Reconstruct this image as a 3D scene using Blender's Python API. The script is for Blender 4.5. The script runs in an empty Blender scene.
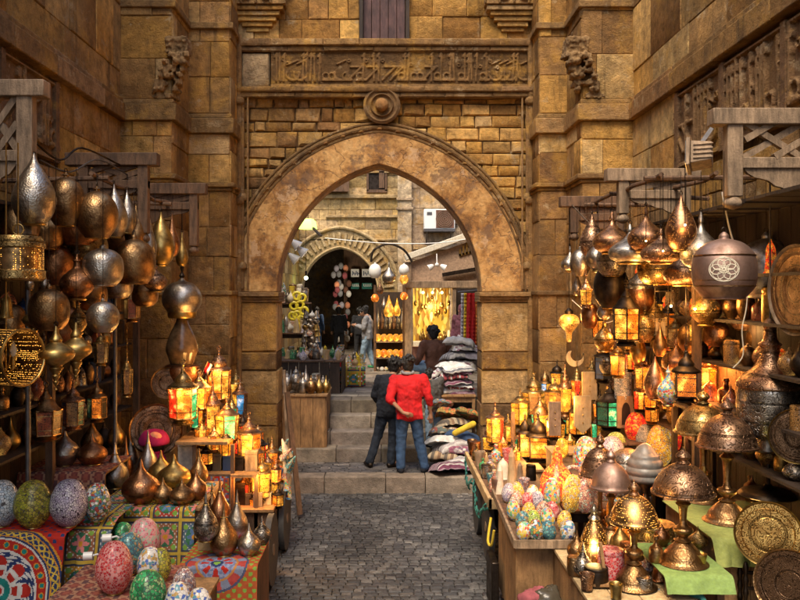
import bpy, bmesh, math, random
import numpy as np
from mathutils import Vector, Matrix, noise
random.seed(7)
R = math.radians
PI = math.pi
SC = bpy.context.scene
COL = SC.collection
F, VX, VY, H = 800.0, 385.0, 292.0, 3.0

def at(px, py, Y):
    return Vector(((px-VX)*Y/F, Y, H-(py-VY)*Y/F))
def on(px, py, z):
    Y = (H-z)*F/(py-VY)
    return Vector(((px-VX)*Y/F, Y, z))

# ------------------------------------------------------------------ materials
class NT:
    def __init__(s, name, rough=0.6, metal=0.0, color=(.5,.5,.5)):
        s.m = bpy.data.materials.new(name); s.m.use_nodes = True
        s.t = s.m.node_tree; s.b = s.t.nodes['Principled BSDF']
        s.b.inputs['Roughness'].default_value = rough
        s.b.inputs['Metallic'].default_value = metal
        s.b.inputs['Base Color'].default_value = (*color, 1)
    def n(s, typ, ins=None, **props):
        nd = s.t.nodes.new(typ)
        for k, v in props.items(): setattr(nd, k, v)
        for k, v in (ins or {}).items(): s.put(nd.inputs[k], v)
        return nd
    def put(s, sock, v):
        if isinstance(v, bpy.types.NodeSocket): s.t.links.new(v, sock)
        elif isinstance(v, bpy.types.Node): s.t.links.new(v.outputs[0], sock)
        else:
            if isinstance(v, tuple) and len(v) == 3 and sock.type == 'RGBA': v = (*v, 1)
            sock.default_value = v
    def set(s, k, v): s.put(s.b.inputs[k], v)
    def co(s): return s.n('ShaderNodeTexCoord').outputs['Object']
    def noise(s, scale, detail=4, rough=.6, vec=None):
        return s.n('ShaderNodeTexNoise', {'Vector': vec or s.co(), 'Scale': scale, 'Detail': detail, 'Roughness': rough}).outputs['Fac']
    def voro(s, scale, feature='F1', vec=None, rnd=1.0):
        return s.n('ShaderNodeTexVoronoi', {'Vector': vec or s.co(), 'Scale': scale, 'Randomness': rnd}, feature=feature)
    def ramp(s, fac, stops, interp='LINEAR'):
        r = s.n('ShaderNodeValToRGB', {'Fac': fac}); cr = r.color_ramp; cr.interpolation = interp
        while len(cr.elements) < len(stops): cr.elements.new(.5)
        for e, (p, c) in zip(cr.elements, stops):
            e.position = p; e.color = (*c, 1) if isinstance(c, tuple) else (c, c, c, 1)
        return r.outputs['Color']
    def mix(s, a, b, fac, mode='MIX'):
        x = s.n('ShaderNodeMix', data_type='RGBA', blend_type=mode)
        s.put(x.inputs['Factor'], fac); s.put(x.inputs['A'], a); s.put(x.inputs['B'], b)
        return x.outputs['Result']
    def math(s, op, a, b=0.0):
        x = s.n('ShaderNodeMath', operation=op); s.put(x.inputs[0], a); s.put(x.inputs[1], b)
        return x.outputs[0]
    def bump(s, h, strength=.4, dist=.02, normal=None):
        b = s.n('ShaderNodeBump', {'Height': h, 'Strength': strength, 'Distance': dist})
        if normal: s.put(b.inputs['Normal'], normal)
        s.set('Normal', b.outputs[0]); return b.outputs[0]

def attr_mat(name, rough=.85, nscale=9, lo=.55, hi=1.25, bstr=.6, bdist=.02, stain=(.10,.065,.035), stainamt=.0, metal=0, big=1.1, spec=.3, fine=60):
    s = NT(name, rough, metal)
    a = s.n('ShaderNodeAttribute', attribute_name='Col').outputs['Color']
    n1 = s.noise(nscale, 6, .65); n2 = s.noise(big, 4, .6)
    c = s.mix(a, s.ramp(n1, [(.3, lo), (.7, hi)]), 1.0, 'MULTIPLY')
    if stainamt: c = s.mix(c, stain, s.math('MULTIPLY', s.ramp(n2, [(.48, 0.), (.68, 1.)]), stainamt))
    s.set('Base Color', c)
    h = s.math('ADD', s.math('MULTIPLY', n1, 1.0), s.math('MULTIPLY', s.noise(fine, 3, .6), .45))
    s.bump(h, bstr, bdist); s.b.inputs['Specular IOR Level'].default_value = spec
    return s.m

def stone_mat():
    s = NT('stone', .9)
    a = s.n('ShaderNodeAttribute', attribute_name='Col').outputs['Color']
    n1 = s.noise(7, 8, .7); n2 = s.noise(1.3, 5, .65); n3 = s.noise(55, 4, .7); n4 = s.noise(3.2, 6, .75)
    c = s.mix(a, s.ramp(n1, [(.28, (.40,.36,.32)), (.5, (.98,.90,.80)), (.72, (1.5,1.36,1.14))]), 1.0, 'MULTIPLY')
    c = s.mix(c, s.mix(a, (.19,.10,.038), .7), s.ramp(n2, [(.50, 0.), (.64, .75)]))
    c = s.mix(c, (.50,.27,.06), s.ramp(s.noise(1.9, 6, .72), [(.52, 0.), (.64, .6)]))
    c = s.mix(c, (.46,.34,.20), s.ramp(n4, [(.58, 0.), (.66, .7)]))
    st = s.n('ShaderNodeMapping', {'Vector': s.co(), 'Scale': (5.0, 5.0, .55)})
    n5 = s.noise(1.0, 5, .7, st.outputs[0])
    c = s.mix(c, (.07,.045,.025), s.ramp(n5, [(.56, 0.), (.72, .7)]))
    pits = s.voro(42).outputs['Distance']
    c = s.mix(c, s.mix(c, (.05,.03,.02), .6), s.ramp(pits, [(.0, .8), (.16, 0.)]))
    soot = s.ramp(s.noise(.75, 7, .78), [(.50, 0.), (.62, .6)])
    c = s.mix(c, s.mix(c, (.07,.05,.035), .65), soot)
    c = s.n('ShaderNodeHueSaturation', {'Color': c, 'Hue': .502, 'Saturation': 1.01, 'Value': 1.06}).outputs[0]
    s.set('Base Color', c)
    h = s.math('ADD', s.math('MULTIPLY', n1, 1.2), s.math('MULTIPLY', n3, .5))
    h = s.math('ADD', h, s.math('MULTIPLY', s.ramp(pits, [(0., 0.), (.2, 1.)]), .25))
    s.bump(h, 1.0, .05); s.b.inputs['Specular IOR Level'].default_value = .2
    return s.m

def plaster_mat():
    s = NT('ochre_plaster', .85)
    n1 = s.noise(2.2, 7, .7); n2 = s.noise(14, 5, .7); n4 = s.noise(.9, 3, .5)
    c = s.ramp(n1, [(.34, (.09,.042,.015)), (.44, (.27,.125,.032)), (.54, (.46,.255,.085)), (.66, (.54,.34,.14)), (.75,(.30,.17,.07))])
    c = s.mix(c, s.ramp(n2, [(.3, .6), (.7, 1.25)]), 1.0, 'MULTIPLY')
    c = s.mix(c, (.13,.075,.045), s.ramp(s.noise(1.6, 6, .75), [(.55, 0.), (.60, .7)])); c = s.mix(c, (.50,.34,.20), s.ramp(s.noise(2.6, 6, .75), [(.58, 0.), (.62, .6)]))
    wv = s.n('ShaderNodeVectorMath', {0: s.co(), 1: s.n('ShaderNodeTexNoise', {'Vector': s.co(), 'Scale': 3.0, 'Detail': 5}).outputs['Color']}, operation='ADD').outputs[0]
    ck = s.voro(.9, 'DISTANCE_TO_EDGE', wv).outputs['Distance']; cr = s.ramp(ck, [(.0, 0.), (.012, 1.)])
    ch = s.ramp(s.noise(6, 6, .75), [(.60, 1.), (.63, 0.)])
    c = s.mix(s.mix(c, (.16,.10,.06), .6), c, s.mix(cr, ch, 1.0, 'MULTIPLY'))
    s.set('Base Color', c); s.bump(s.math('ADD', s.math('ADD', n1, s.math('MULTIPLY', n2, .4)), s.math('ADD', s.math('MULTIPLY', cr, .3), s.math('MULTIPLY', ch, .35))), .8, .03)
    return s.m

def metal_mat(name, col, dark, rough=.3, kind='hammer', scale=1.0, amt=.5):
    s = NT(name, rough, 1.0)
    co = s.co(); n1 = s.noise(9, 5, .6, co)
    if kind == 'hammer':
        v = s.voro(70*scale, 'F1', co).outputs['Distance']; h = v; bs, bd = .35, .006
        pat = s.ramp(s.noise(30, 3, .6, co), [(.35, 1.), (.65, .75)])
    elif kind in ('engrave', 'tray'):
        nn = s.noise(20*scale, 1.2, .5, co)
        fr = s.math('FRACT', s.math('MULTIPLY', nn, 8.0)); ln = s.math('ABSOLUTE', s.math('SUBTRACT', fr, .5))
        l2 = s.ramp(ln, [(.08, 0.), (.20, 1.)])
        if kind == 'tray':
            w = s.n('ShaderNodeTexWave', {'Vector': co, 'Scale': 2.6*scale, 'Distortion': .0}, wave_type='RINGS', rings_direction='Y').outputs['Fac']
            rg = s.ramp(w, [(.02, .35), (.09, 1.)])
        else:
            w = s.n('ShaderNodeTexWave', {'Vector': co, 'Scale': 2.2*scale, 'Distortion': .0}, wave_type='BANDS', bands_direction='Z').outputs['Fac']
            rg = s.ramp(w, [(.02, .3), (.06, 1.)])
        h = s.math('ADD', s.math('MULTIPLY', l2, 1.0), s.math('MULTIPLY', rg, .5)); bs, bd = .9, .006
        pat = s.mix(s.ramp(l2, [(0., .22), (1., 1.)]), rg, 1.0, 'MULTIPLY'); amt = max(amt, .8)
    else:
        h = n1; bs, bd = .1, .01; pat = s.ramp(n1, [(.3, .8), (.7, 1.)])
    c = s.mix(dark, col, s.ramp(n1, [(.34, 0.), (.60, 1.)]))
    c = s.mix(c, pat, amt, 'MULTIPLY')
    s.set('Base Color', c)
    s.set('Roughness', s.n('ShaderNodeMapRange', {'Value': n1, 'From Min': .3, 'From Max': .7, 'To Min': rough+.18, 'To Max': rough-.06}).outputs[0])
    s.bump(h, bs, bd)
    return s.m

def pierced_mat(name, col, em, strength, scale=55, thr=.22):
    s = NT(name, .4, 1.0, col)
    v = s.voro(scale, 'F1', None, .35).outputs['Distance']
    m = s.ramp(v, [(thr*.8, 1.), (thr*1.2, 0.)])
    s.set('Base Color', s.mix(col, s.mix(col, (.02,.01,.005), .7), s.ramp(s.noise(14, 4), [(.4, 0.), (.65, 1.)])))
    s.set('Emission Color', em); s.set('Emission Strength', s.math('MULTIPLY', m, strength))
    s.bump(s.math('SUBTRACT', 1.0, m), .5, .006)
    return s.m

def mosaic_mat(name, cols, lit=0.0, scale=55, grout=(.06,.05,.05), edge=.07, rough=.22):
    s = NT(name, rough); co = s.co()
    c = s.voro(scale, 'F1', co).outputs['Color']
    e = s.voro(scale, 'DISTANCE_TO_EDGE', co).outputs['Distance']
    r = s.n('ShaderNodeSeparateColor', {'Color': c}).outputs[0]
    st = [(i/len(cols), k) for i, k in enumerate(cols)]
    rc = s.ramp(r, st, 'CONSTANT')
    big = s.noise(3.5, 3, .5, co)
    rc2 = s.mix(rc, s.ramp(big, [(.3, .65), (.7, 1.3)]), 1.0, 'MULTIPLY')
    f = s.ramp(e, [(edge*.6, 0.), (edge, 1.)])
    s.set('Base Color', s.mix(grout, rc2, f)); s.bump(s.math('ADD', f, s.math('MULTIPLY', r, .4)), .5, .005)
    if lit:
        s.set('Emission Color', rc); s.set('Emission Strength', s.math('MULTIPLY', s.math('MULTIPLY', f, lit), s.ramp(s.noise(9, 2, .5, co), [(.35, .25), (.7, 1.)])))
    return s.m

def glass_mat(name, col, lit=0.0, base=None):
    s = NT(name, .25, 0, base or tuple(min(1, x*.6) for x in col)); co = s.co()
    if lit:
        n = s.noise(9, 2, .5, co)
        fr = s.math('FRACT', s.math('MULTIPLY', s.noise(30, 1, .5, co), 7.0)); ln = s.ramp(s.math('ABSOLUTE', s.math('SUBTRACT', fr, .5)), [(.10, .12), (.20, 1.)])
        s.set('Emission Color', s.mix(col, (1.0,.55,.10), s.ramp(n, [(.54, 0.), (.72, .7)])))
        s.set('Emission Strength', s.math('MULTIPLY', s.math('MULTIPLY', s.ramp(n, [(.32, .12), (.50, .5), (.68, 2.0)]), ln), lit))
        s.set('Base Color', s.mix((.03,.02,.01), base or tuple(min(1, x*.6) for x in col), ln)); s.bump(ln, .5, .004)
    else: s.bump(s.noise(60, 2, .6, co), .4, .004)
    return s.m

def wood_mat(name, a, b, scale=6, rough=.75, bs=.5):
    s = NT(name, rough)
    mp = s.n('ShaderNodeMapping', {'Vector': s.co(), 'Scale': (4.0, 4.0, .8)})
    n1 = s.noise(scale, 7, .7, mp.outputs[0]); n2 = s.noise(3, 4, .6)
    c = s.mix(s.ramp(n1, [(.35, a), (.65, b)]), s.ramp(n2, [(.35, .6), (.65, 1.15)]), 1.0, 'MULTIPLY')
    s.set('Base Color', c); s.bump(s.math('ADD', n1, s.noise(70, 3)), bs, .01)
    return s.m
def plain(name, col, rough=.7, metal=0, nvar=.25, scale=20, bs=.2):
    s = NT(name, rough, metal)
    n = s.noise(scale, 4)
    s.set('Base Color', s.mix(col, s.ramp(n, [(.3, 1-nvar), (.7, 1+nvar)]), 1.0, 'MULTIPLY')); s.bump(n, bs, .01)
    return s.m
def emit(name, col, k):
    s = NT(name, .5, 0, col); s.set('Emission Color', col); s.set('Emission Strength', k); return s.m

M = {}
M['stone'] = stone_mat()
M['plaster'] = plaster_mat()
M['erod'] = wood_mat('eroded_carved_stone', (.15,.085,.035), (.34,.21,.09), 5, .95, 1.0)
M['attr'] = attr_mat('painted_surface', .75, 14, .7, 1.2, .3, .008)
M['cloth'] = attr_mat('woven_cloth', .95, 20, .75, 1.15, .35, .01, spec=.1, fine=260)
M['cobble'] = attr_mat('worn_cobble', .52, 13, .45, 1.3, .7, .02, stain=(.03,.028,.027), stainamt=.8, big=2.2, spec=.5, fine=90)
M['step'] = attr_mat('worn_step_stone', .8, 6, .55, 1.3, .8, .03, stain=(.07,.06,.05), stainamt=.55, big=2.5)
M['oldwood'] = wood_mat('weathered_wood', (.15,.10,.06), (.38,.26,.16))
M['midwood'] = wood_mat('brown_wood', (.07,.036,.018), (.19,.10,.05))
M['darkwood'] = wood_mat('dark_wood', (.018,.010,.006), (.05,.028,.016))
M['boxwood'] = wood_mat('pine_box_wood', (.20,.105,.04), (.42,.23,.09))
M['palewood'] = wood_mat('pale_wood', (.42,.28,.13), (.62,.45,.24))
M['redwood'] = wood_mat('purple_brown_door_wood', (.045,.02,.022), (.12,.06,.055))
M['silver'] = metal_mat('hammered_silver', (.56,.50,.42), (.17,.13,.095), 0.32, 'hammer')
M['bronze'] = metal_mat('aged_bronze', (.42,.25,.11), (.11,.055,.024), 0.35, 'hammer')
M['copper'] = metal_mat('polished_copper', (.46,.22,.10), (.12,.05,.025), 0.32, 'hammer')
M['brass'] = metal_mat('engraved_brass', (.56,.38,.15), (0.124,0.068,0.022), 0.35, 'engrave')
M['gold'] = metal_mat('golden_brass', (.58,.39,.13), (0.168,0.096,0.030), 0.35, 'plain')
M['esilver'] = metal_mat('engraved_silver', (.46,.41,.34), (0.081,0.062,0.050), .34, 'engrave', .9, .7)
M['ecopper'] = metal_mat('engraved_copper', (.42,.25,.15), (.14,.07,.04), .38, 'engrave', .8, .6)
M['rosy'] = metal_mat('dusty_rose_copper', (.46,.31,.25), (.26,.16,.12), .52, 'plain')
M['traym'] = metal_mat('chased_tray_brass', (.50,.30,.09), (.22,.11,.03), .33, 'tray', 1.0, .5)
M['traydark'] = metal_mat('chased_dark_bronze', (.25,.15,.09), (.08,.045,.025), .4, 'tray', 1.3, .6)
M['bmetal'] = metal_mat('blackened_metal', (.06,.045,.035), (.02,.015,.012), .45, 'plain')
M['iron'] = plain('dull_iron', (.13,.12,.12), .5, .8)
M['pbrass'] = pierced_mat('pierced_brass_lit', (.45,.27,.12), (1,.42,.06), 2.2, 70, .20)
M['pcopper'] = pierced_mat('pierced_copper_lit', (.40,.21,.12), (1,.36,.05), 1.0, 80, .17)
M['psilver'] = pierced_mat('pierced_silver_unlit', (.50,.46,.40), (.02,.012,.006), 0.0, 70, .3)
A1 = (1.0,.40,.04); A2 = (1.0,.23,.015)
M['amber'] = glass_mat('lit_amber_glass', A1, .7)
M['orange'] = glass_mat('lit_orange_glass', A2, .8)
M['lred'] = glass_mat('lit_red_glass', (1,.04,.01), 1.1)
M['lgreen'] = glass_mat('lit_green_glass', (.03,.50,.20), .8)
M['lblue'] = glass_mat('lit_blue_glass', (.03,.25,.55), .7)
M['lyellow'] = glass_mat('lit_yellow_glass', (1,.40,.03), .9)
M['bulb'] = emit('lit_bulb', (1,.60,.20), 8)
M['coolbulb'] = emit('lit_cool_bulb', (.75,1,.5), 6)
M['uglass'] = glass_mat('dull_smoked_glass', (.12,.10,.07))
M['ugreen'] = glass_mat('dull_green_glass', (.04,.20,.12), .06)
M['ublue'] = glass_mat('dull_blue_glass', (.03,.07,.20))
M['uamber'] = glass_mat('dull_amber_glass', (.42,.20,.06), .1)
M['ured'] = glass_mat('dull_red_glass', (.45,.10,.04), .05)
M['milk'] = plain('frosted_white_bulb', (.75,.73,.68), .35, 0, .03, 20, .0)
W = (.72,.68,.62)
M['m_blue'] = mosaic_mat('pale_blue_mosaic', [(.48,.56,.60),(.62,.66,.66),(.36,.45,.52)], 0, 46)
M['m_ylw'] = mosaic_mat('yellow_green_mosaic', [(.42,.40,.04),(.30,.30,.03),(.50,.42,.06),(.20,.17,.02)], 0, 44)
M['m_lav'] = mosaic_mat('lavender_mosaic', [(.52,.46,.52),(.40,.34,.42),(.62,.58,.58)], 0, 58, (.05,.035,.05), .09)
M['m_multi'] = mosaic_mat('multicolour_mosaic', [W,(.55,.30,.05),(.10,.22,.30),(.40,.06,.05),W,(.12,.30,.12)], 0, 48)
M['m_red'] = mosaic_mat('red_mosaic', [(.50,.03,.035),(.62,.08,.07),(.40,.02,.03),(.70,.28,.25)], 0, 54, (.50,.26,.24), .08)
M['m_pink'] = mosaic_mat('pink_mosaic', [(.62,.18,.20),(.68,.32,.30),(.50,.10,.14),(.35,.42,.30)], 0, 52, (.55,.36,.32), .08)
M['m_teal'] = mosaic_mat('teal_mosaic', [(.08,.26,.28),(.16,.38,.36),(.05,.18,.24),(.40,.28,.14)], 0, 50)
M['m_green'] = mosaic_mat('green_mosaic', [(.03,.30,.08),(.06,.42,.14),(.30,.48,.20),(.02,.18,.06)], 0, 46)
M['m_white'] = mosaic_mat('white_blue_flower_mosaic', [W,W,(.08,.14,.42),W,(.10,.28,.34),(.50,.30,.08)], 0, 45, (.45,.42,.38), .05)
M['m_dots'] = mosaic_mat('bright_dotted_enamel', [W,(.70,.42,.04),(.10,.30,.55),(.60,.08,.05),(.65,.55,.10),(.12,.40,.20)], 0, 42, (.5,.45,.35), .06)
M['l_gold'] = mosaic_mat('lit_golden_mosaic', [(.85,.46,.05),(.9,.58,.12),(.7,.34,.04),(.55,.40,.25)], .35, 62)
M['l_red'] = mosaic_mat('lit_red_mosaic', [(.9,.03,.02),(1,.12,.02),(1,.30,.03),(.8,.02,.02)], .45, 45)
M['l_orange'] = mosaic_mat('lit_orange_mosaic', [(1,.09,.01),(1,.20,.02),(.95,.04,.01),(1,.36,.04)], .6, 60)
M['l_lime'] = mosaic_mat('lime_mosaic', [(.45,.52,.06),(.30,.42,.08),(.62,.62,.20)], .12, 58)
M['l_peach'] = mosaic_mat('peach_mosaic', [(.70,.30,.18),(.78,.48,.30),(.55,.20,.15),(.6,.55,.4)], .15, 52)
M['l_pale'] = mosaic_mat('pale_lilac_mosaic', [(.55,.48,.52),(.68,.60,.58),(.42,.36,.46)], .06, 60)
M['l_grey'] = mosaic_mat('grey_blue_mosaic', [(.34,.38,.38),(.42,.45,.43),(.26,.30,.32)], 0, 80)
M['enamel'] = mosaic_mat('white_flower_enamel', [(.55,.42,.38),(.62,.5,.46),(.35,.16,.14),(.25,.22,.28)], 0, 60)
M['skin'] = plain('skin', (.33,.17,.10), .55, 0, .1)
M['hair'] = plain('black_hair', (.012,.010,.009), .6, 0, .4, 60, .6)
def fab(name, col, bs=.35): M[name] = plain(name, col, .9, 0, .28, 11, bs)
fab('red_fabric', (.50,.008,.012)); fab('navy_fabric', (.004,.006,.012)); fab('jeans_fabric', (.028,.065,.14)); fab('dark_jeans_fabric', (.008,.014,.026))
fab('grey_fabric', (.22,.22,.23)); fab('brown_fabric', (.15,.065,.038)); fab('pale_jeans_fabric', (.20,.29,.38)); fab('beige_fabric', (.36,.27,.20))
fab('black_fabric', (.012,.012,.014)); fab('plum_fabric', (.11,.035,.055)); fab('lilac_fabric', (.38,.36,.42)); fab('magenta_fabric', (.42,.01,.10))
fab('peach_fabric', (.75,.30,.16)); fab('yellow_fabric', (.60,.42,.03)); fab('green_cloth', (.35,.48,.16)); fab('pink_fabric', (.62,.06,.18))
fab('scarlet_fabric', (.55,.02,.02)); fab('turquoise_fabric', (.03,.17,.14)); fab('white_fabric', (.62,.60,.56)); fab('blue_fabric', (.03,.06,.13)); fab('orange_fabric', (.65,.20,.03)); fab('green_fabric', (.06,.30,.14)); fab('red_stripe_fabric', (.28,.07,.08))
M['granite'] = attr_mat('red_granite', .5, 25, .6, 1.3, .2, .005)
M['cream'] = plain('cream_paint', (.62,.55,.42), .6)
M['white'] = plain('white_paint', (.75,.74,.70), .5, 0, .06)
M['tyre'] = plain('grey_rubber', (.06,.055,.05), .8)

# ------------------------------------------------------------------ mesh helpers
def crom(pts, k=4):
    out = []
    n = len(pts)
    for i in range(n-1):
        p0, p1, p2, p3 = pts[max(i-1,0)], pts[i], pts[i+1], pts[min(i+2,n-1)]
        for j in range(k):
            t = j/k
            q = []
            for a in range(len(p1)):
                q.append(.5*((2*p1[a])+(-p0[a]+p2[a])*t+(2*p0[a]-5*p1[a]+4*p2[a]-p3[a])*t*t+(-p0[a]+3*p1[a]-3*p2[a]+p3[a])*t*t*t))
            out.append(tuple(q))
    out.append(tuple(pts[-1])); return out

class MB:
    def __init__(s):
        s.v = []; s.f = []; s.c = []; s.mi = []; s.col = (1,1,1); s.m = 0
    def add(s, vs, fs):
        b = len(s.v); s.v.extend([tuple(v) for v in vs])
        for f in fs:
            s.f.append(tuple(b+i for i in f)); s.c.append(s.col); s.mi.append(s.m)
    def box(s, x0, x1, y0, y1, z0, z1, rot=None, piv=None):
        vs = [Vector((x,y,z)) for z in (z0,z1) for y in (y0,y1) for x in (x0,x1)]
        if rot is not None:
            piv = Vector(piv) if piv is not None else Vector(((x0+x1)/2,(y0+y1)/2,(z0+z1)/2))
            vs = [rot @ (v-piv) + piv for v in vs]
        s.add(vs, [(0,2,3,1),(4,5,7,6),(0,1,5,4),(2,6,7,3),(0,4,6,2),(1,3,7,5)]); return s
    def beam(s, p0, p1, w, h, up=(0,0,1)):
        p0, p1 = Vector(p0), Vector(p1); d = (p1-p0).normalized(); up = Vector(up)
        if abs(d.dot(up)) > .98: up = Vector((0,1,0))
        a = d.cross(up).normalized(); b = a.cross(d).normalized()
        vs = [p + a*sx*w/2 + b*sz*h/2 for p in (p0,p1) for sx, sz in ((-1,-1),(1,-1),(1,1),(-1,1))]
        s.add(vs, [(0,3,2,1),(4,5,6,7),(0,1,5,4),(1,2,6,5),(2,3,7,6),(3,0,4,7)]); return s
    def tube(s, pts, r, n=8, cap=True):
        pts = [Vector(p) for p in pts]; rs = r if isinstance(r, (list,tuple)) else [r]*len(pts)
        rings = []; a = None
        for i, p in enumerate(pts):
            d = (pts[min(i+1,len(pts)-1)]-pts[max(i-1,0)])
            d = d.normalized() if d.length > 1e-9 else Vector((0,0,1))
            if a is None:
                a = d.orthogonal().normalized()
            else:
                a = (a - d*a.dot(d)); a = a.normalized() if a.length > 1e-6 else d.orthogonal().normalized()
            b = d.cross(a)
            rings.append([p + (a*math.cos(2*PI*k/n) + b*math.sin(2*PI*k/n))*rs[i] for k in range(n)])
        vs = [v for rg in rings for v in rg]; fs = []
        for i in range(len(pts)-1):
            for k in range(n):
                k2 = (k+1) % n; fs.append((i*n+k, i*n+k2, (i+1)*n+k2, (i+1)*n+k))
        if cap: fs.append(tuple(range(n))[::-1]); fs.append(tuple((len(pts)-1)*n+k for k in range(n)))
        s.add(vs, fs); return s
    def lathe(s, prof, loc=(0,0,0), n=28, k=3, rot=None, sx=1, sy=1, flute=0, fl=0, cap=True):
        if k > 1: prof = crom(prof, k)
        loc = Vector(loc); vs = []; fs = []
        for r, z in prof:
            r = max(r, 0.0005)
            for j in range(n):
                a = 2*PI*j/n; rr = r*(1+fl*math.cos(flute*a)) if flute else r
                v = Vector((rr*math.cos(a)*sx, rr*math.sin(a)*sy, z))
                if rot is not None: v = rot @ v
                vs.append(v+loc)
        for i in range(len(prof)-1):
            for j in range(n):
                j2 = (j+1) % n; fs.append((i*n+j, i*n+j2, (i+1)*n+j2, (i+1)*n+j))
        if cap: fs.append(tuple(range(n))[::-1]); fs.append(tuple((len(prof)-1)*n+j for j in range(n)))
        s.add(vs, fs); return s
    def ball(s, c, r, n=14, sc=(1,1,1), rot=None):
        prof = [(r*math.sin(PI*i/(n//2+2)), -r*math.cos(PI*i/(n//2+2))) for i in range(n//2+3)]
        c = Vector(c); vs = []; fs = []
        for rr, z in prof:
            for j in range(n):
                a = 2*PI*j/n; v = Vector((max(rr,1e-4)*math.cos(a)*sc[0], max(rr,1e-4)*math.sin(a)*sc[1], z*sc[2]))
                if rot is not None: v = rot @ v
                vs.append(v+c)
        for i in range(len(prof)-1):
            for j in range(n):
                j2 = (j+1) % n; fs.append((i*n+j, i*n+j2, (i+1)*n+j2, (i+1)*n+j))
        s.add(vs, fs); return s
    def cap(s, p0, r0, p1, r1, n=12):
        p0, p1 = Vector(p0), Vector(p1); d = (p1-p0).normalized(); pts = []; rs = []
        for i in range(5): t = -PI/2+PI/2*i/5; pts.append(p0+d*r0*math.sin(t)); rs.append(max(r0*math.cos(t), .001))
        pts.append(p0); rs.append(r0); pts.append(p1); rs.append(r1)
        for i in range(1, 6): t = PI/2*i/5; pts.append(p1+d*r1*math.sin(t)); rs.append(max(r1*math.cos(t), .001))
        return s.tube(pts, rs, n)
    def prism(s, poly, y0, y1):
        n = len(poly); vs = [(x,y0,z) for x,z in poly]+[(x,y1,z) for x,z in poly]
        fs = [tuple(range(n)), tuple(range(2*n-1, n-1, -1))]
        fs += [(i, n+i, n+(i+1)%n, (i+1)%n) for i in range(n)]
        s.add(vs, fs); return s
    def ring_prism(s, inner, outer, y0, y1):
        n = len(inner)
        vs = [(x,y0,z) for x,z in inner]+[(x,y0,z) for x,z in outer]+[(x,y1,z) for x,z in inner]+[(x,y1,z) for x,z in outer]
        fs = []
        for i in range(n-1):
            fs += [(i,i+1,n+i+1,n+i), (2*n+i,3*n+i,3*n+i+1,2*n+i+1), (i,2*n+i,2*n+i+1,i+1), (n+i,n+i+1,3*n+i+1,3*n+i)]
        fs += [(0,n,3*n,2*n), (n-1,3*n-1,4*n-1,2*n-1)]
        s.add(vs, fs); return s
    def block(s, o, u, v, n, u0, u1, v0, v1, d, gap=.008, bev=.02, jit=.35):
        """a dressed stone: rectangle in plane (u,v) standing d proud along n, with chamfered arrises"""
        P = lambda a, b, c: o+u*a+v*b+n*c
        a0,a1,b0,b1 = u0+gap,u1-gap,v0+gap,v1-gap
        if jit > .5: e = lambda: random.uniform(-.012,.004); a0 -= e(); a1 += e(); b0 -= e(); b1 += e()
        j = lambda: random.uniform(-bev*jit, bev*jit*2.2)
        vs = [P(a0,b0,-.03),P(a1,b0,-.03),P(a1,b1,-.03),P(a0,b1,-.03), P(a0,b0,d-bev),P(a1,b0,d-bev),P(a1,b1,d-bev),P(a0,b1,d-bev),
              P(a0+bev+j(),b0+bev+j(),d+j()*.5),P(a1-bev+j(),b0+bev+j(),d+j()*.5),P(a1-bev+j(),b1-bev+j(),d+j()*.5),P(a0+bev+j(),b1-bev+j(),d+j()*.5)]
        fs = [(8,9,10,11)]
        for i in range(4):
            k = (i+1) % 4; fs += [(i,k,4+k,4+i),(4+i,4+k,8+k,8+i)]
        s.add(vs, fs)
    def build(s, name, mats, parent=None, smooth=True, loc=None, mods=None, ang=.7):
        me = bpy.data.meshes.new(name); me.from_pydata(s.v, [], s.f)
        if not isinstance(mats, (list,tuple)): mats = [mats]
        for m in mats: me.materials.append(M[m] if isinstance(m, str) else m)
        if any(c != (1,1,1) for c in s.c):
            ca = me.color_attributes.new('Col', 'FLOAT_COLOR', 'CORNER')
            arr = np.ones((len(me.loops), 4), dtype=np.float32); i = 0
            for f, c in zip(s.f, s.c):
                arr[i:i+len(f), :3] = c; i += len(f)
            ca.data.foreach_set('color', arr.ravel())
        me.polygons.foreach_set('material_index', s.mi)
        bm = bmesh.new(); bm.from_mesh(me)
        if len(s.f) < 60000: bmesh.ops.recalc_face_normals(bm, faces=bm.faces)
        if smooth:
            for f in bm.faces: f.smooth = True
            for e in bm.edges:
                if len(e.link_faces) != 2 or e.calc_face_angle(0) > ang: e.smooth = False
        bm.to_mesh(me); bm.free()
        o = bpy.data.objects.new(name, me); COL.objects.link(o)
        if parent: o.parent = parent
        if loc is not None: o.location = loc
        for t, kw in (mods or []):
            md = o.modifiers.new(t.lower(), t)
            for k, v in kw.items(): setattr(md, k, v)
        return o

def tag(o, label=None, cat=None, group=None, kind=None):
    if label: o['label'] = label
    if cat: o['category'] = cat
    if group: o['group'] = group
    if kind: o['kind'] = kind
    return o
def thing(name, label, cat, loc=(0,0,0), rz=0, group=None, rx=0, ry=0):
    o = bpy.data.objects.new(name, None); COL.objects.link(o); o.empty_display_size = .1
    o.location = loc; o.rotation_euler = (rx, ry, rz)
    return tag(o, label, cat, group)
def struct(name, mb, mats, **k): return tag(mb.build(name, mats, **k), kind='structure')
BEV = lambda w, s=2: ('BEVEL', dict(width=w, segments=s, limit_method='ANGLE', angle_limit=.6))
TEXC = bpy.data.textures.new('lumps', 'CLOUDS'); TEXC.noise_scale = .12
TEXF = bpy.data.textures.new('fine_lumps', 'CLOUDS'); TEXF.noise_scale = .04
TEXM = bpy.data.textures.new('cloth_folds', 'MARBLE'); TEXM.noise_scale = .16; TEXM.turbulence = 7
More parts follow.
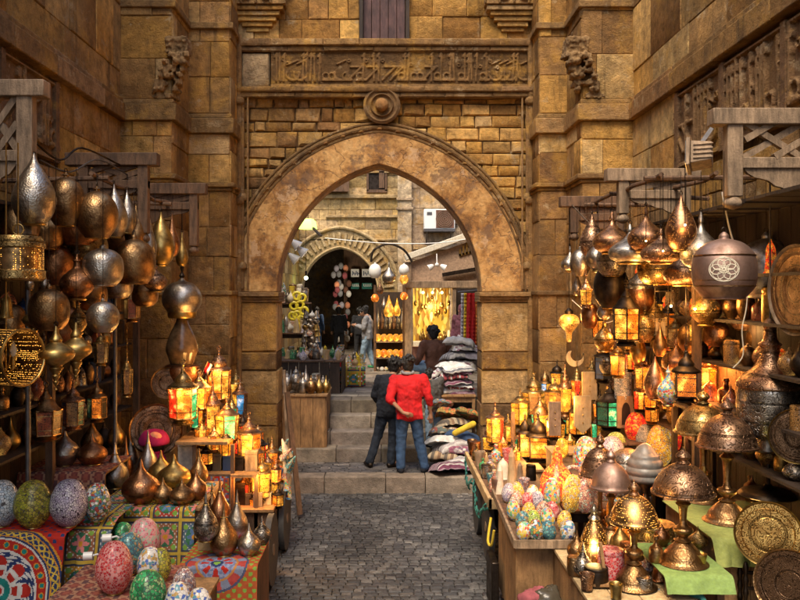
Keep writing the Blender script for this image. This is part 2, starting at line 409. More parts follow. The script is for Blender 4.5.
def REM(v, it=4): return [('REMESH', dict(mode='VOXEL', voxel_size=v, use_smooth_shade=True)), ('SMOOTH', dict(factor=.5, iterations=it))]
def FOLD(v, it=3, st=.02, tex=None): return REM(v, it)+[('DISPLACE', dict(strength=st, mid_level=.5, texture=tex or TEXC, texture_coords='LOCAL')), ('DISPLACE', dict(strength=st*.6, mid_level=.5, texture=TEXM, texture_coords='LOCAL')), ('SMOOTH', dict(factor=.5, iterations=1))]

TEXM = bpy.data.textures.new('cloth_folds', 'MARBLE'); TEXM.noise_scale = .10; TEXM.turbulence = 9
# ------------------------------------------------------------------ architecture
V = Vector
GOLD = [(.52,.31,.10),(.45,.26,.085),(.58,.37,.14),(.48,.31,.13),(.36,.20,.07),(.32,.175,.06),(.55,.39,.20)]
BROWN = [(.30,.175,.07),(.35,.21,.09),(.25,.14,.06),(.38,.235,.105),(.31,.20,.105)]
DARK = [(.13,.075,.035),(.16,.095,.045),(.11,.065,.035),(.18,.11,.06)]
def vary(c, a=.26):
    k = 1+random.uniform(-a, a); return (c[0]*k, c[1]*k, c[2]*k*random.uniform(.92, 1.08))
def rcol(p): return vary(random.choice(p))
def courses(mb, o, u, v, n, u0, u1, v0, v1, ch=(.4,.55), bl=(.5,.95), pal=GOLD, d=(.01,.03), skip=None, bev=.009, gap=.003, palf=None, jit=.35):
    b = v0
    while b < v1-1e-4:
        h = random.uniform(*ch); t = b+h
        if t > v1-ch[0]*.5: t = v1
        a = u0
        cp = palf(b) if palf else pal
        while a < u1-1e-4:
            e = a+random.uniform(*bl)*(.55 if a == u0 and random.random() < .5 else 1)
            if e > u1-bl[0]*.5: e = u1
            if not (skip and skip(a, e, b, t)):
                mb.col = rcol(cp); mb.block(o, u, v, n, a, e, b, t, random.uniform(*d), gap, bev, jit)
            a = e
        b = t
    mb.col = (.17,.11,.06)
    if not skip:
        mb.add([o+u*u0+v*v0-n*.005, o+u*u1+v*v0-n*.005, o+u*u1+v*v1-n*.005, o+u*u0+v*v1-n*.005], [(0,1,2,3)])
X_, Y_, Z_ = V((1,0,0)), V((0,1,0)), V((0,0,1))
def arch(cx, hw, zs, za, n=20):
    r = za-zs; e = (r*r-hw*hw)/(2*hw); Rr = hw+e; t1 = math.atan2(r, -e)
    L = []
    for i in range(n+1):
        t = PI+(t1-PI)*i/n; L.append((cx+e+Rr*math.cos(t), zs+Rr*math.sin(t)))
    return L + [(2*cx-x, z) for x, z in L[:-1][::-1]]

def glyph_field(W, Hh, seed, res=90):
    """carved calligraphy: tall staves, looped letters and long swept tails as a height map"""
    rnd = random.Random(seed); nx, nz = int(W*res), int(Hh*res)
    A = np.zeros((nz, nx)); yy, xx = np.mgrid[0:nz, 0:nx]
    xx = xx/res; yy = yy/res
    def seg(x0, y0, x1, y1, w):
        dx, dy = x1-x0, y1-y0; L2 = dx*dx+dy*dy+1e-9
        t = np.clip(((xx-x0)*dx+(yy-y0)*dy)/L2, 0, 1)
        d = np.hypot(xx-x0-t*dx, yy-y0-t*dy); np.maximum(A, np.clip((w-d)/.012+.5, 0, 1), out=A)
    def arc(cx, cy, r, a0, a1, w, sq=1.0):
        k = 7
        for i in range(k):
            t0, t1 = a0+(a1-a0)*i/k, a0+(a1-a0)*(i+1)/k
            seg(cx+r*math.cos(t0), cy+r*sq*math.sin(t0), cx+r*math.cos(t1), cy+r*sq*math.sin(t1), w)
    x = .08; w = Hh*.032
    while x < W-.1:
        k = rnd.random(); h = Hh
        if k < .5:
            s = rnd.uniform(-.02, .05)*h; seg(x, h*.18, x+s, h*rnd.uniform(.8,.93), w); seg(x+s, h*.9, x+s-.05*h, h*.82, w); x += h*rnd.uniform(.08,.13)
        elif k < .72:
            arc(x+.08*h, h*.30, .09*h, 0, 2*PI, w*.8); seg(x, h*.2, x+.25*h, h*.2, w); x += .17*h
        elif k < .88:
            arc(x+.15*h, h*.35, .18*h, PI*.9, PI*2.1, w, .9); seg(x+.05*h, h*.62, x+.28*h, h*.72, w*.7); x += .21*h
        else:
            seg(x, h*.2, x+.36*h, h*.55, w); seg(x+.05*h, h*.55, x+.3*h, h*.55, w*.8); x += .22*h
        if rnd.random() < .5: arc(x, h*rnd.uniform(.45,.75), .04*h, 0, 2*PI, w*.5)
    seg(0, .04*Hh, W, .04*Hh, w); seg(0, .97*Hh, W, .97*Hh, w)
    return A
def relief(mb, o, u, v, n, W, Hh, seed, depth=.022, col=(.16,.10,.05), colhi=(.29,.18,.085), res=90):
    A = glyph_field(W, Hh, seed, res); nz, nx = A.shape
    vs = [o+u*(i/(nx-1)*W)+v*(j/(nz-1)*Hh)+n*(depth*A[j, i]) for j in range(nz) for i in range(nx)]
    lo, hi = mb.col, None
    b = len(mb.v); mb.v.extend([tuple(p) for p in vs])
    for j in range(nz-1):
        for i in range(nx-1):
            k = b+j*nx+i; mb.f.append((k, k+1, k+1+nx, k+nx)); mb.c.append(colhi if A[j, i] > .5 else col); mb.mi.append(mb.m)

GY = 12.5
gate = thing('stone_gateway', 'tall ochre stone gateway with pointed arch spanning the market street', 'gateway', (0, GY, 0))
def gp(name, mb, m='stone', parent=gate, **k): return mb.build(name, m, parent=parent, loc=(0,-GY,0) if parent is gate else None, **k)
CX = -.09
inner = arch(CX, 1.60, 3.0, 5.0, 22); outer = arch(CX, 2.36, 3.0, 5.60, 22)
mb = MB(); mb.ring_prism(inner, outer, GY, GY+.6); gp('arch_ring', mb, 'plaster', mods=[BEV(.015)])
# roll mouldings following the arch
mb = MB()
for hw, za, dy, rr in ((2.34, 5.58, .0, .038), (2.27, 5.51, .01, .022), (2.41, 5.65, .01, .024)):
    pts = [(x, GY+dy, z) for x, z in arch(CX, hw, 3.0, za, 26)]; mb.col = (.20,.125,.06); mb.tube(pts, rr, 8)
for k in range(26):
    t = arch(CX, 2.33, 3.0, 5.57, 13)[k % 27]; mb.col = rcol(BROWN)
    mb.block(V((t[0], GY-.01, t[1])), X_, Z_, -Y_, -.04, .04, -.04, .04, .02, 0, .015)
gp('arch_moulding', mb)
# spandrel rubble
def inarch(a, e, b, t):
    for x in (a, e):
        for z in (b, t):
            if z < 3.0 or (abs(x-CX) < 1.8 and z < 3.0): return True
            # inside the mid line of the ring
            r = 2.3; ee = (r*r-1.95**2)/(2*1.95); RR = 1.95+ee
            if math.hypot(abs(x-CX)+ee, z-3.0) < RR: return True
    return False
mb = MB(); courses(mb, V((0,GY+.12,0)), X_, Z_, -Y_, -2.34, 0, 3.0, 6.05, (.12,.25), (.12,.46), GOLD[:4]+BROWN, (.015,.05), inarch, .024, .005, None, .6)
courses(mb, V((0,GY+.12,0)), X_, Z_, -Y_, 0, 2.34, 3.0, 6.05, (.17,.21), (.22,.52), GOLD+GOLD[:3], (.02,.045), inarch, .02, .004, None, .55)
mb.col = (.13,.08,.04); mb.ring_prism(arch(CX, 1.9, 3.0, 5.25, 16), [(-2.34,3.0)]+[(-2.34, 3+3.1*i/15) for i in range(1,16)]+[(CX,6.1)]+[(2.34, 6.1-3.1*i/15) for i in range(15)]+[(2.34,3.0)], GY+.13, GY+.5)
gp('rubble_spandrel', mb)
# backing & upper wall
mb = MB()
mb.col = (.13,.08,.04); mb.box(-3.6, 3.6, GY+.14, GY+.6, 6.1, 10.5)
courses(mb, V((0,GY+.12,0)), X_, Z_, -Y_, -2.34, -.40, 6.94, 10.5, (.33,.42), (.30,.62), GOLD, (.02,.06), None, .012)
courses(mb, V((0,GY+.12,0)), X_, Z_, -Y_, .35, 2.34, 6.94, 10.5, (.33,.42), (.30,.62), GOLD, (.02,.06), None, .012)
courses(mb, V((0,GY+.12,0)), X_, Z_, -Y_, -.40, .35, 8.2, 10.5, (.33,.42), (.30,.62), GOLD, (.02,.06), None, .012)
gp('upper_wall', mb)
mb = MB(); relief(mb, V((-1.78,GY-.01,6.19)), X_, Z_, -Y_, 4.0, .56, 3, .022, (.11,.065,.03), (.20,.12,.055), 80)
mb.col = (.08,.05,.025); mb.box(-1.78, 2.22, GY, GY+.15, 6.19, 6.75)
gp('inscription_band', mb)
mb = MB(); mb.col = (.42,.33,.22); mb.block(V((0,GY+.1,0)), X_, Z_, -Y_, -2.25, -1.80, 6.2, 6.74, .10, .004, .03); gp('patched_stone', mb)
for bands in (((6.03,6.11,.06,(.22,.14,.07)),(6.11,6.19,.10,(.27,.17,.085))),((6.75,6.83,.05,(.21,.13,.065)),(6.83,6.94,.09,(.28,.175,.085)))):
    mb = MB()
    for z0, z1, pr, c in bands:
        x = -2.3
        while x < 2.3:
            e = min(2.3, x+random.uniform(.5,.9)); mb.col = vary(c, .18); mb.block(V((0,GY+.12,0)), X_, Z_, -Y_, x, e, z0, z1, pr+.12, .0, .014); x = e
    gp('cornice', mb)
mb = MB(); rot = Matrix.Rotation(PI/2, 3, 'X'); mb.col = (.19,.12,.065)
c0 = V((-.05, GY-.10, 5.90))
mb.lathe([(0,0),(.28,0),(.29,.05),(.25,.08),(.22,.05),(.19,.05),(.17,.09),(.14,.05),(.10,.05),(.02,.05)], c0+V((0,.08,0)), 24, 1, rot)
mb.col = (.36,.20,.09); mb.ball(c0+V((0,-.02,0)), .105, 14, (1,.8,1)); gp('round_boss', mb)
# vertical frame mouldings of the panel
for sx in (-1, 1):
    mb = MB()
    for dx, rr, c in ((2.22,.026,(.26,.16,.08)),(2.14,.016,(.32,.20,.10)),(2.28,.02,(.22,.13,.07))):
        mb.col = c; mb.tube([(sx*dx, GY-.03, 3.05),(sx*dx, GY-.03, 6.03)], rr, 8)
    for z in (3.35, 4.42): mb.col = (.28,.19,.10); mb.lathe([(.04,0),(.065,.02),(.065,.08),(.04,.12)], (sx*2.22, GY-.03, z), 10)
    gp('frame_moulding', mb)
# lower piers either side of opening
PALS = {0:BROWN, 1:GOLD, 2:DARK}
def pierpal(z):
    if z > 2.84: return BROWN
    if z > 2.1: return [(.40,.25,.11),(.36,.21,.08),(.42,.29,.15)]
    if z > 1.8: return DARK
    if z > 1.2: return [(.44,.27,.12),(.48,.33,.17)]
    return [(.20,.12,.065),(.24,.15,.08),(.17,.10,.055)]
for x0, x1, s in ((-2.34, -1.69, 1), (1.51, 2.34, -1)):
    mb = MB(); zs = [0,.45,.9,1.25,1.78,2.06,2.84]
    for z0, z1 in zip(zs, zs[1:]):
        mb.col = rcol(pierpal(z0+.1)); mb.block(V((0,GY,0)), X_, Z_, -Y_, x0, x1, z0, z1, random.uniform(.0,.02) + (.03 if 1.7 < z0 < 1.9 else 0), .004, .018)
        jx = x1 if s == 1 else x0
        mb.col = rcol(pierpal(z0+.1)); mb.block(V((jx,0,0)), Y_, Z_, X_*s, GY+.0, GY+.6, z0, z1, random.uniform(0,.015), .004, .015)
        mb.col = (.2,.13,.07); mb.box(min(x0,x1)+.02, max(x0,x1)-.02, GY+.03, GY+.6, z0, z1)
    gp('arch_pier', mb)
for x0, x1 in ((-2.34,-1.65),(1.47,2.34)):
    mb = MB()
    for z0, z1, p in ((2.84,2.88,.03),(2.88,2.93,.06),(2.93,3.0,.10)):
        mb.col = vary((.27,.175,.09)); mb.box(x0, x1, GY-p, GY+.62, z0, z1)
    gp('impost_moulding', mb, mods=[BEV(.01)])
# door high in the wall
dr = thing('high_door', None, None, (0,0,0)); dr.parent = gate; dr.location = (0,-GY,0)
bpy.data.objects.remove(dr)
mb = MB()
for i in range(5): mb.box(-.34+i*.132, -.34+i*.132+.126, GY+.06, GY+.10, 6.95, 8.1)
d = gp('high_door', mb, 'redwood', mods=[BEV(.006)])
mb = MB(); mb.box(-.40,-.345,GY-.02,GY+.12,6.95,8.2); mb.box(.325,.38,GY-.02,GY+.12,6.95,8.2); mb.box(-.40,.38,GY-.02,GY+.12,8.1,8.2)
mb.build('door_frame', 'darkwood', parent=d)
# muqarnas hoods with pierced rosettes, top corners
for sx in (-1, 1):
    mb = MB()
    for k in range(5):
        w = .42-k*.06; mb.col = rcol(GOLD); mb.box(sx*2.0-w, sx*2.0+w, GY-.10+k*.035, GY+.16, 7.38-k*.075, 7.45-k*.075)
    mb.col = (.33,.21,.10); mb.box(sx*2.0-.45, sx*2.0+.45, GY-.13, GY+.14, 7.46, 7.95)
    for k in range(5):
        mb.col = (.22,.14,.07); mb.tube([(sx*2.0-.45+.225*k, GY-.14, 7.46),(sx*2.0-.45+.225*k, GY-.14, 7.95)], .022, 6)
    h = gp('muqarnas_hood', mb, mods=[BEV(.01)])
    for dx in (-.17, .17):
        q = MB(); c = V((sx*2.0+dx, GY-.135, 7.62))
        q.m = 1; q.lathe([(0,0),(.105,0),(.105,.004)], c, 16, 1, rot)
        q.m = 0
        q.tube([c+V((.105*math.cos(t*PI/10), -.012, .105*math.sin(t*PI/10))) for t in range(21)], .014, 6)
        for t in range(6):
            a = t*PI/3; q.tube([c+V((0,-.012,0)), c+V((.10*math.cos(a), -.012, .10*math.sin(a)))], .010, 5)
            q.ball(c+V((.055*math.cos(a+.5), -.01, .055*math.sin(a+.5))), .016, 6)
        q.build('pierced_rosette', ['oldwood','bmetal'], parent=h)

def tower(name, label, sx, xa, xb, xc):
    """stepped buttress: near face xa..xb at Y=11, further face xb..xc at Y=11.9 (absolute X; sx = side)"""
    t = thing(name, label, 'buttress', (xb, 11.5, 0))
    L = (-xb, -11.5, 0)
    n = X_*(-sx)
    mb = MB()
    def pal(z):
        return [(.33,.20,.085),(.29,.18,.08),(.25,.15,.07)]+BROWN[:2] if (z < 4.2) else GOLD+BROWN[:3]
    for z0, z1 in ((0,3.0),(3.0,4.5),(4.62,5.35),(5.65,10.8)):
        ch = (.42,.56) if z0 < 5.6 else (.5,.62)
        courses(mb, V((0,11,0)), X_, Z_, -Y_, min(xa,xb), max(xa,xb), z0, z1, ch, (.32,.72), d=(.005,.03), palf=pal)
        courses(mb, V((xb,0,0)), Y_, Z_, n, 11.0, 11.92, z0, z1, ch, (.4,.7), d=(.005,.02), palf=pal)
        courses(mb, V((0,11.9,0)), X_, Z_, -Y_, min(xb,xc), max(xb,xc), z0, z1, ch, (.3,.62), d=(.005,.03), palf=pal)
        courses(mb, V((xc,0,0)), Y_, Z_, n, 11.9, 12.5, z0, z1, ch, (.5,.7), d=(.005,.02), palf=pal)
    mb.col = (.10,.06,.03)
    mb.box(min(xa,xb)+.06, max(xa,xb)-.03, 11.06, 12.9, 0, 10.8); mb.box(min(xb,xc), max(xb,xc)-.02 if sx<0 else max(xb,xc), 11.95, 12.9, 0, 10.8)
    mb.build('masonry', 'stone', parent=t, loc=L)
    for bands in (((4.50,4.55,.04),(4.55,4.62,.08)),((5.35,5.58,.07),(5.58,5.65,.03)),((6.9,7.0,.06),),((2.95,3.02,.04),)):
        mb = MB()
        for z0, z1, p in bands:
            mb.col = vary((.30,.19,.09) if z0 > 5 else (.24,.15,.07))
            mb.box(min(xa,xb)-(0 if sx<0 else p), max(xa,xb)+(p if sx<0 else 0), 11-p, 11.5, z0, z1)
            mb.box(min(xb,xc)-(p if sx>0 else 0), max(xb,xc)+(p if sx<0 else 0), 11.9-p, 12.4, z0+.001, z1-.001)
            if sx < 0: mb.box(xb-.3, xb+p-.002, 11.2, 11.9-p+.05, z0+.002, z1-.002)
            else: mb.box(xb-p+.002, xb+.3, 11.2, 11.9-p+.05, z0+.002, z1-.002)
        mb.build('string_course', 'stone', parent=t, loc=L, mods=[BEV(.015)])
    mb = MB()      # eroded muqarnas corbel on the inner corner
    for k in range(7):
        for j in range(4):
            if random.random() < .18: continue
            mb.col = rcol(BROWN+GOLD[:2]); x = xb-sx*(.02+.035*k-.085*j); y = 10.97-.030*k; w_ = random.uniform(.032,.05)
            mb.box(x-w_, x+w_, y-.01, y+.2, 5.66+.085*k, 5.66+.085*k+random.uniform(.05,.078), Matrix.Rotation(random.uniform(-.35,.35),3,'Y') @ Matrix.Rotation(random.uniform(-.3,.3),3,'Z'))
            if k % 2: mb.ball((x, y-.02, 5.70+.085*k), w_*.9, 6, (1,.8,1.1))
    for k in range(3): mb.col = rcol(BROWN); mb.box(xb-.10*sx-.15, xb-.10*sx+.15, 10.84-.02*k, 11.1, 6.25+.07*k, 6.315+.07*k)
    mb.build('muqarnas_corbel', 'erod', parent=t, loc=L, mods=[('REMESH', dict(mode='VOXEL', voxel_size=.014, use_smooth_shade=True)), ('SMOOTH', dict(factor=.5, iterations=2)), ('DISPLACE', dict(strength=.05, mid_level=.5, texture=TEXF, texture_coords='GLOBAL'))])
    mb = MB()      # engaged colonnette where buttress meets the arch wall
    mb.col = (.26,.16,.075); xx = xc-.0*sx
    mb.tube([(xx-sx*.03, 12.46, .3),(xx-sx*.03, 12.46, 7.0)], .05, 10)
    for z in (4.35, 5.9): mb.lathe([(.05,0),(.085,.03),(.09,.09),(.06,.13)], (xx-sx*.03, 12.45, z), 12)
    mb.build('colonnette', 'stone', parent=t, loc=L)
tower('stone_buttress', 'stepped stone buttress left of the arch with eroded corbel', -1, -3.70, -2.93, -2.31)
tower('stone_buttress', 'stepped stone buttress right of the arch beside glowing lanterns', 1, 3.48, 2.71, 2.30)

def side_wall(label, X, sx):
    t = thing('stone_wall', label, 'wall', (X, 4, 0)); L = (-X, -4, 0); n = X_*(-sx)
    mb = MB(); o = V((X,0,0))
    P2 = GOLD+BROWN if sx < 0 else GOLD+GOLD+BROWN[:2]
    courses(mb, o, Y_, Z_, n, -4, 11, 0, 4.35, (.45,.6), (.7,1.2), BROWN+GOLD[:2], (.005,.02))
    if sx > 0:
        courses(mb, o, Y_, Z_, n, 9.4, 11, 4.35, 5.35, (.5,.5), (.8,.9), GOLD, (.005,.02))
        courses(mb, o, Y_, Z_, n, -4, 4.6, 4.35, 5.35, (.5,.5), (.8,.9), P2, (.005,.02))
    else:
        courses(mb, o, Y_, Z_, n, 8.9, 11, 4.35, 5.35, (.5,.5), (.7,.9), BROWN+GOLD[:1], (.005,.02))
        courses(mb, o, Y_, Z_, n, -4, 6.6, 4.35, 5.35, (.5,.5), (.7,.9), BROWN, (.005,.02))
    courses(mb, o, Y_, Z_, n, -4, 11, 5.66, 6.02, (.36,.37), (.9,1.5), P2, (.005,.02))
    courses(mb, o, Y_, Z_, n, -4, 11, 6.02, 10.8, (.75,.95), (.5,1.1), P2, (.005,.025))
    mb.col = (.1,.07,.04); mb.box(min(X+sx*.03,X+sx*.6), max(X+sx*.03,X+sx*.6), -4, 12.5, 0, 10.8)
    mb.build('masonry', 'stone', parent=t, loc=L)
    mb = MB()
    y = -4
    while y < 11:
        e = min(11, y+random.uniform(.9,1.5)); mb.col = rcol(BROWN)
        a, b = sorted((X-sx*.09, X+sx*.1)); mb.box(a, b, y+.003, e-.003, 5.35, 5.58)
        a, b = sorted((X-sx*.05, X+sx*.1)); mb.box(a, b, y+.003, e-.003, 5.58, 5.66); y = e
    mb.build('string_course', 'stone', parent=t, loc=L, mods=[BEV(.015)])
    y0, y1 = (4.6, 9.4) if sx > 0 else (6.6, 8.9)
    mb = MB(); relief(mb, V((X-sx*.0, y0, 4.42)), Y_, Z_, n, y1-y0, .86, 5+sx, .035, (.20,.12,.065), (.31,.20,.11), 55)
    mb.col = (.2,.12,.07)
    for yy in np.arange(y0+.9, y1, 1.25): a, b = sorted((X-sx*.045, X+sx*.02)); mb.box(a, b, float(yy), float(yy)+.09, 4.42, 5.3)
    mb.build('inscription_panel', 'stone', parent=t, loc=L)
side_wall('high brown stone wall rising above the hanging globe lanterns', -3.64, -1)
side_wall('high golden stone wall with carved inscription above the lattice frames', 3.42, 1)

# ------------------------------------------------------------------ ground, ledge, steps, plaza
mb = MB(); mb.col = (.062,.056,.050); mb.box(-40, 40, -30, 90, -.35, -.024)
struct('ground', mb, 'cobble')
mb = MB(); y = 2.5; C1 = [(.072,.070,.070),(.052,.051,.052),(.092,.088,.085),(.066,.064,.063),(.118,.112,.105),(.045,.044,.046)]
while y < 11.95:
    h = random.uniform(.075,.10); x = -2.6-random.random()*.1
    while x < 2.6:
        w = random.uniform(.07,.155); q = random.uniform(-.006,.004)
        edge = abs(x+.1) > 1.15+.1*math.sin(y*3); c = random.choice(C1)
        nz = noise.noise(V((x*1.3,y*1.3,0)));  k = (1.0+.9*nz)*(1.45 if edge else 1)*random.uniform(.85,1.15)
        mb.col = (c[0]*k*(1.08 if edge else 1), c[1]*k*(1.03 if edge else 1), c[2]*k)
        mb.block(V((0,0,-.02)), X_, Y_, Z_, x, x+w, y, y+h, .02+q, random.uniform(.001,.004), .009, .4); x += w
    y += h
struct('street', mb, 'cobble')
def stepbox(name, x0, x1, y0, y1, z0, z1, cols, seed=0):
    mb = MB(); x = x0
    while x < x1:
        e = min(x1, x+random.uniform(.55,1.3)); mb.col = vary(random.choice(cols), .15); dz = random.uniform(-.008,.004)
        mb.box(x+.003, e-.003, y0+random.uniform(-.012,.012), y1, z0, z1+dz); x = e
    return mb.build(name, 'step', mods=[BEV(.018, 3)])
SCOL = [(.25,.205,.15),(.30,.245,.18),(.21,.17,.13)]
tag(stepbox('kerb_ledge', -2.5, 2.5, 11.92, 12.22, -.1, .245, [(.23,.18,.13),(.27,.215,.155)]), kind='structure')
mb = MB(); y = 12.22
while y < 13.0:
    h = .11; x = -2.4
    while x < 2.4:
        w = random.uniform(.14,.3); c = random.choice(C1); k = random.uniform(.9,1.6); mb.col = (c[0]*k*1.1, c[1]*k, c[2]*k*.95)
        mb.block(V((0,0,.22)), X_, Y_, Z_, x, x+w, y, y+h, .02, .004, .012); x += w
    y += h
mb.col = (.06,.05,.045); mb.box(-2.4,2.4,12.2,13.1,-.1,.215)
struct('landing', mb, 'cobble')
st = [(13.0,.46),(13.33,.68),(13.66,.90),(13.99,1.12)]
for i, (yy, zz) in enumerate(st):
    y1 = st[i+1][0]+.03 if i < 3 else 14.4
    tag(stepbox('stone_step', -1.62, 1.62, yy, y1, zz-.24, zz, SCOL), kind='structure')
mb = MB()
for j in range(60):
    ya, yb = 14.4+j*.42, 14.4+(j+1)*.42; x = -6
    while x < 7:
        w = random.uniform(.4,.8); zf = lambda Y: 1.12-(Y-14.4)*.033 if Y < 26 else .737-(Y-26)*.018
        c = vary(random.choice([(.27,.225,.18),(.32,.27,.215),(.22,.19,.155)]))
        mb.col = c; mb.add([(x+.006,ya,zf(ya)),(x+w-.006,ya,zf(ya)),(x+w-.006,yb-.01,zf(yb)),(x+.006,yb-.01,zf(yb))], [(0,1,2,3)]); x += w
mb.col = (.09,.07,.055); mb.add([(-9,14.4,1.105),(9,14.4,1.105),(9,26,.722),(-9,26,.722)], [(0,1,2,3)]); mb.add([(-9,26,.722),(9,26,.722),(9,42,.43),(-9,42,.43)], [(0,1,2,3)])
mb.box(-9, 9, 14.39, 14.5, 0, 1.1)
struct('plaza_paving', mb, 'step')
def zp(Y): return 1.12-(Y-14.4)*.033 if Y < 26 else .737-(Y-26)*.018
# ------------------------------------------------------------------ wares: profiles (radius, height) of unit size
PR = {
 'tear': [(0,.0),(.45,.0),(.50,.02),(.80,.12),(1,.30),(.98,.42),(.80,.57),(.50,.73),(.22,.86),(.09,.95),(.05,1)],
 'slim': [(0,0),(.5,0),(.8,.08),(1,.25),(.85,.42),(.5,.6),(.25,.78),(.1,.92),(.05,1)],
 'globe': [(0,.02),(.50,.0),(.58,.02),(.90,.20),(1,.42),(.93,.62),(.65,.80),(.30,.88),(.14,.90),(.14,.93),(.2,.94),(.08,.97),(.05,1)],
 'flatglobe': [(0,.0),(.62,.0),(.66,.03),(.92,.18),(1,.42),(.92,.66),(.62,.82),(.30,.88),(.16,.90),(.15,.95),(.05,1)],
 'onion': [(0,0),(.30,0),(.36,.03),(.82,.18),(1,.33),(.88,.48),(.5,.62),(.24,.70),(.18,.82),(.24,.85),(.08,.92),(.05,1)],
 'squat': [(0,0),(.40,.02),(.85,.12),(1,.27),(.92,.40),(.55,.55),(.22,.68),(.10,.80),(.14,.84),(.05,1)],
 'bicone': [(0,0),(.05,.04),(.16,.10),(.10,.12),(.25,.20),(.18,.22),(.38,.32),(.34,.36),(.85,.46),(1,.54),(.90,.62),(.48,.70),(.32,.74),(.36,.78),(.20,.86),(.14,.92),(.05,1)],
 'vase': [(0,0),(.46,0),(.50,.02),(.88,.14),(1,.27),(.86,.42),(.52,.56),(.26,.69),(.14,.80),(.08,.92),(.02,1)],
 'fatvase': [(0,0),(.5,0),(.55,.02),(.92,.2),(1,.34),(.85,.5),(.45,.64),(.2,.76),(.10,.88),(.03,1)],
 'egg': [(0,0),(.35,.01),(.70,.12),(.95,.32),(1,.47),(.92,.66),(.68,.86),(.38,.97),(.0,1)],
 'bottle': [(0,0),(.8,0),(.9,.03),(1,.1),(1,.45),(.8,.58),(.35,.68),(.28,.85),(.4,.88),(.3,1)],
 'cup': [(0,0),(.7,0),(.75,.1),(.8,.5),(1,.98),(.9,1),(.7,.6)],
 'jar': [(0,0),(.85,0),(1,.05),(1,.75),(.9,.80),(.98,.82),(.95,.97),(.5,1)],
 'obelisk': [(0,0),(1,0),(1,.12),(.8,.14),(.5,.78),(.55,.8),(.3,.9),(.05,1)],
 'teapot': [(0,0),(.5,0),(.5,.04),(.9,.25),(1,.42),(.8,.62),(.4,.74),(.42,.77),(.2,.86),(.08,.9),(.12,.95),(.02,1)],
 'finial': [(0,0),(.5,0),(.3,.2),(.8,.4),(.5,.6),(.25,.7),(.12,1)],
 'bell': [(0,0),(1,0),(.92,.06),(.8,.3),(.6,.7),(.35,.85),(.2,.9),(.08,1)],
}
def lprof(kind, r, h): return [(a*r, z*h) for a, z in PR[kind]]
GL = 'lanterns hanging over the left shop'; GRR = 'lanterns hanging over the right shop'
def hang(kind, px, top, w, h, Y, mat, label, ceil=4.04, group=None, name='hanging_lantern', cat='lantern', neck='gold'):
    s = F/Y; r = w/2/s*(1.14 if kind == 'globe' else 1); hh = h/s
    p = at(px, top+h, Y)
    t = thing(name, label, cat, p, random.uniform(0,6), group)
    big = w > 22
    mb = MB(); mb.lathe(lprof(kind, r, hh), n=32 if big else 20, k=3 if big else 2)
    mb.build('shade', mat, parent=t)
    mb = MB()
    mb.lathe([(r*.5,-.004),(r*.56,.006),(r*.5,.016)] if kind != 'bicone' else [(.004,-.02),(.012,-.01),(.004,0)], n=20, k=1)
    mb.build('rim', neck, parent=t)
    if ceil > p.z+hh:
        mb = MB(); z = p.z+hh; mb.tube([(0,0,hh-.01),(0,0,ceil-p.z)], .0028, 5)
        mb.tube([(.018*math.cos(a*PI/5),0,hh+.015+.018*math.sin(a*PI/5)) for a in range(11)], .004, 5)
        mb.build('hanging_wire', 'bmetal', parent=t)
    return t
def stand(kind, px, base, w, h, z, mat, label, name='metal_vase', cat='vase', group=None, extra=None, Y=None):
    p = on(px, base, z) if Y is None else V(((px-VX)*Y/F, Y, z)); s = F/p.y; r = w/2/s; hh = h/s
    t = thing(name, label, cat, p, random.uniform(0,6), group)
    mb = MB(); mb.lathe(lprof(kind, r, hh), n=28 if w > 14 else 16, k=3 if w > 14 else 2)
    b = mb.build('body', mat, parent=t)
    if kind in ('vase','fatvase') and w > 14:
        mb = MB(); mb.lathe([(r*.20,hh*.72),(r*.27,hh*.73),(r*.20,hh*.745)], n=14, k=1); mb.lathe([(r*.46,-.002),(r*.55,.0),(r*.52,.012)], n=18, k=1); mb.build('collar', 'gold', parent=t)
    if kind == 'teapot':
        mb = MB(); mb.tube([(r*.8,0,hh*.35),(r*1.25,0,hh*.45),(r*1.45,0,hh*.72)], [r*.16,r*.1,r*.06], 7); mb.build('spout', mat, parent=t)
        mb = MB(); mb.tube([(-r*.8,0,hh*.6),(-r*1.4,0,hh*.62),(-r*1.4,0,hh*.35),(-r*.85,0,hh*.25)], r*.06, 6); mb.build('handle', mat, parent=t)
    return t
def egg(px, base, w, h, z, mat, label, tilt=0, group=None, Y=None):
    p = on(px, base, z) if Y is None else V(((px-VX)*Y/F, Y, z)); s = F/p.y; r = w/2/s; hh = h/s
    t = thing('egg_lamp', label, 'egg lamp', p, random.uniform(0,6), group, rx=tilt)
    mb = MB(); mb.lathe(lprof('egg', r, hh), n=28, k=3); mb.build('mosaic_shell', mat, parent=t)
    mb = MB(); mb.lathe([(r*.30,-.002),(r*.42,.0),(r*.40,.018),(r*.34,.02)], n=16, k=1); mb.build('metal_foot', 'gold', parent=t)
    return t
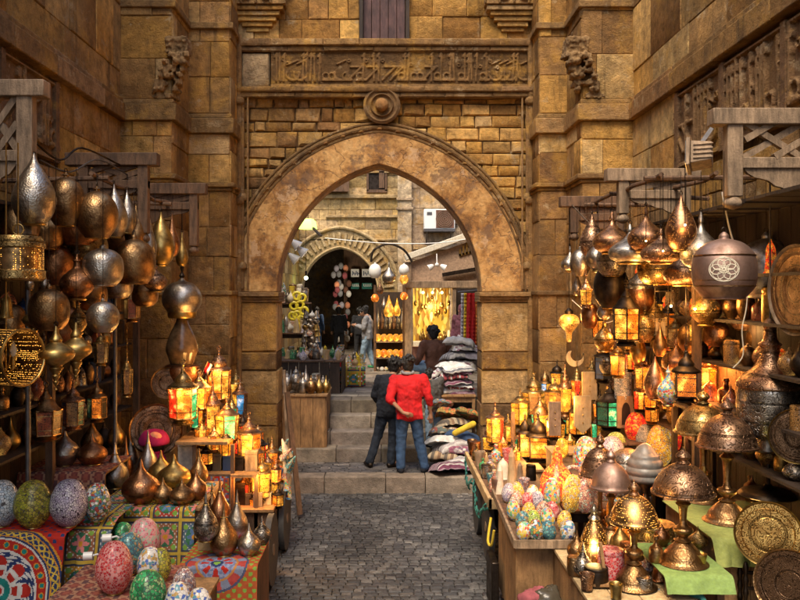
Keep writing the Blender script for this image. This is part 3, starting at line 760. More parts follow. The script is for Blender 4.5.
def fanous(px, base, w, h, Y, panes, label, lit=True, n=6, z=None, metal='bmetal', hangz=None, group=None, name='lantern', roof=True, rz=.3):
    """tin and glass lantern: footed base, framed panes, domed roof, finial and ring"""
    s = F/Y; p = at(px, base, Y) if z is None else V(((px-VX)*Y/F, Y, z)); r = w/2/s; hh = h/s
    if hangz is None: n = random.choice((4,6,6,8)); rz = random.uniform(0,1.5)
    if metal == 'bmetal': metal = random.choice(('bmetal','bmetal','bronze','brass','ecopper'))
    t = thing(name, label, 'lantern', p, rz, group); sty = random.choice((0,1,2)); wv = random.uniform(.78,1.0)
    z1, z2 = hh*.10, hh*random.uniform(.50,.66)
    P = lambda rr, k, zz: V((rr*math.cos(2*PI*k/n), rr*math.sin(2*PI*k/n), zz))
    for k in range(n):
        mb = MB(); a, b = P(r*wv,k,z1), P(r*wv,k+1,z1); c, d = P(r*1.0,k+1,z2), P(r*1.0,k,z2); o = ((a+b)/2)*-.02; o.z = 0
        mb.add([a,b,c,d,a+o,b+o,c+o,d+o], [(0,1,2,3),(7,6,5,4),(0,4,5,1),(1,5,6,2),(2,6,7,3),(3,7,4,0)]); mb.build('glass_pane', panes[k % len(panes)], parent=t, smooth=False)
    mb = MB(); q = max(.004, r*.06)
    for k in range(n):
        mb.tube([P(r*wv*1.02,k,z1), P(r*1.02,k,z2)], q, 5); mb.tube([P(r*wv*1.02,k,z1), P(r*wv*1.02,k+1,z1)], q, 5)
        zc = z1+(z2-z1)*.22; rc = r*(wv+(1.02-wv)*.22); mb.tube([P(rc*1.02,k,zc), P(rc*1.02,k+1,zc)], q*.6, 4); zc = z1+(z2-z1)*.80; rc = r*(wv+(1.02-wv)*.8); mb.tube([P(rc*1.02,k,zc), P(rc*1.02,k+1,zc)], q*.6, 4); mb.tube([P(r*1.02,k,z2), P(r*1.02,k+1,z2)], q, 5)
    mb.build('frame', metal, parent=t)
    mb = MB(); mb.lathe([(0,0),(r*.75,0),(r*.78,hh*.02),(r*.6,hh*.05),(r*wv,z1)], n=n*2, k=1); mb.build('base', metal, parent=t)
    if roof:
        H2 = (hh*.86-z2)/.28/hh
        prf = [[(1.05,0),(.98,.03),(.7,.06),(.72,.12),(.5,.2),(.2,.25),(.1,.28)],[(1.05,0),(1.08,.03),(.62,.09),(.60,.13),(.30,.20),(.2,.22),(.1,.28)],[(1.02,0),(.75,.05),(.55,.12),(.36,.16),(.38,.18),(.18,.24),(.1,.28)]][sty]
        mb = MB(); mb.lathe([(r*a_,z2+hh*b_*H2) for a_,b_ in prf], n=n*3, k=2)
        mb.lathe([(r*a,hh*.84+hh*.13*b) for a, b in ((.1,0),(.16,.2),(.06,.45),(.12,.6),(.03,1))], n=8, k=2)
        mb.build('domed_roof', metal, parent=t)
    mb = MB(); zt = hh*.97+.0; rr = r*.16; mb.tube([(rr*math.cos(a*PI/5),0,zt+rr*math.sin(a*PI/5)) for a in range(11)], q*.7, 5)
    if hangz: mb.tube([(0,0,zt+rr),(0,0,hangz-p.z)], .004, 5)
    mb.build('hanging_ring', metal, parent=t)
    return t
LIGHTS = []
def glow(px, py, Y, e=6, col=(1,.50,.13), r=.06): LIGHTS.append((at(px,py,Y), e, col, r))

def lattice(label, sx, xa, xb, Y, z0, z1, arm=.9, m='oldwood', pw=.125, side=-1):
    """carved wooden bracket frame standing out from the wall: posts, rails, fretwork, shaped apron"""
    t = thing('lattice_bracket', label, 'wooden bracket', ((xa+xb)/2, Y, z0)); cx = (xa+xb)/2
    W_ = xb-xa; hh = z1-z0
    mb = MB(); mb.box(-W_/2-.14, W_/2+.1, -.07, .07, hh-.13, hh); mb.build('top_rail', m, parent=t, mods=[BEV(.008)])
    mb = MB(); mb.box(-W_/2+pw*.8, W_/2, -.04, .04, hh*.30, hh*.30+.09); mb.build('middle_rail', m, parent=t, mods=[BEV(.008)])
    for x in (-W_/2+pw*.35, W_/2-pw*.5):
        mb = MB(); mb.box(x-pw/2, x+pw/2, -.05, .05, -.02 if x < 0 else -.30, hh-.11); mb.build('post', m, parent=t, mods=[BEV(.008)])
        mb = MB(); mb.lathe([(.01,0),(pw*.5,.02),(pw*.62,.05),(pw*.45,.085),(pw*.3,.10)], (x,0,-.12 if x < 0 else -.40), 12); mb.build('turned_drop', m, parent=t)
    xl, xr, zb, zt = -W_/2+pw, W_/2-pw, hh*.30+.09, hh-.11; xm, zm = (xl+xr)/2, (zb+zt)/2
    mb = MB()
    for a, b, c, d in ((xl,zb,xr,zt),(xl,zt,xr,zb),(xl,zm,xm,zt),(xm,zb,xr,zm)):
        mb.beam((a,random.uniform(-.02,.02),b),(c,random.uniform(-.02,.02),d), .05, .05, (0,1,0))
    mb.build('fretwork', m, parent=t)
    poly = [(-W_/2+pw, hh*.30)]+[(-W_/2+pw+.03+(W_-2*pw-.03)*k/8, hh*.30-(.05+.30*(k/8)**1.6+.035*abs(math.sin(k*1.2)))*hh*1.1) for k in range(9)]+[(W_/2-pw, hh*.30)]
    if sx < 0: poly = [(-x, z) for x, z in poly][::-1]
    mb = MB(); mb.prism(poly, -.02, .02); mb.build('shaped_apron', m, parent=t)
    return t

# ---------- shop fronts: light poles overhead, back boards dark for interior shade, shelves
def shop(label, sx, xw, xf, y0, y1):
    t = thing('wooden_shop_front', label, 'shop front', ((xw+xf)/2, (y0+y1)/2, 0)); L = tuple(-c for c in t.location)
    xr = xw-sx*.55; lo, hi = sorted((xw, xr)); mb = MB(); y = y0
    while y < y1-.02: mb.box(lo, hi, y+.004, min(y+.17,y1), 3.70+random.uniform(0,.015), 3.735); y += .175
    mb.build('added_shading_boards', 'darkwood', parent=t, loc=L)  # overhead boards added to keep the shop beneath them dark
    for y in np.arange(y0+2.4, y1, 1.05):
        y = float(y); q = MB(); q.tube([(xw, y, 4.02+random.uniform(-.05,.05)), (xf+sx*.0, y+random.uniform(-.1,.1), 4.03)], .024, 7); q.build('cross_pole', 'midwood', parent=t, loc=L)
    for xx in (xf+sx*.12, (xf+xw)/2+sx*.1):
        q = MB(); q.tube([(xx+random.uniform(-.04,.04), y, 4.06+random.uniform(-.02,.02)) for y in np.linspace(y0+2.2, y1, 9)], .022, 7); q.build('long_pole', 'midwood', parent=t, loc=L)
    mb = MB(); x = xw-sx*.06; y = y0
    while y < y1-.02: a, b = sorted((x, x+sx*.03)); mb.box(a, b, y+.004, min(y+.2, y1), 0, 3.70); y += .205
    mb.build('shade_dark_back_boards', 'darkwood', parent=t, loc=L)  # shade of the deep shop interior is put into the dark board colour
    for z in (1.55, 1.95, 2.35, 2.75, 3.15):
        mb = MB(); a, b = sorted((xw-sx*.07, xw-sx*.34)); mb.box(a, b, y0+.1, y1-.1, z-.025, z); mb.build('shelf', 'darkwood', parent=t, loc=L)
    for yy in (y0+.1, (y0+y1)/2, y1-.1):
        mb = MB(); a = xw-sx*.40; mb.box(a-.035, a+.035, yy-.035, yy+.035, 0, 3.7); mb.build('post', 'midwood', parent=t, loc=L)
    # stock on the wall shelves
    mats = ['bronze','esilver','ecopper','bmetal','brass','uglass','uamber','ublue','gold','ured','psilver','copper'] if sx < 0 else ['bronze','brass','ecopper','copper','uamber','esilver','bmetal','gold','uamber','bronze','brass','ured','l_orange']
    for zi, z in enumerate((1.55, 1.95, 2.35, 2.75, 3.15)):
        y = y0+1.0
        while y < y1-.3:
            w_ = random.uniform(.06,.10); h_ = random.uniform(.18,.33); m = random.choice(mats)
            if sx < 0 and m in ('amber','orange'): m = 'bronze'
            k = random.choice(['vase','fatvase','bottle','jar','teapot','globe','onion','egg','bell'])
            q = MB(); q.lathe(lprof(k, w_, h_), n=16, k=2); o = q.build('stock_pot', m, loc=(xw-sx*random.uniform(.16,.24), y, z+.002))
            tag(o, ('shadowy pot or lantern on the wall shelves of the left shop' if sx < 0 else 'small pot or lantern on the glowing wall shelves of the right shop'), 'pot', 'stock on the left wall shelves' if sx < 0 else 'stock on the right wall shelves')
            y += w_*2+random.uniform(.02,.12)
    return t
shop('shop front with boards coloured as interior shade behind the hanging globe lanterns', -1, -3.60, -2.5, 4.9, 10.4)
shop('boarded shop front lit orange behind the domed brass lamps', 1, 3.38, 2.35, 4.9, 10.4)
lattice('weathered grey wooden bracket above the silver teardrop lantern', -1, -3.30, -2.76, 6.3, 3.75, 4.66)
lattice('dark wooden bracket above the row of onion lanterns', -1, -3.12, -2.42, 8.2, 3.9, 4.42, m='midwood', pw=.105)
lattice('small dark bracket beam beside the left buttress', -1, -2.95, -2.24, 9.6, 3.85, 4.30, m='midwood', pw=.10)
lattice('large pale weathered fretwork bracket beside the carved inscription', 1, 2.74, 3.46, 6.4, 3.78, 4.46)
lattice('grey fretwork bracket behind the floodlight', 1, 2.40, 3.12, 8.2, 3.82, 4.26, m='oldwood', pw=.105)
lattice('dark red fretwork bracket beside the right buttress', 1, 2.30, 2.95, 9.9, 3.75, 4.18, m='midwood', pw=.105)
# cables
def cable(pts, r, label, m='bmetal'):
    mb = MB(); mb.tube(crom([tuple(at(*p)) for p in pts], 6), r, 5); o = mb.build('electric_cable', m); tag(o, label, 'cable')
cable([(722,192,6.9),(735,245,6.9),(755,250,6.9),(778,225,7)], .008, 'pale cable looping below the large pale bracket', 'white')
cable([(748,290,6.6),(746,310,6.6),(742,330,6.6),(743,355,6.6),(733,368,6.6)], .005, 'pale cable dangling beside the rose globe lantern', 'cream')
cable([(572,300,9.9),(600,322,9.6),(620,318,9.4)], .005, 'sagging pale cable behind the small amber oil lamp', 'white')
cable([(572,205,9.8),(600,230,9.5),(622,215,9.2)], .007, 'thin dark cable below the dark red bracket')
cable([(30,125,6.5),(34,140,6.5),(60,160,6.9),(82,148,7.4),(120,165,8)], .010, 'dark cable tangled over the left canopy')
cable([(40,160,6.6),(70,172,7.0),(100,160,7.6),(138,182,8.4)], .008, 'second loose cable strung between the left brackets', 'iron')
for px, Y, lb in ((28, 6.9, 'pale'), (115, 8.4, 'dull')):
    a, b = at(px, 300, Y), at(px, 440, Y); mb = MB(); mb.tube([(0,0,0),(0,0,3.95)], .022, 10); o = mb.build('metal_pole', 'iron', loc=(a.x, Y, 0)); tag(o, f'{lb} grey metal pole '+('left of the spiral brass lanterns' if px < 60 else 'rising behind the small silver ball'), 'pole')
# floodlight
t = thing('floodlight', 'rusty ribbed floodlight tilted beside the large pale bracket', 'floodlight', at(694,156,6.1), R(-25), rx=R(-12))
mb = MB(); mb.prism([(-.02,-.09),(.13,-.07),(.13,.07),(-.02,.09)], -.10, .10)
for k in range(4): mb.box(.0,.14,-.112,-.10,-.06+k*.035,-.045+k*.035)
mb.build('housing', 'oldwood', parent=t, mods=[BEV(.008)])
mb = MB(); mb.box(-.05,-.022,-.12,.12,-.11,.11); mb.build('rim', 'oldwood', parent=t, mods=[BEV(.006)])
mb = MB(); mb.box(-.056,-.05,-.10,.10,-.09,.09); mb.build('glass', 'uglass', parent=t)
mb = MB(); mb.beam((.05,0,.1),(.12,.02,.22),.03,.03); mb.build('mounting_arm', 'iron', parent=t)

# ---------- hanging lanterns, left
HL = [
('tear',34,153,42,72,6.2,'silver','large hammered silver teardrop lantern, nearest under the grey bracket'),
('globe',66,172,33,54,6.9,'bronze','amber bronze globe lantern just right of the large silver teardrop'),
('flatglobe',78,196,48,50,7.4,'copper','wide dark copper lantern tucked behind two bronze globes'),
('globe',97,186,36,52,7.0,'bronze','shiny bronze globe lantern with tall gold neck above the silver ball lantern'),
('tear',114,184,27,54,7.7,'silver','slender silver teardrop lantern behind the shiny bronze globe'),
('globe',56,240,32,45,7.3,'copper','reddish copper globe beside the pierced drum lantern'),
('onion',77,254,34,46,6.9,'copper','onion shaped copper lantern with long thin neck'),
('flatglobe',103,244,40,42,7.0,'silver','polished silver round lantern under the shiny bronze globe'),
('flatglobe',134,234,42,50,7.9,'bronze','largest bronze globe in the row toward the buttress'),
('tear',136,204,22,50,8.2,'bronze','narrow golden teardrop lantern above the largest bronze globe'),
('slim',149,212,16,50,8.5,'silver','thin silver teardrop lantern squeezed among golden ones'),
('tear',161,212,27,54,8.8,'gold','golden teardrop lantern glowing at its rounded foot'),
('slim',172,214,16,42,9.1,'copper','small copper teardrop, second from the buttress end of the row'),
('slim',182,232,13,34,9.4,'gold','smallest golden teardrop lantern at the buttress end of the row'),
('onion',155,262,24,30,8.3,'ecopper','squat dark copper lantern hanging beneath the golden teardrops'),
('flatglobe',49,284,40,46,6.6,'bronze','big bronze globe above the two spiral brass lanterns'),
('onion',78,298,18,36,7.0,'brass','patterned brass and glass lantern behind the big bronze globe'),
('globe',103,298,28,34,6.7,'silver','small silver ball lantern hanging lowest in front of the pole'),
('bicone',56,326,36,62,6.15,'gold','spiral ribbed brass lantern ending in a spike, nearer of the two'),
('bicone',76,322,31,60,6.5,'gold','ribbed brass spike lantern, the right one of the pair'),
('slim',30,272,8,18,6.4,'silver','tiny silver drop below the pierced drum lantern'),
('slim',45,272,8,18,6.8,'silver','tiny silver drop between drum lantern and onion lantern'),
('bell',7,292,13,26,6.1,'gold','small brass bell hanging below the pierced drum lantern'),
]
for a in HL: hang(*a, group=GL)
# pierced drum lantern
p = at(18, 281, 5.9); t = thing('drum_lantern', 'wide pierced drum lantern of pale brass at the far left', 'lantern', p, 0, GL)
r, hh = 26/ (F/5.9), 46/(F/5.9)
mb = MB(); mb.lathe([(r*.9,0),(r,.02),(r,hh*.22),(r*.94,hh*.25)], n=40, k=1); mb.build('lower_band', 'brass', parent=t)
mb = MB(); mb.lathe([(r*.93,hh*.25),(r*.93,hh*.70)], n=40, k=1); mb.build('pierced_drum', 'pbrass', parent=t)
mb = MB(); mb.lathe([(r*.94,hh*.70),(r,hh*.73),(r,hh*.84),(r*.85,hh*.97),(r*.2,hh),(0,hh)], n=40, k=1); mb.build('lid', 'brass', parent=t)
mb = MB(); mb.tube([(0,0,hh),(0,0,4.1-p.z)], .006, 6); mb.tube([(.04*math.cos(a*PI/6),0,hh+.04+.04*math.sin(a*PI/6)) for a in range(13)], .006, 6); mb.build('hanging_wire', 'gold', parent=t)
# open hoop lantern with candle bulbs
p = at(6, 357, 5.9); t = thing('hoop_lantern', 'open brass cylinder lantern with two white candle bulbs', 'lantern', p, R(70), GL)
s = F/5.9; rr = 28/s; rx = Matrix.Rotation(PI/2, 3, 'X')
mb = MB(); mb.lathe([(rr,-.16),(rr,.16),(rr*.985,.16),(rr*.985,-.16)], n=40, k=1, rot=rx, cap=False); mb.build('pierced_drum', 'pbrass', parent=t)
for yy in (-.165,.165):
    mb = MB(); mb.tube([(rr*math.cos(a*PI/20), yy, rr*math.sin(a*PI/20)) for a in range(41)], .010, 8, False); mb.build('brass_hoop', 'gold', parent=t)
mb = MB(); mb.tube([(0,0,rr),(0,0,-rr*.5)], .006, 6); mb.tube([(-.07,0,-rr*.45),(0,0,-rr*.62),(.07,0,-rr*.45)], .006, 6)
for x in (-.07,.07): mb.tube([(x,0,-rr*.45),(x,0,-rr*.0)], .016, 10)
mb.tube([(0,0,rr),(0,0,4.1-p.z)], .005, 6); mb.build('candle_arms', 'gold', parent=t)
for x in (-.07,.07):
    mb = MB(); mb.lathe([(.012,0),(.024,.03),(.026,.05),(.014,.09),(.001,.115)], (x,0,0), 12); mb.build('candle_bulb', 'milk', parent=t)
M['murky']=plain('murky_brown_glass',(.13,.075,.035),.22,0,.5,12,.1)
# dome lamp beside the buttress
p = at(182, 384, 9.6); s = F/9.6; t = thing('urn_lantern', 'tall lantern of silver dome, dark glass vase and copper bowl on the buttress', 'lantern', p)
mb = MB(); mb.lathe([(a/s,b/s) for a,b in ((0,0),(14,1),(17,8),(17,18),(12,20))], n=28, k=2); mb.build('copper_bowl', 'copper', parent=t)
mb = MB(); mb.lathe([(a/s,b/s) for a,b in ((11,19),(14,28),(16,36),(12,50),(7,60),(5,66))], n=28, k=3); mb.build('glass_vase', 'murky', parent=t)
mb = MB(); mb.lathe([(a/s,b/s) for a,b in ((13,66),(14,68),(14,72))], n=28, k=1); mb.build('gold_band', 'gold', parent=t)
mb = MB(); mb.lathe([(a/s,b/s) for a,b in ((14,72),(19,80),(19,90),(13,99),(4,103),(2,106))], n=28, k=3); mb.build('dome', 'silver', parent=t)
mb = MB(); mb.lathe([(a/s,b/s) for a,b in ((1.5,106),(3,108),(1,112),(2,116),(.6,122))], n=10, k=2); mb.tube([(0,0,120/s),(0,0,4.3-p.z)], .006, 5); mb.build('finial', 'bmetal', parent=t)
# small glass lanterns in the dark, left
for px, ba, w, h, Y, pn, lb, lit, hz in (
 (132,322,15,38,9.0,['ured','uamber'],'small dark lantern with reddish glass against the buttress',0,4.1),
 (127,398,11,48,9.0,['uamber','uglass'],'slender brass lantern hanging on the buttress face',0,4.1),
 (101,366,14,36,8.4,['uamber','uglass'],'dim amber glass lantern deep in the left shop',0,4.1),
 (46,440,30,58,7.6,['uglass','ured','uamber'],'hexagonal lantern with dull red panes above the bronze vases',0,4.1),
 (73,430,21,52,8.0,['ublue','uamber','ugreen'],'hexagonal lantern with teal panes beside the one with red panes',0,4.1),
 (97,422,18,44,8.6,['ugreen','orange','uglass'],'lantern with one orange pane behind the bronze vases',0,4.1)):
    fanous(px, ba, w, h, Y, pn, lb, n=6, hangz=hz, metal='brass' if 'brass' in lb else 'bmetal', group='glass lanterns in the dark left shop', name='hanging_lantern')

# ---------- hanging lanterns, right
HR = [
('tear',681,195,30,56,6.9,'pcopper','pierced copper teardrop lantern glowing beside the floodlight'),
('squat',646,206,36,46,7.6,'pcopper','squat copper lantern with tall spike lit from inside'),
('squat',661,228,40,36,7.3,'ecopper','flat copper lantern with a bright spot below the pierced teardrop'),
('squat',701,212,40,58,6.9,'psilver','pierced silver onion lantern left of the rose globe'),
('flatglobe',724,232,62,67,5.9,'rosy','large dusty rose copper globe lantern engraved with a rosette'),
('flatglobe',766,232,54,66,6.8,'psilver','wide pierced silver lantern behind the rose globe'),
('flatglobe',612,238,30,38,8.6,'esilver','grey silver lantern left of the squat copper one'),
('onion',598,232,24,40,9.0,'silver','smoky silver onion lantern near the dark red bracket'),
('globe',580,246,18,30,9.6,'silver','small tarnished ball lantern above the amber oil lamp'),
('globe',611,258,30,50,8.8,'bmetal','black round lantern hanging over the lit mosaic lantern'),
('slim',577,270,10,26,9.8,'silver','tiny silver drop beside the buttress'),
('slim',604,295,14,24,8.9,'silver','little silver bell shaped drop above blue glass lantern'),
('onion',668,366,22,40,7.6,'m_dots','small mosaic onion lantern behind the lilac mosaic egg'),
('onion',640,262,26,38,8.4,'esilver','dim pewter lantern in the middle of the right cluster'),
('globe',700,250,30,42,7.8,'ecopper','dark copper globe behind the pierced silver onion'),
('globe',645,310,20,32,8.2,'brass','brass ball lantern above the mosaic onion lantern'),
('slim',660,322,14,34,8.0,'bronze','thin bronze drop in the amber shadow'),
('onion',625,300,20,30,8.9,'bronze','bronze onion drop behind the lit mosaic lantern'),
('globe',690,320,22,32,8.0,'bronze','bronze globe beneath two glowing bulbs'),
('squat',735,312,30,40,8.0,'bronze','shadowed bronze lantern right of the orange glow'),
('globe',590,300,16,28,9.4,'copper','little copper ball over the blue glass lantern'),
('onion',780,290,30,40,7.6,'bmetal','blackened onion lantern hidden behind the brass tray edge'),
]
for a in HR: hang(*a, group=GRR)

def rosette():
    Y=5.9; s=F/Y; p=at(724,298,Y); r=30.5/s
    t=[o for o in bpy.data.objects if o.get('label','').startswith('large dusty rose')][0]
    t.rotation_euler=(0,0,0); cz=67/s*.42; R0=r*1.0
    d0=math.atan2(-p.y,-p.x)
    def S(a,b):   # a: azimuth offset, b: height
        rr=lambda z: np.interp(z/(67/s),[0,.03,.18,.42,.66,.82],[r*.62,r*.66,r*.93,r,r*.93,r*.62])+.006
        q=float(rr(cz+b)); return (q*math.cos(d0+a/r),q*math.sin(d0+a/r),cz+b)
    mb=MB()
    for k in range(8):
        c=V((.05*math.cos(k*PI/4),.05*math.sin(k*PI/4)*.9,0)); mb.tube([S(c.x+.042*math.cos(i*PI/8),.005+c.y+.036*math.sin(i*PI/8)) for i in range(17)],.004,5)
    for q in (.03,.10): mb.tube([S(q*math.cos(i*PI/16),.005+q*.85*math.sin(i*PI/16)) for i in range(33)],.004,5)
    mb.build('engraved_rosette','cream',parent=t)
    mb=MB()
    for b in (.115,.11,-.07,-.11,-.115): mb.tube([S(i*2*PI*r/40,b) for i in range(41)],.003,4)
    mb.build('engraved_ring','bronze',parent=t)
rosette()
def spotbulb(px, py, Y, r=.018, label='', hz=4.04):
    p = at(px, py, Y); t = thing('light_bulb', label, 'light bulb', p)
    mb = MB(); mb.ball((0,0,0), r, 10); mb.build('glass_bulb', 'bulb', parent=t)
    mb = MB(); mb.tube([(0,0,r*.8),(0,0,r*2.6)], r*.5, 8); mb.tube([(0,0,r*2.5),(0,0,hz-p.z)], .004, 5); mb.build('socket', 'bmetal', parent=t)
spotbulb(685,225,6.70,.010,'bare bulb shining in front of pierced copper teardrop')
spotbulb(646,241,7.38,.009,'tiny bright bulb at the squat copper lantern')
spotbulb(663,251,7.0,.009,'tiny bright bulb on the flat copper lantern')
spotbulb(671,306,7.6,.013,'glowing bulb left of two above the orange shelves')
spotbulb(695,309,7.4,.013,'glowing bulb right of two above the orange shelves')
for q in ((685,225,6.6,3),(663,255,6.9,3),(671,300,7.5,8),(695,303,7.3,8),(640,290,8.0,6)): glow(*q)
# lit glass lanterns hanging right
fanous(626,346,27,66,8.2,['amber','orange','lyellow'],'lit lantern of yellow and red glass hanging above the wares', n=6, hangz=4.1, group=GRR, name='hanging_lantern')
fanous(663,292,22,60,8.0,['orange','amber'],'square amber lantern glowing high in the right cluster', n=4, hangz=4.1, group=GRR, name='hanging_lantern', rz=.8)
fanous(686,402,26,58,7.4,['amber','amber','orange'],'glowing amber box lantern left of the domed lamps', n=4, hangz=4.1, group=GRR, name='hanging_lantern', rz=.5)
fanous(586,308,14,34,9.3,['amber'],'very small amber lantern by the buttress', n=6, hangz=4.1, group=GRR, name='hanging_lantern')
fanous(655,340,24,44,8.2,['palewood','uamber'],'pale square lantern with pierced sides beneath amber one', n=4, hangz=4.1, group=GRR, name='hanging_lantern', rz=.7)
fanous(700,345,26,40,7.9,['uamber','amber'],'brass cage lantern under the right glowing bulb', n=6, hangz=4.1, metal='brass', group=GRR, name='hanging_lantern')
fanous(676,350,20,36,8.4,['orange','uamber'],'dim orange lantern under the left glowing bulb', n=6, hangz=4.1, metal='brass', group=GRR, name='hanging_lantern')

HL2 = [
('globe',20,196,34,48,6.6,'bronze','bronze globe tucked left of the large silver teardrop'),
('flatglobe',46,214,34,36,7.2,'bronze','bronze lantern squeezed above the reddish copper globe'),
('globe',88,222,34,46,7.5,'brass','engraved brass globe behind the polished silver round lantern'),
('flatglobe',118,262,30,36,8.2,'silver','pewter lantern partly behind the largest bronze globe'),
('globe',64,300,30,42,7.4,'copper','copper globe behind the big bronze globe'),
('flatglobe',92,276,30,34,7.6,'bronze','bronze lantern between onion lantern and silver ball'),
('globe',124,214,28,44,8.3,'copper','copper globe high behind the slender silver teardrop'),
('onion',150,228,26,44,8.9,'bronze','bronze onion lantern behind the golden teardrops'),
('tear',127,190,20,44,8.1,'silver','pale silver teardrop second in the far row'),
('flatglobe',145,280,26,26,8.6,'bronze','low bronze lantern beside the squat dark copper one'),
('bicone',34,300,22,44,6.8,'gold','thin spike lantern above the open hoop lantern'),
('globe',12,300,26,40,7.0,'bronze','shadowed bronze globe under the pierced drum lantern'),
]
for a in HL2: hang(*a, group=GL)
HR2 = [
('squat',612,212,38,42,8.3,'pcopper','glowing copper onion lantern over the grey silver lantern'),
('squat',630,224,42,40,7.9,'psilver','wide smoky pierced lantern between copper onions'),
('tear',592,214,24,44,9.2,'ecopper','engraved copper teardrop near the dark red bracket'),
('squat',682,246,36,40,7.5,'ecopper','engraved copper squat lantern under the pierced teardrop'),
('flatglobe',655,250,34,34,8.0,'brass','engraved brass round lantern in the middle of the glow'),
('globe',640,276,26,40,8.4,'copper','copper globe hanging over amber lanterns'),
('onion',706,282,30,44,7.5,'brass','engraved brass onion lantern left below the rose globe'),
('flatglobe',716,318,26,28,7.6,'copper','copper round lantern below the rose globe'),
('tear',655,356,22,44,8.0,'pcopper','pierced copper drop lantern above the yellow egg'),
('squat',676,338,28,34,8.1,'pcopper','pierced copper squat lantern left of the amber box lantern'),
('onion',604,318,20,34,9.1,'brass','engraved brass drop over the blue paned lantern'),
('globe',618,282,20,32,8.9,'pbrass','pierced glowing brass ball behind the lit lantern'),
('flatglobe',745,296,30,34,7.4,'ecopper','engraved copper lantern under the wide pierced silver one'),
('globe',762,318,26,40,7.3,'bronze','bronze globe in shade above the huge urn lamp'),
('squat',570,246,18,26,9.8,'silver','small silver onion against the buttress'),
('tear',638,330,16,34,8.6,'gold','small golden drop beside lit yellow and red lantern'),
]
for a in HR2: hang(*a, group=GRR)
for i,(px,ba,w,h,Y) in enumerate([(640,302,16,36,8.6),(655,322,15,34,8.5),(702,326,16,34,8.3),(618,378,15,36,8.9),(642,392,16,40,8.6),(668,330,13,30,8.6),(598,340,13,30,9.4),(720,352,16,34,8.4),(708,388,16,36,8.0),(650,410,14,30,8.8),(630,352,14,30,9.0),(688,372,14,32,8.4)]):
    fanous(px,ba,w,h,Y,[['amber','orange'],['lyellow','amber'],['orange','uamber']][i%3],'small amber lantern glowing deep among the right hand hanging wares',hangz=4.04,group='small amber lanterns in the right cluster',name='hanging_lantern')
for q in ((640,300,8.4,4),(702,320,8.0,4),(610,360,8.8,4),(655,400,8.5,4),(730,355,8.1,5)): glow(*q, col=(1,.33,.05))
M['softamber']=glass_mat('honey_lamp_glass',(1,.42,.06),.7)
# little oil lamp against the buttress
p = at(569, 342, 9.9); s = F/9.9; t = thing('oil_lamp', 'amber glass oil lamp on a wire against the buttress', 'lamp', p)
mb = MB(); mb.lathe([(a/s,b/s) for a,b in ((0,0),(2.5,1),(3,9),(6,13),(10,19),(9,25),(4,28))], n=20, k=3); mb.build('glass_bowl', 'softamber', parent=t)
mb = MB(); mb.lathe([(a/s,b/s) for a,b in ((4,28),(4,31),(1,34))], n=12, k=1); mb.tube([(0,0,34/s),(0,0,4.0-p.z)], .004, 5); mb.build('cap', 'bmetal', parent=t)
glow(569,318,9.75,5)
# big dark urn lamp and discs at right edge
p = at(770, 440, 6.5); s = F/6.5; t = thing('urn_lamp', 'huge dark bronze urn lamp behind the silver pierced lantern', 'lamp', p)
mb = MB(); mb.lathe([(a/s,b/s) for a,b in ((10,0),(24,8),(31,26),(31,46),(30,52))], n=36, k=3); mb.build('bowl', 'esilver', parent=t)
mb = MB(); mb.lathe([(a/s,b/s) for a,b in ((31,52),(32,55),(26,64),(14,74),(9,90),(11,96),(7,100),(6,112),(8,116),(2,122))], n=36, k=3); mb.build('lid', 'ecopper', parent=t)
mb = MB(); mb.tube([(0,0,120/s),(0,0,4.1-p.z)], .007, 5); mb.build('chain', 'iron', parent=t)
def tray(px, py, wd, ht, Y, mat, label, yaw=0, tilt=0, rim='gold', name='brass_tray'):
    p = at(px, py, Y); s = F/Y; r = ht/2/s
    t = thing(name, label, 'tray', p, yaw, None, rx=tilt)
    q = Matrix.Rotation(PI/2, 3, 'X')
    mb = MB(); mb.lathe([(0,.0),(r*.35,.0),(r*.38,.006),(r*.72,.0),(r*.76,.008),(r*.80,.0),(r*.93,.004)], n=48, k=1, rot=q); mb.build('engraved_plate', mat, parent=t)
    mb = MB(); mb.lathe([(r*.92,-.006),(r*.97,.012),(r,.016),(r*.985,-.004)], n=48, k=1, rot=q); mb.build('raised_rim', rim, parent=t)
    return t
tray(796,290,26,92,6.0,'traydark','tall dark tray with pale rim seen nearly edge on at the right edge', R(-84), 0, 'oldwood')
tray(798,436,44,56,6.1,'traydark','dark engraved round plate hanging by the right edge', R(-20))
tray(167,383,31,31,9.4,'traydark','dark bronze plate with raised rings leaning on the buttress', R(10), R(-8), 'bronze')
tray(156,430,52,52,9.0,'traydark','large dull brass tray leaning behind the magenta cap', R(20), R(-14), 'bronze')
tray(790,585,40,70,5.4,'traydark','dark copper tray leaning at the lower right edge', R(-45), R(-10), 'bronze')
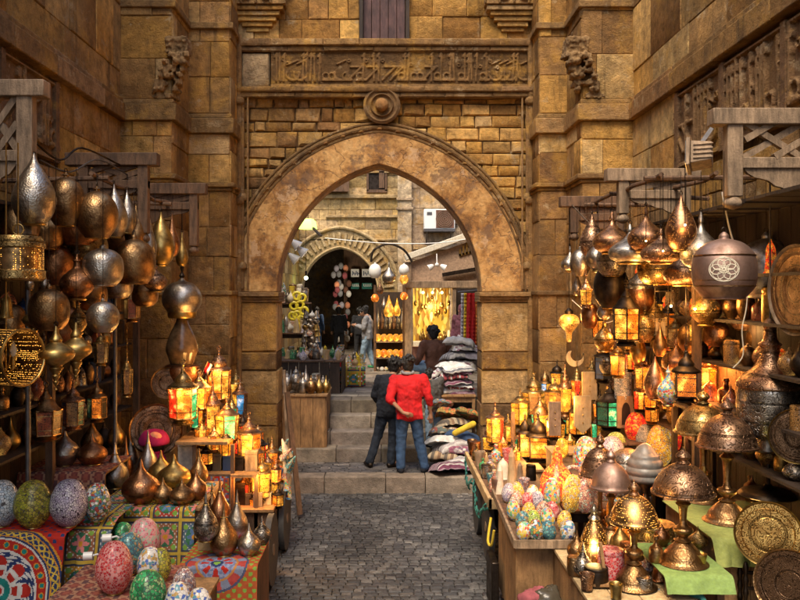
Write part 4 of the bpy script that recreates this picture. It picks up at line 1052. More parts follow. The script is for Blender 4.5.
# ------------------------------------------------------------------ printed cloths (pattern drawn per small face)
RED=(.42,.03,.02); NAV=(.03,.045,.12); WHT=(.62,.58,.52); ORG=(.60,.27,.03); TEAL=(.02,.20,.17); CRM=(.60,.50,.34); LIM=(.20,.36,.06); BLU=(.10,.17,.30); PNK=(.60,.20,.18); YEL=(.62,.42,.06)
def medallion(u, v, cu, cv, Rm):
    x, y = (u-cu)/Rm, (v-cv)/Rm; r = math.hypot(x, y); a = math.atan2(y, x)
    if r < .07: return RED
    if r < .10: return WHT
    if r < .20: return TEAL
    if r < .23: return WHT
    if r < .60:
        pet = .24+.30*abs(math.cos(a*4))**.6; f = (a*8/PI) % 1
        if r < pet: return RED if (abs(math.cos(a*4)) > .55 and abs(r-.36) > .035) else WHT
        return NAV if math.sin(a*16+r*60)*math.sin(r*44) > -.1 else WHT
    if r < .63: return WHT
    if r < .78:
        k = (a*14/PI) % 1; d = math.hypot((k-.5)*.16, r-.705)
        return TEAL if d < .035 else (ORG if d < .05 else RED)
    if r < .81: return WHT
    if r < .84: return NAV
    if r < 1.0:
        w = .92+.045*math.sin(a*22); w2 = .92-.045*math.sin(a*22)
        return YEL if abs(r-w) < .016 or abs(r-w2) < .014 else (NAV if abs(r-.92) < .06 else ORG)
    if r < 1.04: return NAV
    if r < 1.07: return ORG
    return RED if math.sin(u*60)*math.sin(v*60) > -.55 else NAV
def panels(u, v):
    pu, pv = .27, .30; i, j = int(u//pu), int(v//pv); x, y = u/pu % 1, v/pv % 1
    bc = [(.50,.24,.03),(.10,.15,.20),(.42,.06,.04),(.30,.12,.06)][(i*2+j*3) % 4]
    if min(x,1-x) < .05 or min(y,1-y) < .05: return (.5,.33,.05)
    if min(x,1-x) < .10 or min(y,1-y) < .10: return (.06,.06,.08)
    d = math.hypot(x-.5, y-.5); a = math.atan2(y-.5, x-.5)
    if d < .08: return ORG
    if d < .20+.07*math.cos(a*6): return PNK if (i+j) % 2 else BLU
    if d < .30: return (.05,.16,.08)
    if math.hypot(abs(x-.5)-.30, abs(y-.5)-.30) < .08: return LIM
    return bc if math.sin(x*40)*math.sin(y*40) > -.5 else WHT
def rosettes(u, v):
    pu = .62; x, y = (u % pu)-pu/2, ((v+.20) % pu)-pu/2; r = math.hypot(x, y)/(pu/2); a = math.atan2(y, x)
    if r < .10: return LIM
    if r < .18: return NAV
    if r < .52:
        return RED if abs(math.cos(a*4)) > .72 and .22 < r < .44 else ((.28,.30,.42) if math.sin(a*12)*math.sin(r*40) > 0 else (.16,.19,.32))
    if r < .58: return (.45,.20,.06)
    if r < .80: return (.40,.06,.05) if math.cos(a*8) > -.2 else (.20,.22,.30)
    if r < .86: return (.07,.08,.14)
    return (.38,.09,.03) if math.sin(x*70)*math.sin(y*70) > -.4 else LIM
def carpet(u, v):
    return [(.30,.09,.06),(.20,.06,.05),(.38,.20,.12),(.12,.06,.06)][int((math.sin(u*55)+math.sin(v*42)+2.1)) % 4]
def stripes(cs, w):
    return lambda u, v: cs[int(v/w) % len(cs)]
def cloth(name, label, path, x0, x1, pat, res=.011, wob=.012, cat='tablecloth', group=None, shear=0):
    """cloth following a profile of (y,z) points from back to front edge, hanging over the table edge"""
    L = [0]; 
    for a, b in zip(path, path[1:]): L.append(L[-1]+math.hypot(b[0]-a[0], b[1]-a[1]))
    nv, nu = max(2, int(L[-1]/res)), max(2, int((x1-x0)/res)); mb = MB(); vs = []
    for j in range(nv+1):
        d = L[-1]*j/nv; k = max(i for i in range(len(L)) if L[i] <= d+1e-9); k = min(k, len(path)-2); t = (d-L[k])/(L[k+1]-L[k])
        y = path[k][0]+(path[k+1][0]-path[k][0])*t; z = path[k][1]+(path[k+1][1]-path[k][1])*t
        hang_ = max(0, path[0][1]-z)
        for i in range(nu+1):
            x = x0+(x1-x0)*i/nu; w_ = wob*(.3+min(1, hang_*3))*(math.sin(x*19+1.3*math.sin(x*7)+d*1.5)+.5*noise.noise(V((x*6,d*6,1))))
            vs.append((x+shear*hang_, y-abs(w_)*(1 if hang_ > .01 else 0), z+(abs(w_)*.15)))
    b = 0; mb.v = vs
    for j in range(nv):
        for i in range(nu):
            q = j*(nu+1)+i; mb.f.append((q,q+1,q+nu+2,q+nu+1)); mb.mi.append(0)
            mb.c.append(pat((x1-x0)*(i+.5)/nu, L[-1]*(nv-j-.5)/nv))
    o = mb.build(name, 'cloth', mods=[('SOLIDIFY', dict(thickness=.006, offset=-1))])
    return tag(o, label, cat, group)
def table(label, x0, x1, y0, y1, z, m='midwood', cat='table', box=False, top='boxwood', name='wooden_table', zb=0.0):
    t = thing(name, label, cat, ((x0+x1)/2, (y0+y1)/2, zb)); L = tuple(-c for c in t.location)
    mb = MB(); n = max(1, int((x1-x0)/.18)); w_ = (x1-x0)/n
    for i in range(n): mb.box(x0+i*w_+.003, x0+(i+1)*w_-.003, y0, y1, z-.03, z-.001*(i%2))
    mb.build('tabletop', top, parent=t, loc=L, mods=[BEV(.004)])
    if box:
        n = max(1, int((x1-x0)/.2)); w_ = (x1-x0)/n; mb = MB()
        for i in range(n): mb.box(x0+.02+i*(w_-.01)+.003, x0+.02+(i+1)*(w_-.01)-.003, y0+.025, y0+.045, zb, z-.032)
        mb.build('front_panel', m, parent=t, loc=L)
        for xx in (x0+.02, x1-.04): q = MB(); q.box(xx, xx+.02, y0+.05, y1-.02, zb, z-.032); q.build('side_panel', m, parent=t, loc=L)
    else:
        for xx in (x0+.04, x1-.04):
            for yy in (y0+.05, y1-.05): q = MB(); q.box(xx-.025, xx+.025, yy-.025, yy+.025, zb, z-.032); q.build('leg', m, parent=t, loc=L)
        q = MB(); q.box(x0+.06, x1-.06, y0+.04, y0+.06, z-.12, z-.032); q.build('apron', m, parent=t, loc=L)
    return t
# ================================================================= LEFT WARES
table('long table under the medallion cloth with mosaic eggs', -3.5, -2.62, 6.5, 7.45, 1.04)
cloth('printed_cloth', 'red cloth with big round medallion hanging below the mosaic eggs', [(7.4,1.048),(6.48,1.048),(6.44,1.02),(6.30,.30)], -3.52, -2.58, lambda u, v: medallion(u, v, .44, .33, .50), .0075)
cloth('printed_cloth', 'orange and navy printed cloth corner draped beside the medallion cloth', [(7.35,1.055),(6.9,1.055),(6.72,.98),(6.62,.45)], -2.68, -2.30, panels, .009, .03)
egg(2,526,34,46,1.05,'m_blue','pale blue mosaic egg lamp, cut by the left edge')
egg(33,527,37,47,1.05,'m_ylw','olive yellow mosaic egg lamp between pale blue and lavender eggs')
egg(69,526,37,47,1.05,'m_lav','lavender grey mosaic egg lamp third along the medallion table')
egg(97,521,27,38,1.05,'m_multi','many coloured mosaic egg lamp at the end of the medallion table')
table('raised shelf table spread with a faded red carpet', -3.5, -2.70, 7.7, 8.5, 1.26)
cloth('carpet', 'faded red patterned carpet under the bronze vases', [(8.48,1.27),(7.68,1.27),(7.66,1.24),(7.63,1.12)], -3.52, -2.68, carpet, .02, .006, 'carpet')
VL = [
(65,465,28,38,1.275,'silver','fatvase','pewter onion vase, front left on the faded carpet'),
(92,464,30,30,1.275,'copper','fatvase','squat copper vase beside the pewter one on faded carpet'),
(92,452,22,36,1.275,'bronze','vase','tall bronze vase at the back of faded carpet'),
(104,448,20,28,1.275,'bmetal','fatvase','blackened vase behind the squat copper vase'),
(116,448,20,34,1.275,'gold','vase','golden spiked vase at the right rear of faded carpet'),
]
for px, b, w, h, z, m, k, lb in VL: stand(k, px, b, w, h, z, m, lb, group='onion vases on the faded carpet')
table('box table under patched panel cloth', -2.66, -1.72, 7.45, 8.5, .99, box=True)
cloth('printed_cloth', 'patchwork panel cloth of orange, blue and red below the onion vases', [(8.4,.998),(7.44,.998),(7.41,.97),(7.30,.30)], -2.70, -1.76, panels, .009)
VM = [
(115,488,27,46,'silver','vase','silver onion vase with tall point at the left of the patchwork cloth'),
(126,480,14,44,'copper','vase','slender copper vase behind the silver pointed one'),
(131,470,16,40,'silver','slim','narrow silver vase behind the biggest copper vase'),
(141,503,38,44,'copper','fatvase','biggest copper onion vase, front of the patchwork cloth'),
(148,478,20,48,'silver','vase','bright silver vase with long neck behind the biggest copper one'),
(163,503,21,26,'bronze','fatvase','small bronze vase right of the biggest copper vase'),
(161,484,26,34,'gold','fatvase','golden squat vase behind the small bronze vase'),
(174,488,34,34,'gold','fatvase','wide pale gold vase in the middle of the patchwork cloth'),
(182,504,26,26,'bronze','fatvase','dark bronze squat vase at the front right of patchwork cloth'),
(196,500,22,32,'copper','fatvase','round copper vase at the right edge of patchwork cloth'),
(199,484,18,36,'bronze','vase','bronze pointed vase at rear right of patchwork cloth'),
]
for px, b, w, h, m, k, lb in VM: stand(k, px, b, w, h, 1.0, m, lb, group='onion vases on the patchwork cloth')
table('low box table covered with rosette cloth', -1.70, -1.08, 6.75, 7.6, .70, box=True)
cloth('printed_cloth', 'rosette printed cloth of red and slate blue on the low box', [(7.55,.708),(6.74,.708),(6.71,.68),(6.66,.02)], -1.73, -1.07, rosettes, .008, .008)
table('small pale riser block under the pewter vase', -1.68, -1.42, 7.05, 7.3, .86, zb=.715, m='palewood', top='palewood', box=True, name='wooden_riser', cat='box')
VR = [
(206,541,25,50,.862,'esilver','vase','ribbed pewter vase standing on the pale riser'),
(220,528,22,50,.71,'copper','vase','copper vase with long neck behind on the rosette cloth'),
(224,555,29,52,.71,'bronze','vase','bronze pointed vase at the front of the rosette cloth'),
(237,538,22,48,.71,'silver','vase','tall rosy silver vase at the middle of rosette cloth'),
(249,555,23,32,.71,'silver','fatvase','small silver vase at front right of rosette cloth'),
(262,544,18,28,.71,'esilver','fatvase','little dented silver vase at the far right corner'),
(212,522,16,40,.71,'bronze','vase','narrow bronze vase behind the riser'),
]
for px, b, w, h, z, m, k, lb in VR: stand(k, px, b, w, h, z, m, lb, group='vases on the rosette cloth')
table('low crate holding the front mosaic eggs', -2.45, -1.62, 5.5, 6.6, .74, box=True)
cloth('carpet', 'dark red carpet cloth under the front mosaic eggs', [(6.6,.747),(5.48,.747),(5.46,.70)], -2.47, -1.64, carpet, .02, .006, 'carpet')
egg(114,593,37,52,.75,'m_red','large bright red mosaic egg lamp at the front left')
egg(144,562,33,44,.75,'m_pink','pink mosaic egg lamp behind the red and teal ones')
egg(129,574,30,42,.75,'m_teal','teal mosaic egg lamp just behind the red one')
egg(123,552,22,30,.75,'m_green','light green mosaic egg lamp peeping behind the teal one')
egg(148,612,36,42,.75,'m_green','green mosaic egg lamp cut by the bottom edge')
egg(150,583,26,36,.75,'m_white','white and blue flowered egg lamp behind the green one')
egg(161,582,20,34,.75,'m_ylw','yellow mosaic egg lamp behind the white flowered one')
table('low stool carrying the flowered bowls', -1.66, -1.32, 5.7, 6.4, .72, box=True)
for i, (px, b, w, h, m, lb) in enumerate([(178,618,26,36,'m_white','white enamel egg lamp with blue flowers at the bottom edge'),(199,620,26,32,'m_white','last white flowered egg lamp before the rosette cloth'),(184,604,24,36,'enamel','brown and cream flowered egg lamp behind the white enamel one')]):
    egg(px, b, w, h, .725, m, lb)
# two bulb holders hanging over edge
for px, py, lb in ((107,538,'white lamp socket lying beside the printed cloth corner'),(88,556,'white lamp socket left of the red mosaic egg')):
    p = at(px, py, 6.35); t = thing('lamp_socket', lb, 'lamp socket', p, .2)
    mb = MB(); mb.tube([(-.035,0,0),(.035,0,0)], .032, 12); mb.build('ceramic_shell', 'milk', parent=t)
    mb = MB(); mb.tube([(.03,0,0),(.07,0,.01),(.12,.02,-.03),(.14,.05,-.12)], .008, 6); mb.build('cord', 'white', parent=t)
# lantern cart, left
t = thing('market_cart', 'wooden cart with shelves of lit glass lanterns beside the arch', 'cart', (-1.7, 9.3, 0)); L = tuple(-c for c in t.location)
for z, x0, x1 in ((.62,-1.66,-1.22),(1.0,-2.12,-1.40),(1.36,-2.3,-1.72)):
    mb = MB(); mb.box(x0, x1, 8.75, 9.9, z-.035, z); mb.build('shelf', 'boxwood', parent=t, loc=L, mods=[BEV(.004)])
mb = MB(); mb.box(-1.26,-1.22,8.8,9.9,.15,.58); mb.box(-2.1,-1.22,8.8,8.84,.12,.58); mb.build('side_panel', 'midwood', parent=t, loc=L)
for x, z1 in ((-2.1,1.36),(-1.42,1.0),(-1.68,1.36)):
    mb = MB(); mb.box(x-.02, x+.02, 8.8, 8.84, .0, z1-.04); mb.build('post', 'midwood', parent=t, loc=L)
wq = Matrix.Rotation(PI/2, 3, 'Y')
def wheel(t, L, x, y, r):
    mb = MB(); mb.lathe([(r*.86,-.025),(r,-.03),(r,.03),(r*.86,.025)], (x,y,r), 28, 1, wq); w = mb.build('wheel', 'tyre', parent=t, loc=L)
    q = MB(); q.lathe([(0,-.02),(r*.16,-.035),(r*.16,.035),(0,.02)], (x,y,r), 14, 1, wq); q.lathe([(0,-.012),(r*.87,-.012),(r*.87,.012),(0,.012)], (x,y,r), 28, 1, wq); q.build('hub', 'oldwood', parent=w)
wheel(t, L, -1.17, 8.2, .36); wheel(t, L, -1.17, 9.35, .36)
GLN = 'lit glass lanterns on the left cart'
for a in [
 (183,424,28,64,8.9,['orange','lgreen','orange','lred'],'large lit lantern with green and red panes, nearest on the left cart'),
 (199,412,24,42,9.3,['amber','lyellow','orange'],'bright yellow lit lantern right behind the green paned one'),
 (219,404,23,58,9.7,['amber','orange','orange'],'tall orange lit lantern with dark dome by the little flag'),
 (208,396,14,30,9.9,['lgreen','amber','lyellow'],'slim green and yellow lit lantern left of the tall orange one'),
 (240,418,15,40,9.8,['lblue','uglass','lyellow'],'blackened lantern with pale panes near the arch pier'),
 (213,440,16,60,9.3,['amber','lyellow'],'narrow lantern burning bright yellow in the middle of the cart'),
 (227,443,24,46,9.1,['lyellow','lgreen','amber'],'lit lantern with a green stripe among yellow panes'),
 (249,462,23,50,9.1,['orange','amber'],'big orange lit lantern in the middle of the cart shelves'),
 (261,470,13,38,9.4,['orange','lred'],'thin red orange lantern right of the big orange one'),
 (262,500,20,44,9.0,['amber','lyellow'],'round bright lantern on the lowest cart shelf'),
 (249,486,16,40,9.3,['orange'],'deep orange lantern behind the lowest shelf jars'),
 (272,472,14,36,9.3,['lyellow','lgreen','orange'],'small yellow and green lantern at the street edge of the cart'),
 (281,482,12,30,9.5,['amber','lred'],'last tiny lit lantern leaning to the street'),
 (196,440,20,40,9.6,['uglass','uamber'],'unlit brass lantern under the green paned one'),
 (236,400,14,30,10.2,['uamber','amber'],'dim lantern behind the tall orange one'),
 ]: fanous(*a, group=GLN, metal='bmetal', lit=True)
for q in ((199,390,9.0,7),(225,415,8.9,8),(250,440,8.8,8),(262,480,8.75,7),(178,395,8.7,4),(215,370,9.5,5)): glow(*q)

for i,(px,b,w,h,Y) in enumerate([(190,402,12,28,9.7),(212,410,11,26,9.9),(232,424,12,30,9.6),(243,440,12,28,9.5),(222,460,11,26,9.3),(258,448,11,26,9.6),(236,472,11,24,9.2),(268,462,10,24,9.7),(275,495,11,24,9.2),(255,512,11,26,8.95),(270,508,9,20,9.0),(206,430,11,26,9.7)]):
    fanous(px,b,w,h,Y,[['amber','lyellow'],['orange','amber'],['lyellow','lgreen','orange'],['orange','lred']][i%4],'small glowing lantern packed among the others on the left cart',group='small lanterns packed on the left cart')
for i,(px,b,w,h,Y) in enumerate([(488,452,11,28,10.9),(503,458,10,24,10.5),(514,452,11,26,11.0),(530,448,10,26,11.2),(548,424,11,30,11.1),(560,440,11,28,10.7),(568,436,10,26,10.9),(548,462,11,26,10.45),(570,455,11,26,10.3),(586,420,11,32,10.8),(596,440,11,26,10.2),(533,398,10,26,11.4),(516,464,9,20,10.35)]):
    fanous(px,b,w,h,Y,[['lyellow','amber'],['amber','orange'],['lyellow','lgreen'],['amber','lred','lyellow']][i%4],'small glowing lantern packed in the cluster before the right pier',group='small lanterns packed before the right pier')
for i in range(14):
    px,b=random.uniform(276,292),random.uniform(448,500); p=at(px,b,9.25+random.uniform(-.15,.15)); mb=MB(); mb.lathe([(.0,0),(.035,.0),(.03,.05),(.012,.15),(.0,.17)],n=10,k=2,rot=Matrix.Rotation(random.uniform(-.7,.9),3,'Y'))
    tag(mb.build('painted_cone',random.choice(['cream','palewood','l_peach','ublue','m_teal','m_dots']),loc=p),'small painted cone in the bunch on the street side of the left cart','ornament','cones bunched on the left cart')

for i,(px,b,w,h,Y) in enumerate([(202,448,14,30,9.1),(214,452,13,28,9.0),(226,458,14,30,9.0),(238,456,13,30,9.2),(248,452,12,28,9.4),(258,470,13,28,9.1),(268,478,12,26,9.2),(276,484,11,24,9.0),(244,498,13,26,9.0),(257,499,12,26,9.1),(268,497,13,30,9.05),(278,508,11,24,8.95),(206,466,13,24,8.9),(220,436,12,30,9.5),(196,430,13,30,9.2),(232,446,12,26,9.4)]):
    fanous(px,b,w,h,Y,[['orange','amber'],['amber','orange'],['lyellow','orange'],['orange','lred'],['amber','lgreen','orange']][i%5],'tiny amber lantern in the dense bank stepping down the left cart',group='tiny lanterns banked on the left cart')
for i,(px,b,w,h,Y) in enumerate([(600,420,14,30,10.0),(614,404,14,32,10.0),(626,418,13,28,9.6),(640,412,14,32,9.2),(652,424,14,30,9.0),(668,412,13,32,8.8),(646,384,13,32,9.1),(632,372,13,30,9.3),(706,402,14,30,8.0),(716,420,14,28,7.8),(734,390,15,32,7.8),(740,340,14,30,7.9),(692,344,13,28,8.4),(610,352,12,28,9.6)]):
    fanous(px,b,w,h,Y,[['orange','amber'],['amber','uamber'],['orange','orange'],['amber','lred']][i%4],'tiny amber lantern crowded between the shelves of the right stall',group='tiny lanterns crowding the right stall')
for q in ((240,480,8.8,5),(640,395,8.9,5),(725,400,7.6,7),(700,380,7.9,6)): glow(*q, col=(1,.33,.06))
bx = [(207,470,9,16,'bmetal','black'),(218,470,9,17,'uglass','smoky'),(228,470,9,15,'ublue','dark blue'),(239,470,10,14,'bmetal','charcoal'),(252,470,12,20,'oldwood','grey wooden')]
def smallbox(px, b, w, h, z, m, label, group=None, name='small_box', cat='box', d=None, Y=None):
    p = on(px, b, z) if Y is None else V(((px-VX)*Y/F, Y, z)); s = F/p.y; a, hh = w/2/s, h/s; d = d or a
    t = thing(name, label, cat, p, random.uniform(-.15,.15), group)
    mb = MB(); mb.box(-a,a,-d,d,0,hh*.82); mb.build('body', m, parent=t, mods=[BEV(.003)])
    mb = MB(); mb.box(-a*1.04,a*1.04,-d*1.04,d*1.04,hh*.83,hh); mb.build('lid', m, parent=t, mods=[BEV(.003)])
    return t
for px, b, w, h, m, c in bx: smallbox(px, b, w, h, 1.0, m, f'{c} trinket box in the row on the upper cart shelf', 'trinket boxes on the cart')
for px, b, w, h, m, c in [(241,504,10,22,'bmetal','tall black'),(250,504,9,12,'uglass','short smoky'),(258,506,9,14,'oldwood','grey'),(268,504,8,12,'palewood','pale')]:
    smallbox(px, b, w, h, .62, m, f'{c} jar box on the lowest cart shelf', 'jars on the lowest cart shelf')
smallbox(187,468,16,28,1.0,'cream','cream carton left of the trinket boxes on the cart')
t = thing('picture_frame', 'small framed textile picture below the trinket boxes', 'picture', at(218,502,8.7))
mb = MB(); mb.box(-.14,.14,0,.02,-.02,.30); mb.build('frame', 'midwood', parent=t)
mb = MB()
for i in range(12):
    for j in range(14): mb.col = rosettes(i*.05, j*.05); mb.add([(-.12+.02*i,-.004,.0+.02*j),(-.10+.02*i,-.004,.0+.02*j),(-.10+.02*i,-.004,.02+.02*j),(-.12+.02*i,-.004,.02+.02*j)],[(0,1,2,3)])
mb.build('textile_panel', 'cloth', parent=t, smooth=False)
smallbox(163,412,30,16,1.36,'boxwood','pale wooden box under the ringed bronze plate', Y=9.3)
# cap and scarf on a stand
p = at(154, 468, 8.9); t = thing('hat_stand', 'magenta and peach cap on a dark stand with magenta scarf', 'hat stand', p)
mb = MB(); mb.lathe([(.13,0),(.13,.10),(.10,.16),(.11,.20)], n=18); mb.build('scarf', 'magenta_fabric', parent=t)
mb = MB(); mb.lathe([(.11,.20),(.12,.24),(.13,.28)], n=18); mb.build('head_form', 'bmetal', parent=t)
mb = MB(); mb.lathe([(.15,.27),(.165,.29),(.15,.35),(.10,.41),(.02,.43)], n=20); mb.build('cap', 'magenta_fabric', parent=t, mods=[('DISPLACE', dict(strength=.01))])
mb = MB(); mb.ball((.03,-.09,.36), .085, 12, (1,.6,.7)); mb.build('cloth_patch', 'peach_fabric', parent=t)
# egyptian flag
p = at(203,372,9.6); t = thing('small_flag', 'small flag of red, white and black bands above the lit lanterns', 'flag', p, 0, None, ry=R(25))
mb = MB(); mb.tube([(0,0,-.3),(0,0,.14)], .006, 6); mb.build('stick', 'boxwood', parent=t)
mb = MB()
for i, c in enumerate([(.60,.01,.015),(.72,.70,.66),(.01,.01,.01)]):
    mb.col = c
    for k in range(8): 
        y = lambda q: .02*math.sin(q*.9); mb.add([(.008+.028*i, y(k)-.0, .13-.017*k),(.036+.028*i, y(k)-.01,.13-.017*k-.008),(.036+.028*i, y(k+1)-.01,.113-.017*k-.008),(.008+.028*i,y(k+1),.113-.017*k)],[(0,1,2,3)])
mb.build('flag_cloth', 'cloth', parent=t, mods=[('SOLIDIFY', dict(thickness=.003))])
# leaning poles by the left pier
mb = MB(); a, b = at(287,392,10.9), at(300,475,10.6); mb.beam(a, (b.x,b.y,0.05), .07,.03); tag(mb.build('leaning_plank','midwood'), 'dark plank leaning on the left arch pier', 'plank')
mb = MB(); a, b = at(284,370,11.2), at(290,478,11.2); mb.beam(a, (b.x,b.y,0.05), .04,.04); tag(mb.build('leaning_post','oldwood'), 'thin grey post beside the leaning dark plank', 'post')

# ================================================================= RIGHT WARES
t = thing('market_cart', 'cart with wheels and a turquoise sling heaped with small souvenirs', 'cart', (1.2, 9.4, 0)); L = tuple(-c for c in t.location)
mb = MB(); mb.box(1.10,1.80,8.25,10.6,.79,.83); mb.build('tray_board', 'midwood', parent=t, loc=L)
mb = MB(); mb.box(1.06,1.10,8.2,10.65,.77,.88); mb.box(1.06,1.82,8.2,8.24,.77,.88); mb.build('tray_edge', 'palewood', parent=t, loc=L, mods=[BEV(.005)])
mb = MB(); mb.box(1.2,1.75,8.35,8.40,.2,.79); mb.box(1.25,1.3,8.4,10.3,.35,.75); mb.build('side_panel', 'darkwood', parent=t, loc=L)
wheel(t, L, 1.16, 10.0, .33); wheel(t, L, 1.16, 9.0, .36)
mb = MB()
for z in (.0, .02): pass
pts = crom([(1.07,10.5,.86),(1.03,10.0,.66),(1.05,9.4,.80),(1.03,8.9,.60),(1.07,8.3,.84)], 5)

for i in range(len(pts)-1):
    q0, q1 = V(pts[i]), V(pts[i+1]); f = lambda i: V((-.02*math.sin(i*1.9), 0, -.10-.03*math.sin(i*1.3)))
    mb.add([q0, q1, q1+f(i+1)*.5+V((-.015,0,0)), q0+f(i)*.5+V((-.015,0,0))], [(0,1,2,3)]); mb.add([q0+f(i)*.5+V((-.015,0,0)), q1+f(i+1)*.5+V((-.015,0,0)), q1+f(i+1), q0+f(i)], [(0,1,2,3)])
o = mb.build('draped_cloth', 'turquoise_fabric', mods=[('SOLIDIFY', dict(thickness=.01)), ('SUBSURF', dict(levels=2, render_levels=2)), ('DISPLACE', dict(strength=.03, texture=TEXF, mid_level=.5))]); tag(o, 'turquoise cloth twisted along the souvenir cart edge', 'cloth')
mb = MB(); mb.tube(crom([(1.08,8.15,.70),(1.03,8.0,.52),(1.05,7.9,.50),(1.07,7.85,.66)], 6), .013, 6); tag(mb.build('draped_cloth', 'yellow_fabric'), 'yellow cloth strap looped below the cart corner', 'cloth')
SG = 'souvenirs on the turquoise edged cart'
S = [(500,498,11,34,'obelisk','cream','cream obelisk souvenir standing at the cart front'),(512,492,13,44,'obelisk','palewood','tall pale wood obelisk with red tip'),
(497,497,12,18,'cup','rosy','rosy cup at the front corner of the cart'),(503,478,16,20,'bell','cream','cream bell shaped figurine behind the obelisk'),
(494,492,10,22,'bottle','l_peach','patterned bottle near the turquoise cloth'),(487,478,12,14,'jar','esilver','pewter jar near the left cart edge'),(480,466,12,14,'cup','oldwood','grey mortar cup midway on the cart'),
(490,475,10,20,'bottle','enamel','enamel bottle among the small cups'),(475,455,12,14,'jar','copper','copper jar at the rear of the cart'),(477,460,10,16,'bottle','brass','brass bottle behind the mortar cup'),
(520,482,9,20,'obelisk','oldwood','small grey obelisk beside the tall pale one'),(484,463,11,13,'bell','palewood','pale wooden bell figure'),(496,462,10,18,'bottle','m_dots','dotted enamel bottle at the cart rear'),
(507,463,10,14,'cup','m_red','red patterned cup by the lit lanterns'),(524,494,12,15,'cup','enamel','flowered cup at the right front'),(472,450,10,10,'cup','bronze','tiny bronze cup far back on the cart'),
(486,450,9,12,'jar','oldwood','tiny grey jar far back on the cart'),(499,451,9,12,'teapot','silver','little silver teapot at the cart rear'),(513,455,10,14,'teapot','rosy','little rosy teapot at the cart rear'),
(531,480,10,16,'jar','bmetal','black jar at the shelf side of the cart'),(491,486,9,12,'cup','m_teal','teal cup beside the patterned bottle'),(483,470,8,12,'bottle','m_green','small green bottle at the left edge')]
for px, b, w, h, k, m, lb in S: stand(k, px, b, w, h, .83, m, lb, name='souvenir', cat='souvenir', group=SG)
# shelves with the glowing lantern cluster
t = thing('tiered_shelf', 'tiered wooden shelf carrying glowing yellow lanterns before the right pier', 'shelf', (1.9, 10.8, 0)); L = tuple(-c for c in t.location)
for z, y0, x0, x1 in ((.70,10.55,1.15,2.3),(1.05,10.75,1.55,2.62),(1.45,10.9,2.0,2.68)):
    mb = MB(); mb.box(x0, x1, y0, y0+.45, z-.03, z); mb.build('shelf_board', 'boxwood', parent=t, loc=L)
for x in (1.2, 1.7, 2.25): mb = MB(); mb.box(x-.025,x+.025,10.62,10.67,0,.67 if x < 1.6 else 1.4); mb.build('post', 'midwood', parent=t, loc=L)
table('pale wooden crate standing under the amber lantern', 1.62, 1.98, 9.9, 10.3, .80, m='boxwood', box=True, name='wooden_crate', cat='crate')
table('row of pale planks forming a bench behind the mosaic eggs', 1.95, 3.1, 9.35, 9.8, 1.12, m='boxwood', box=True, name='wooden_bench', cat='bench')
GY_ = 'glowing lanterns before the right arch pier'
for a in [
 (495,446,17,44,10.7,['amber','lred','lyellow'],'yellow lantern with a red pane, leftmost by the right pier'),
 (508,444,15,30,10.8,['amber','uamber'],'small amber lantern right of the leftmost one'),
 (520,428,19,40,10.9,['lyellow','lgreen','amber'],'glowing yellow green lantern high against the pier'),
 (525,461,15,48,10.6,['amber','lred','amber'],'white bright lantern with red stripe at shelf front'),
 (534,418,22,46,11.0,['amber','uamber'],'dome topped amber lantern beside the yellow green one'),
 (540,436,21,42,10.7,['lyellow','lgreen','lyellow'],'brightest yellow lantern in the middle of the pier cluster'),
 (538,462,24,50,10.5,['orange','amber','orange'],'large square orange lantern at the shelf front'),
 (545,402,13,34,11.1,['lgreen','lblue','amber'],'slender green blue lantern at the pier edge'),
 (557,396,14,36,10.9,['amber','lgreen'],'small yellow lantern above the cluster'),
 (555,412,20,34,10.7,['orange','uamber'],'dim orange lantern beneath the small yellow one'),
 (565,417,13,56,10.6,['lyellow','amber'],'tall thin lantern with glowing foot'),
 (577,410,13,50,10.8,['orange','lred'],'tall red orange lantern behind the thin one'),
 (578,438,18,46,10.5,['amber','orange'],'amber lantern behind the pale wooden slab'),
 (603,383,18,44,10.4,['ublue','uglass','ublue'],'dark domed lantern with blue panes'),
 (592,400,16,44,10.6,['uglass','ugreen'],'dark lantern with green pane beside the blue one'),
 (610,430,27,50,9.7,['ugreen','lgreen','ugreen'],'wide green glass lantern on the bench'),
 (512,470,14,30,10.4,['orange','lyellow'],'little orange lantern low on the front shelf'),
 (552,440,14,34,10.3,['orange','uamber'],'narrow amber lantern between cluster and wooden slab'),
 ]: fanous(*a, group=GY_)
for q in ((500,420,10.4,8),(528,405,10.5,10),(545,425,10.3,10),(530,455,10.2,7),(570,400,10.2,8),(560,370,10.4,5)): glow(*q)
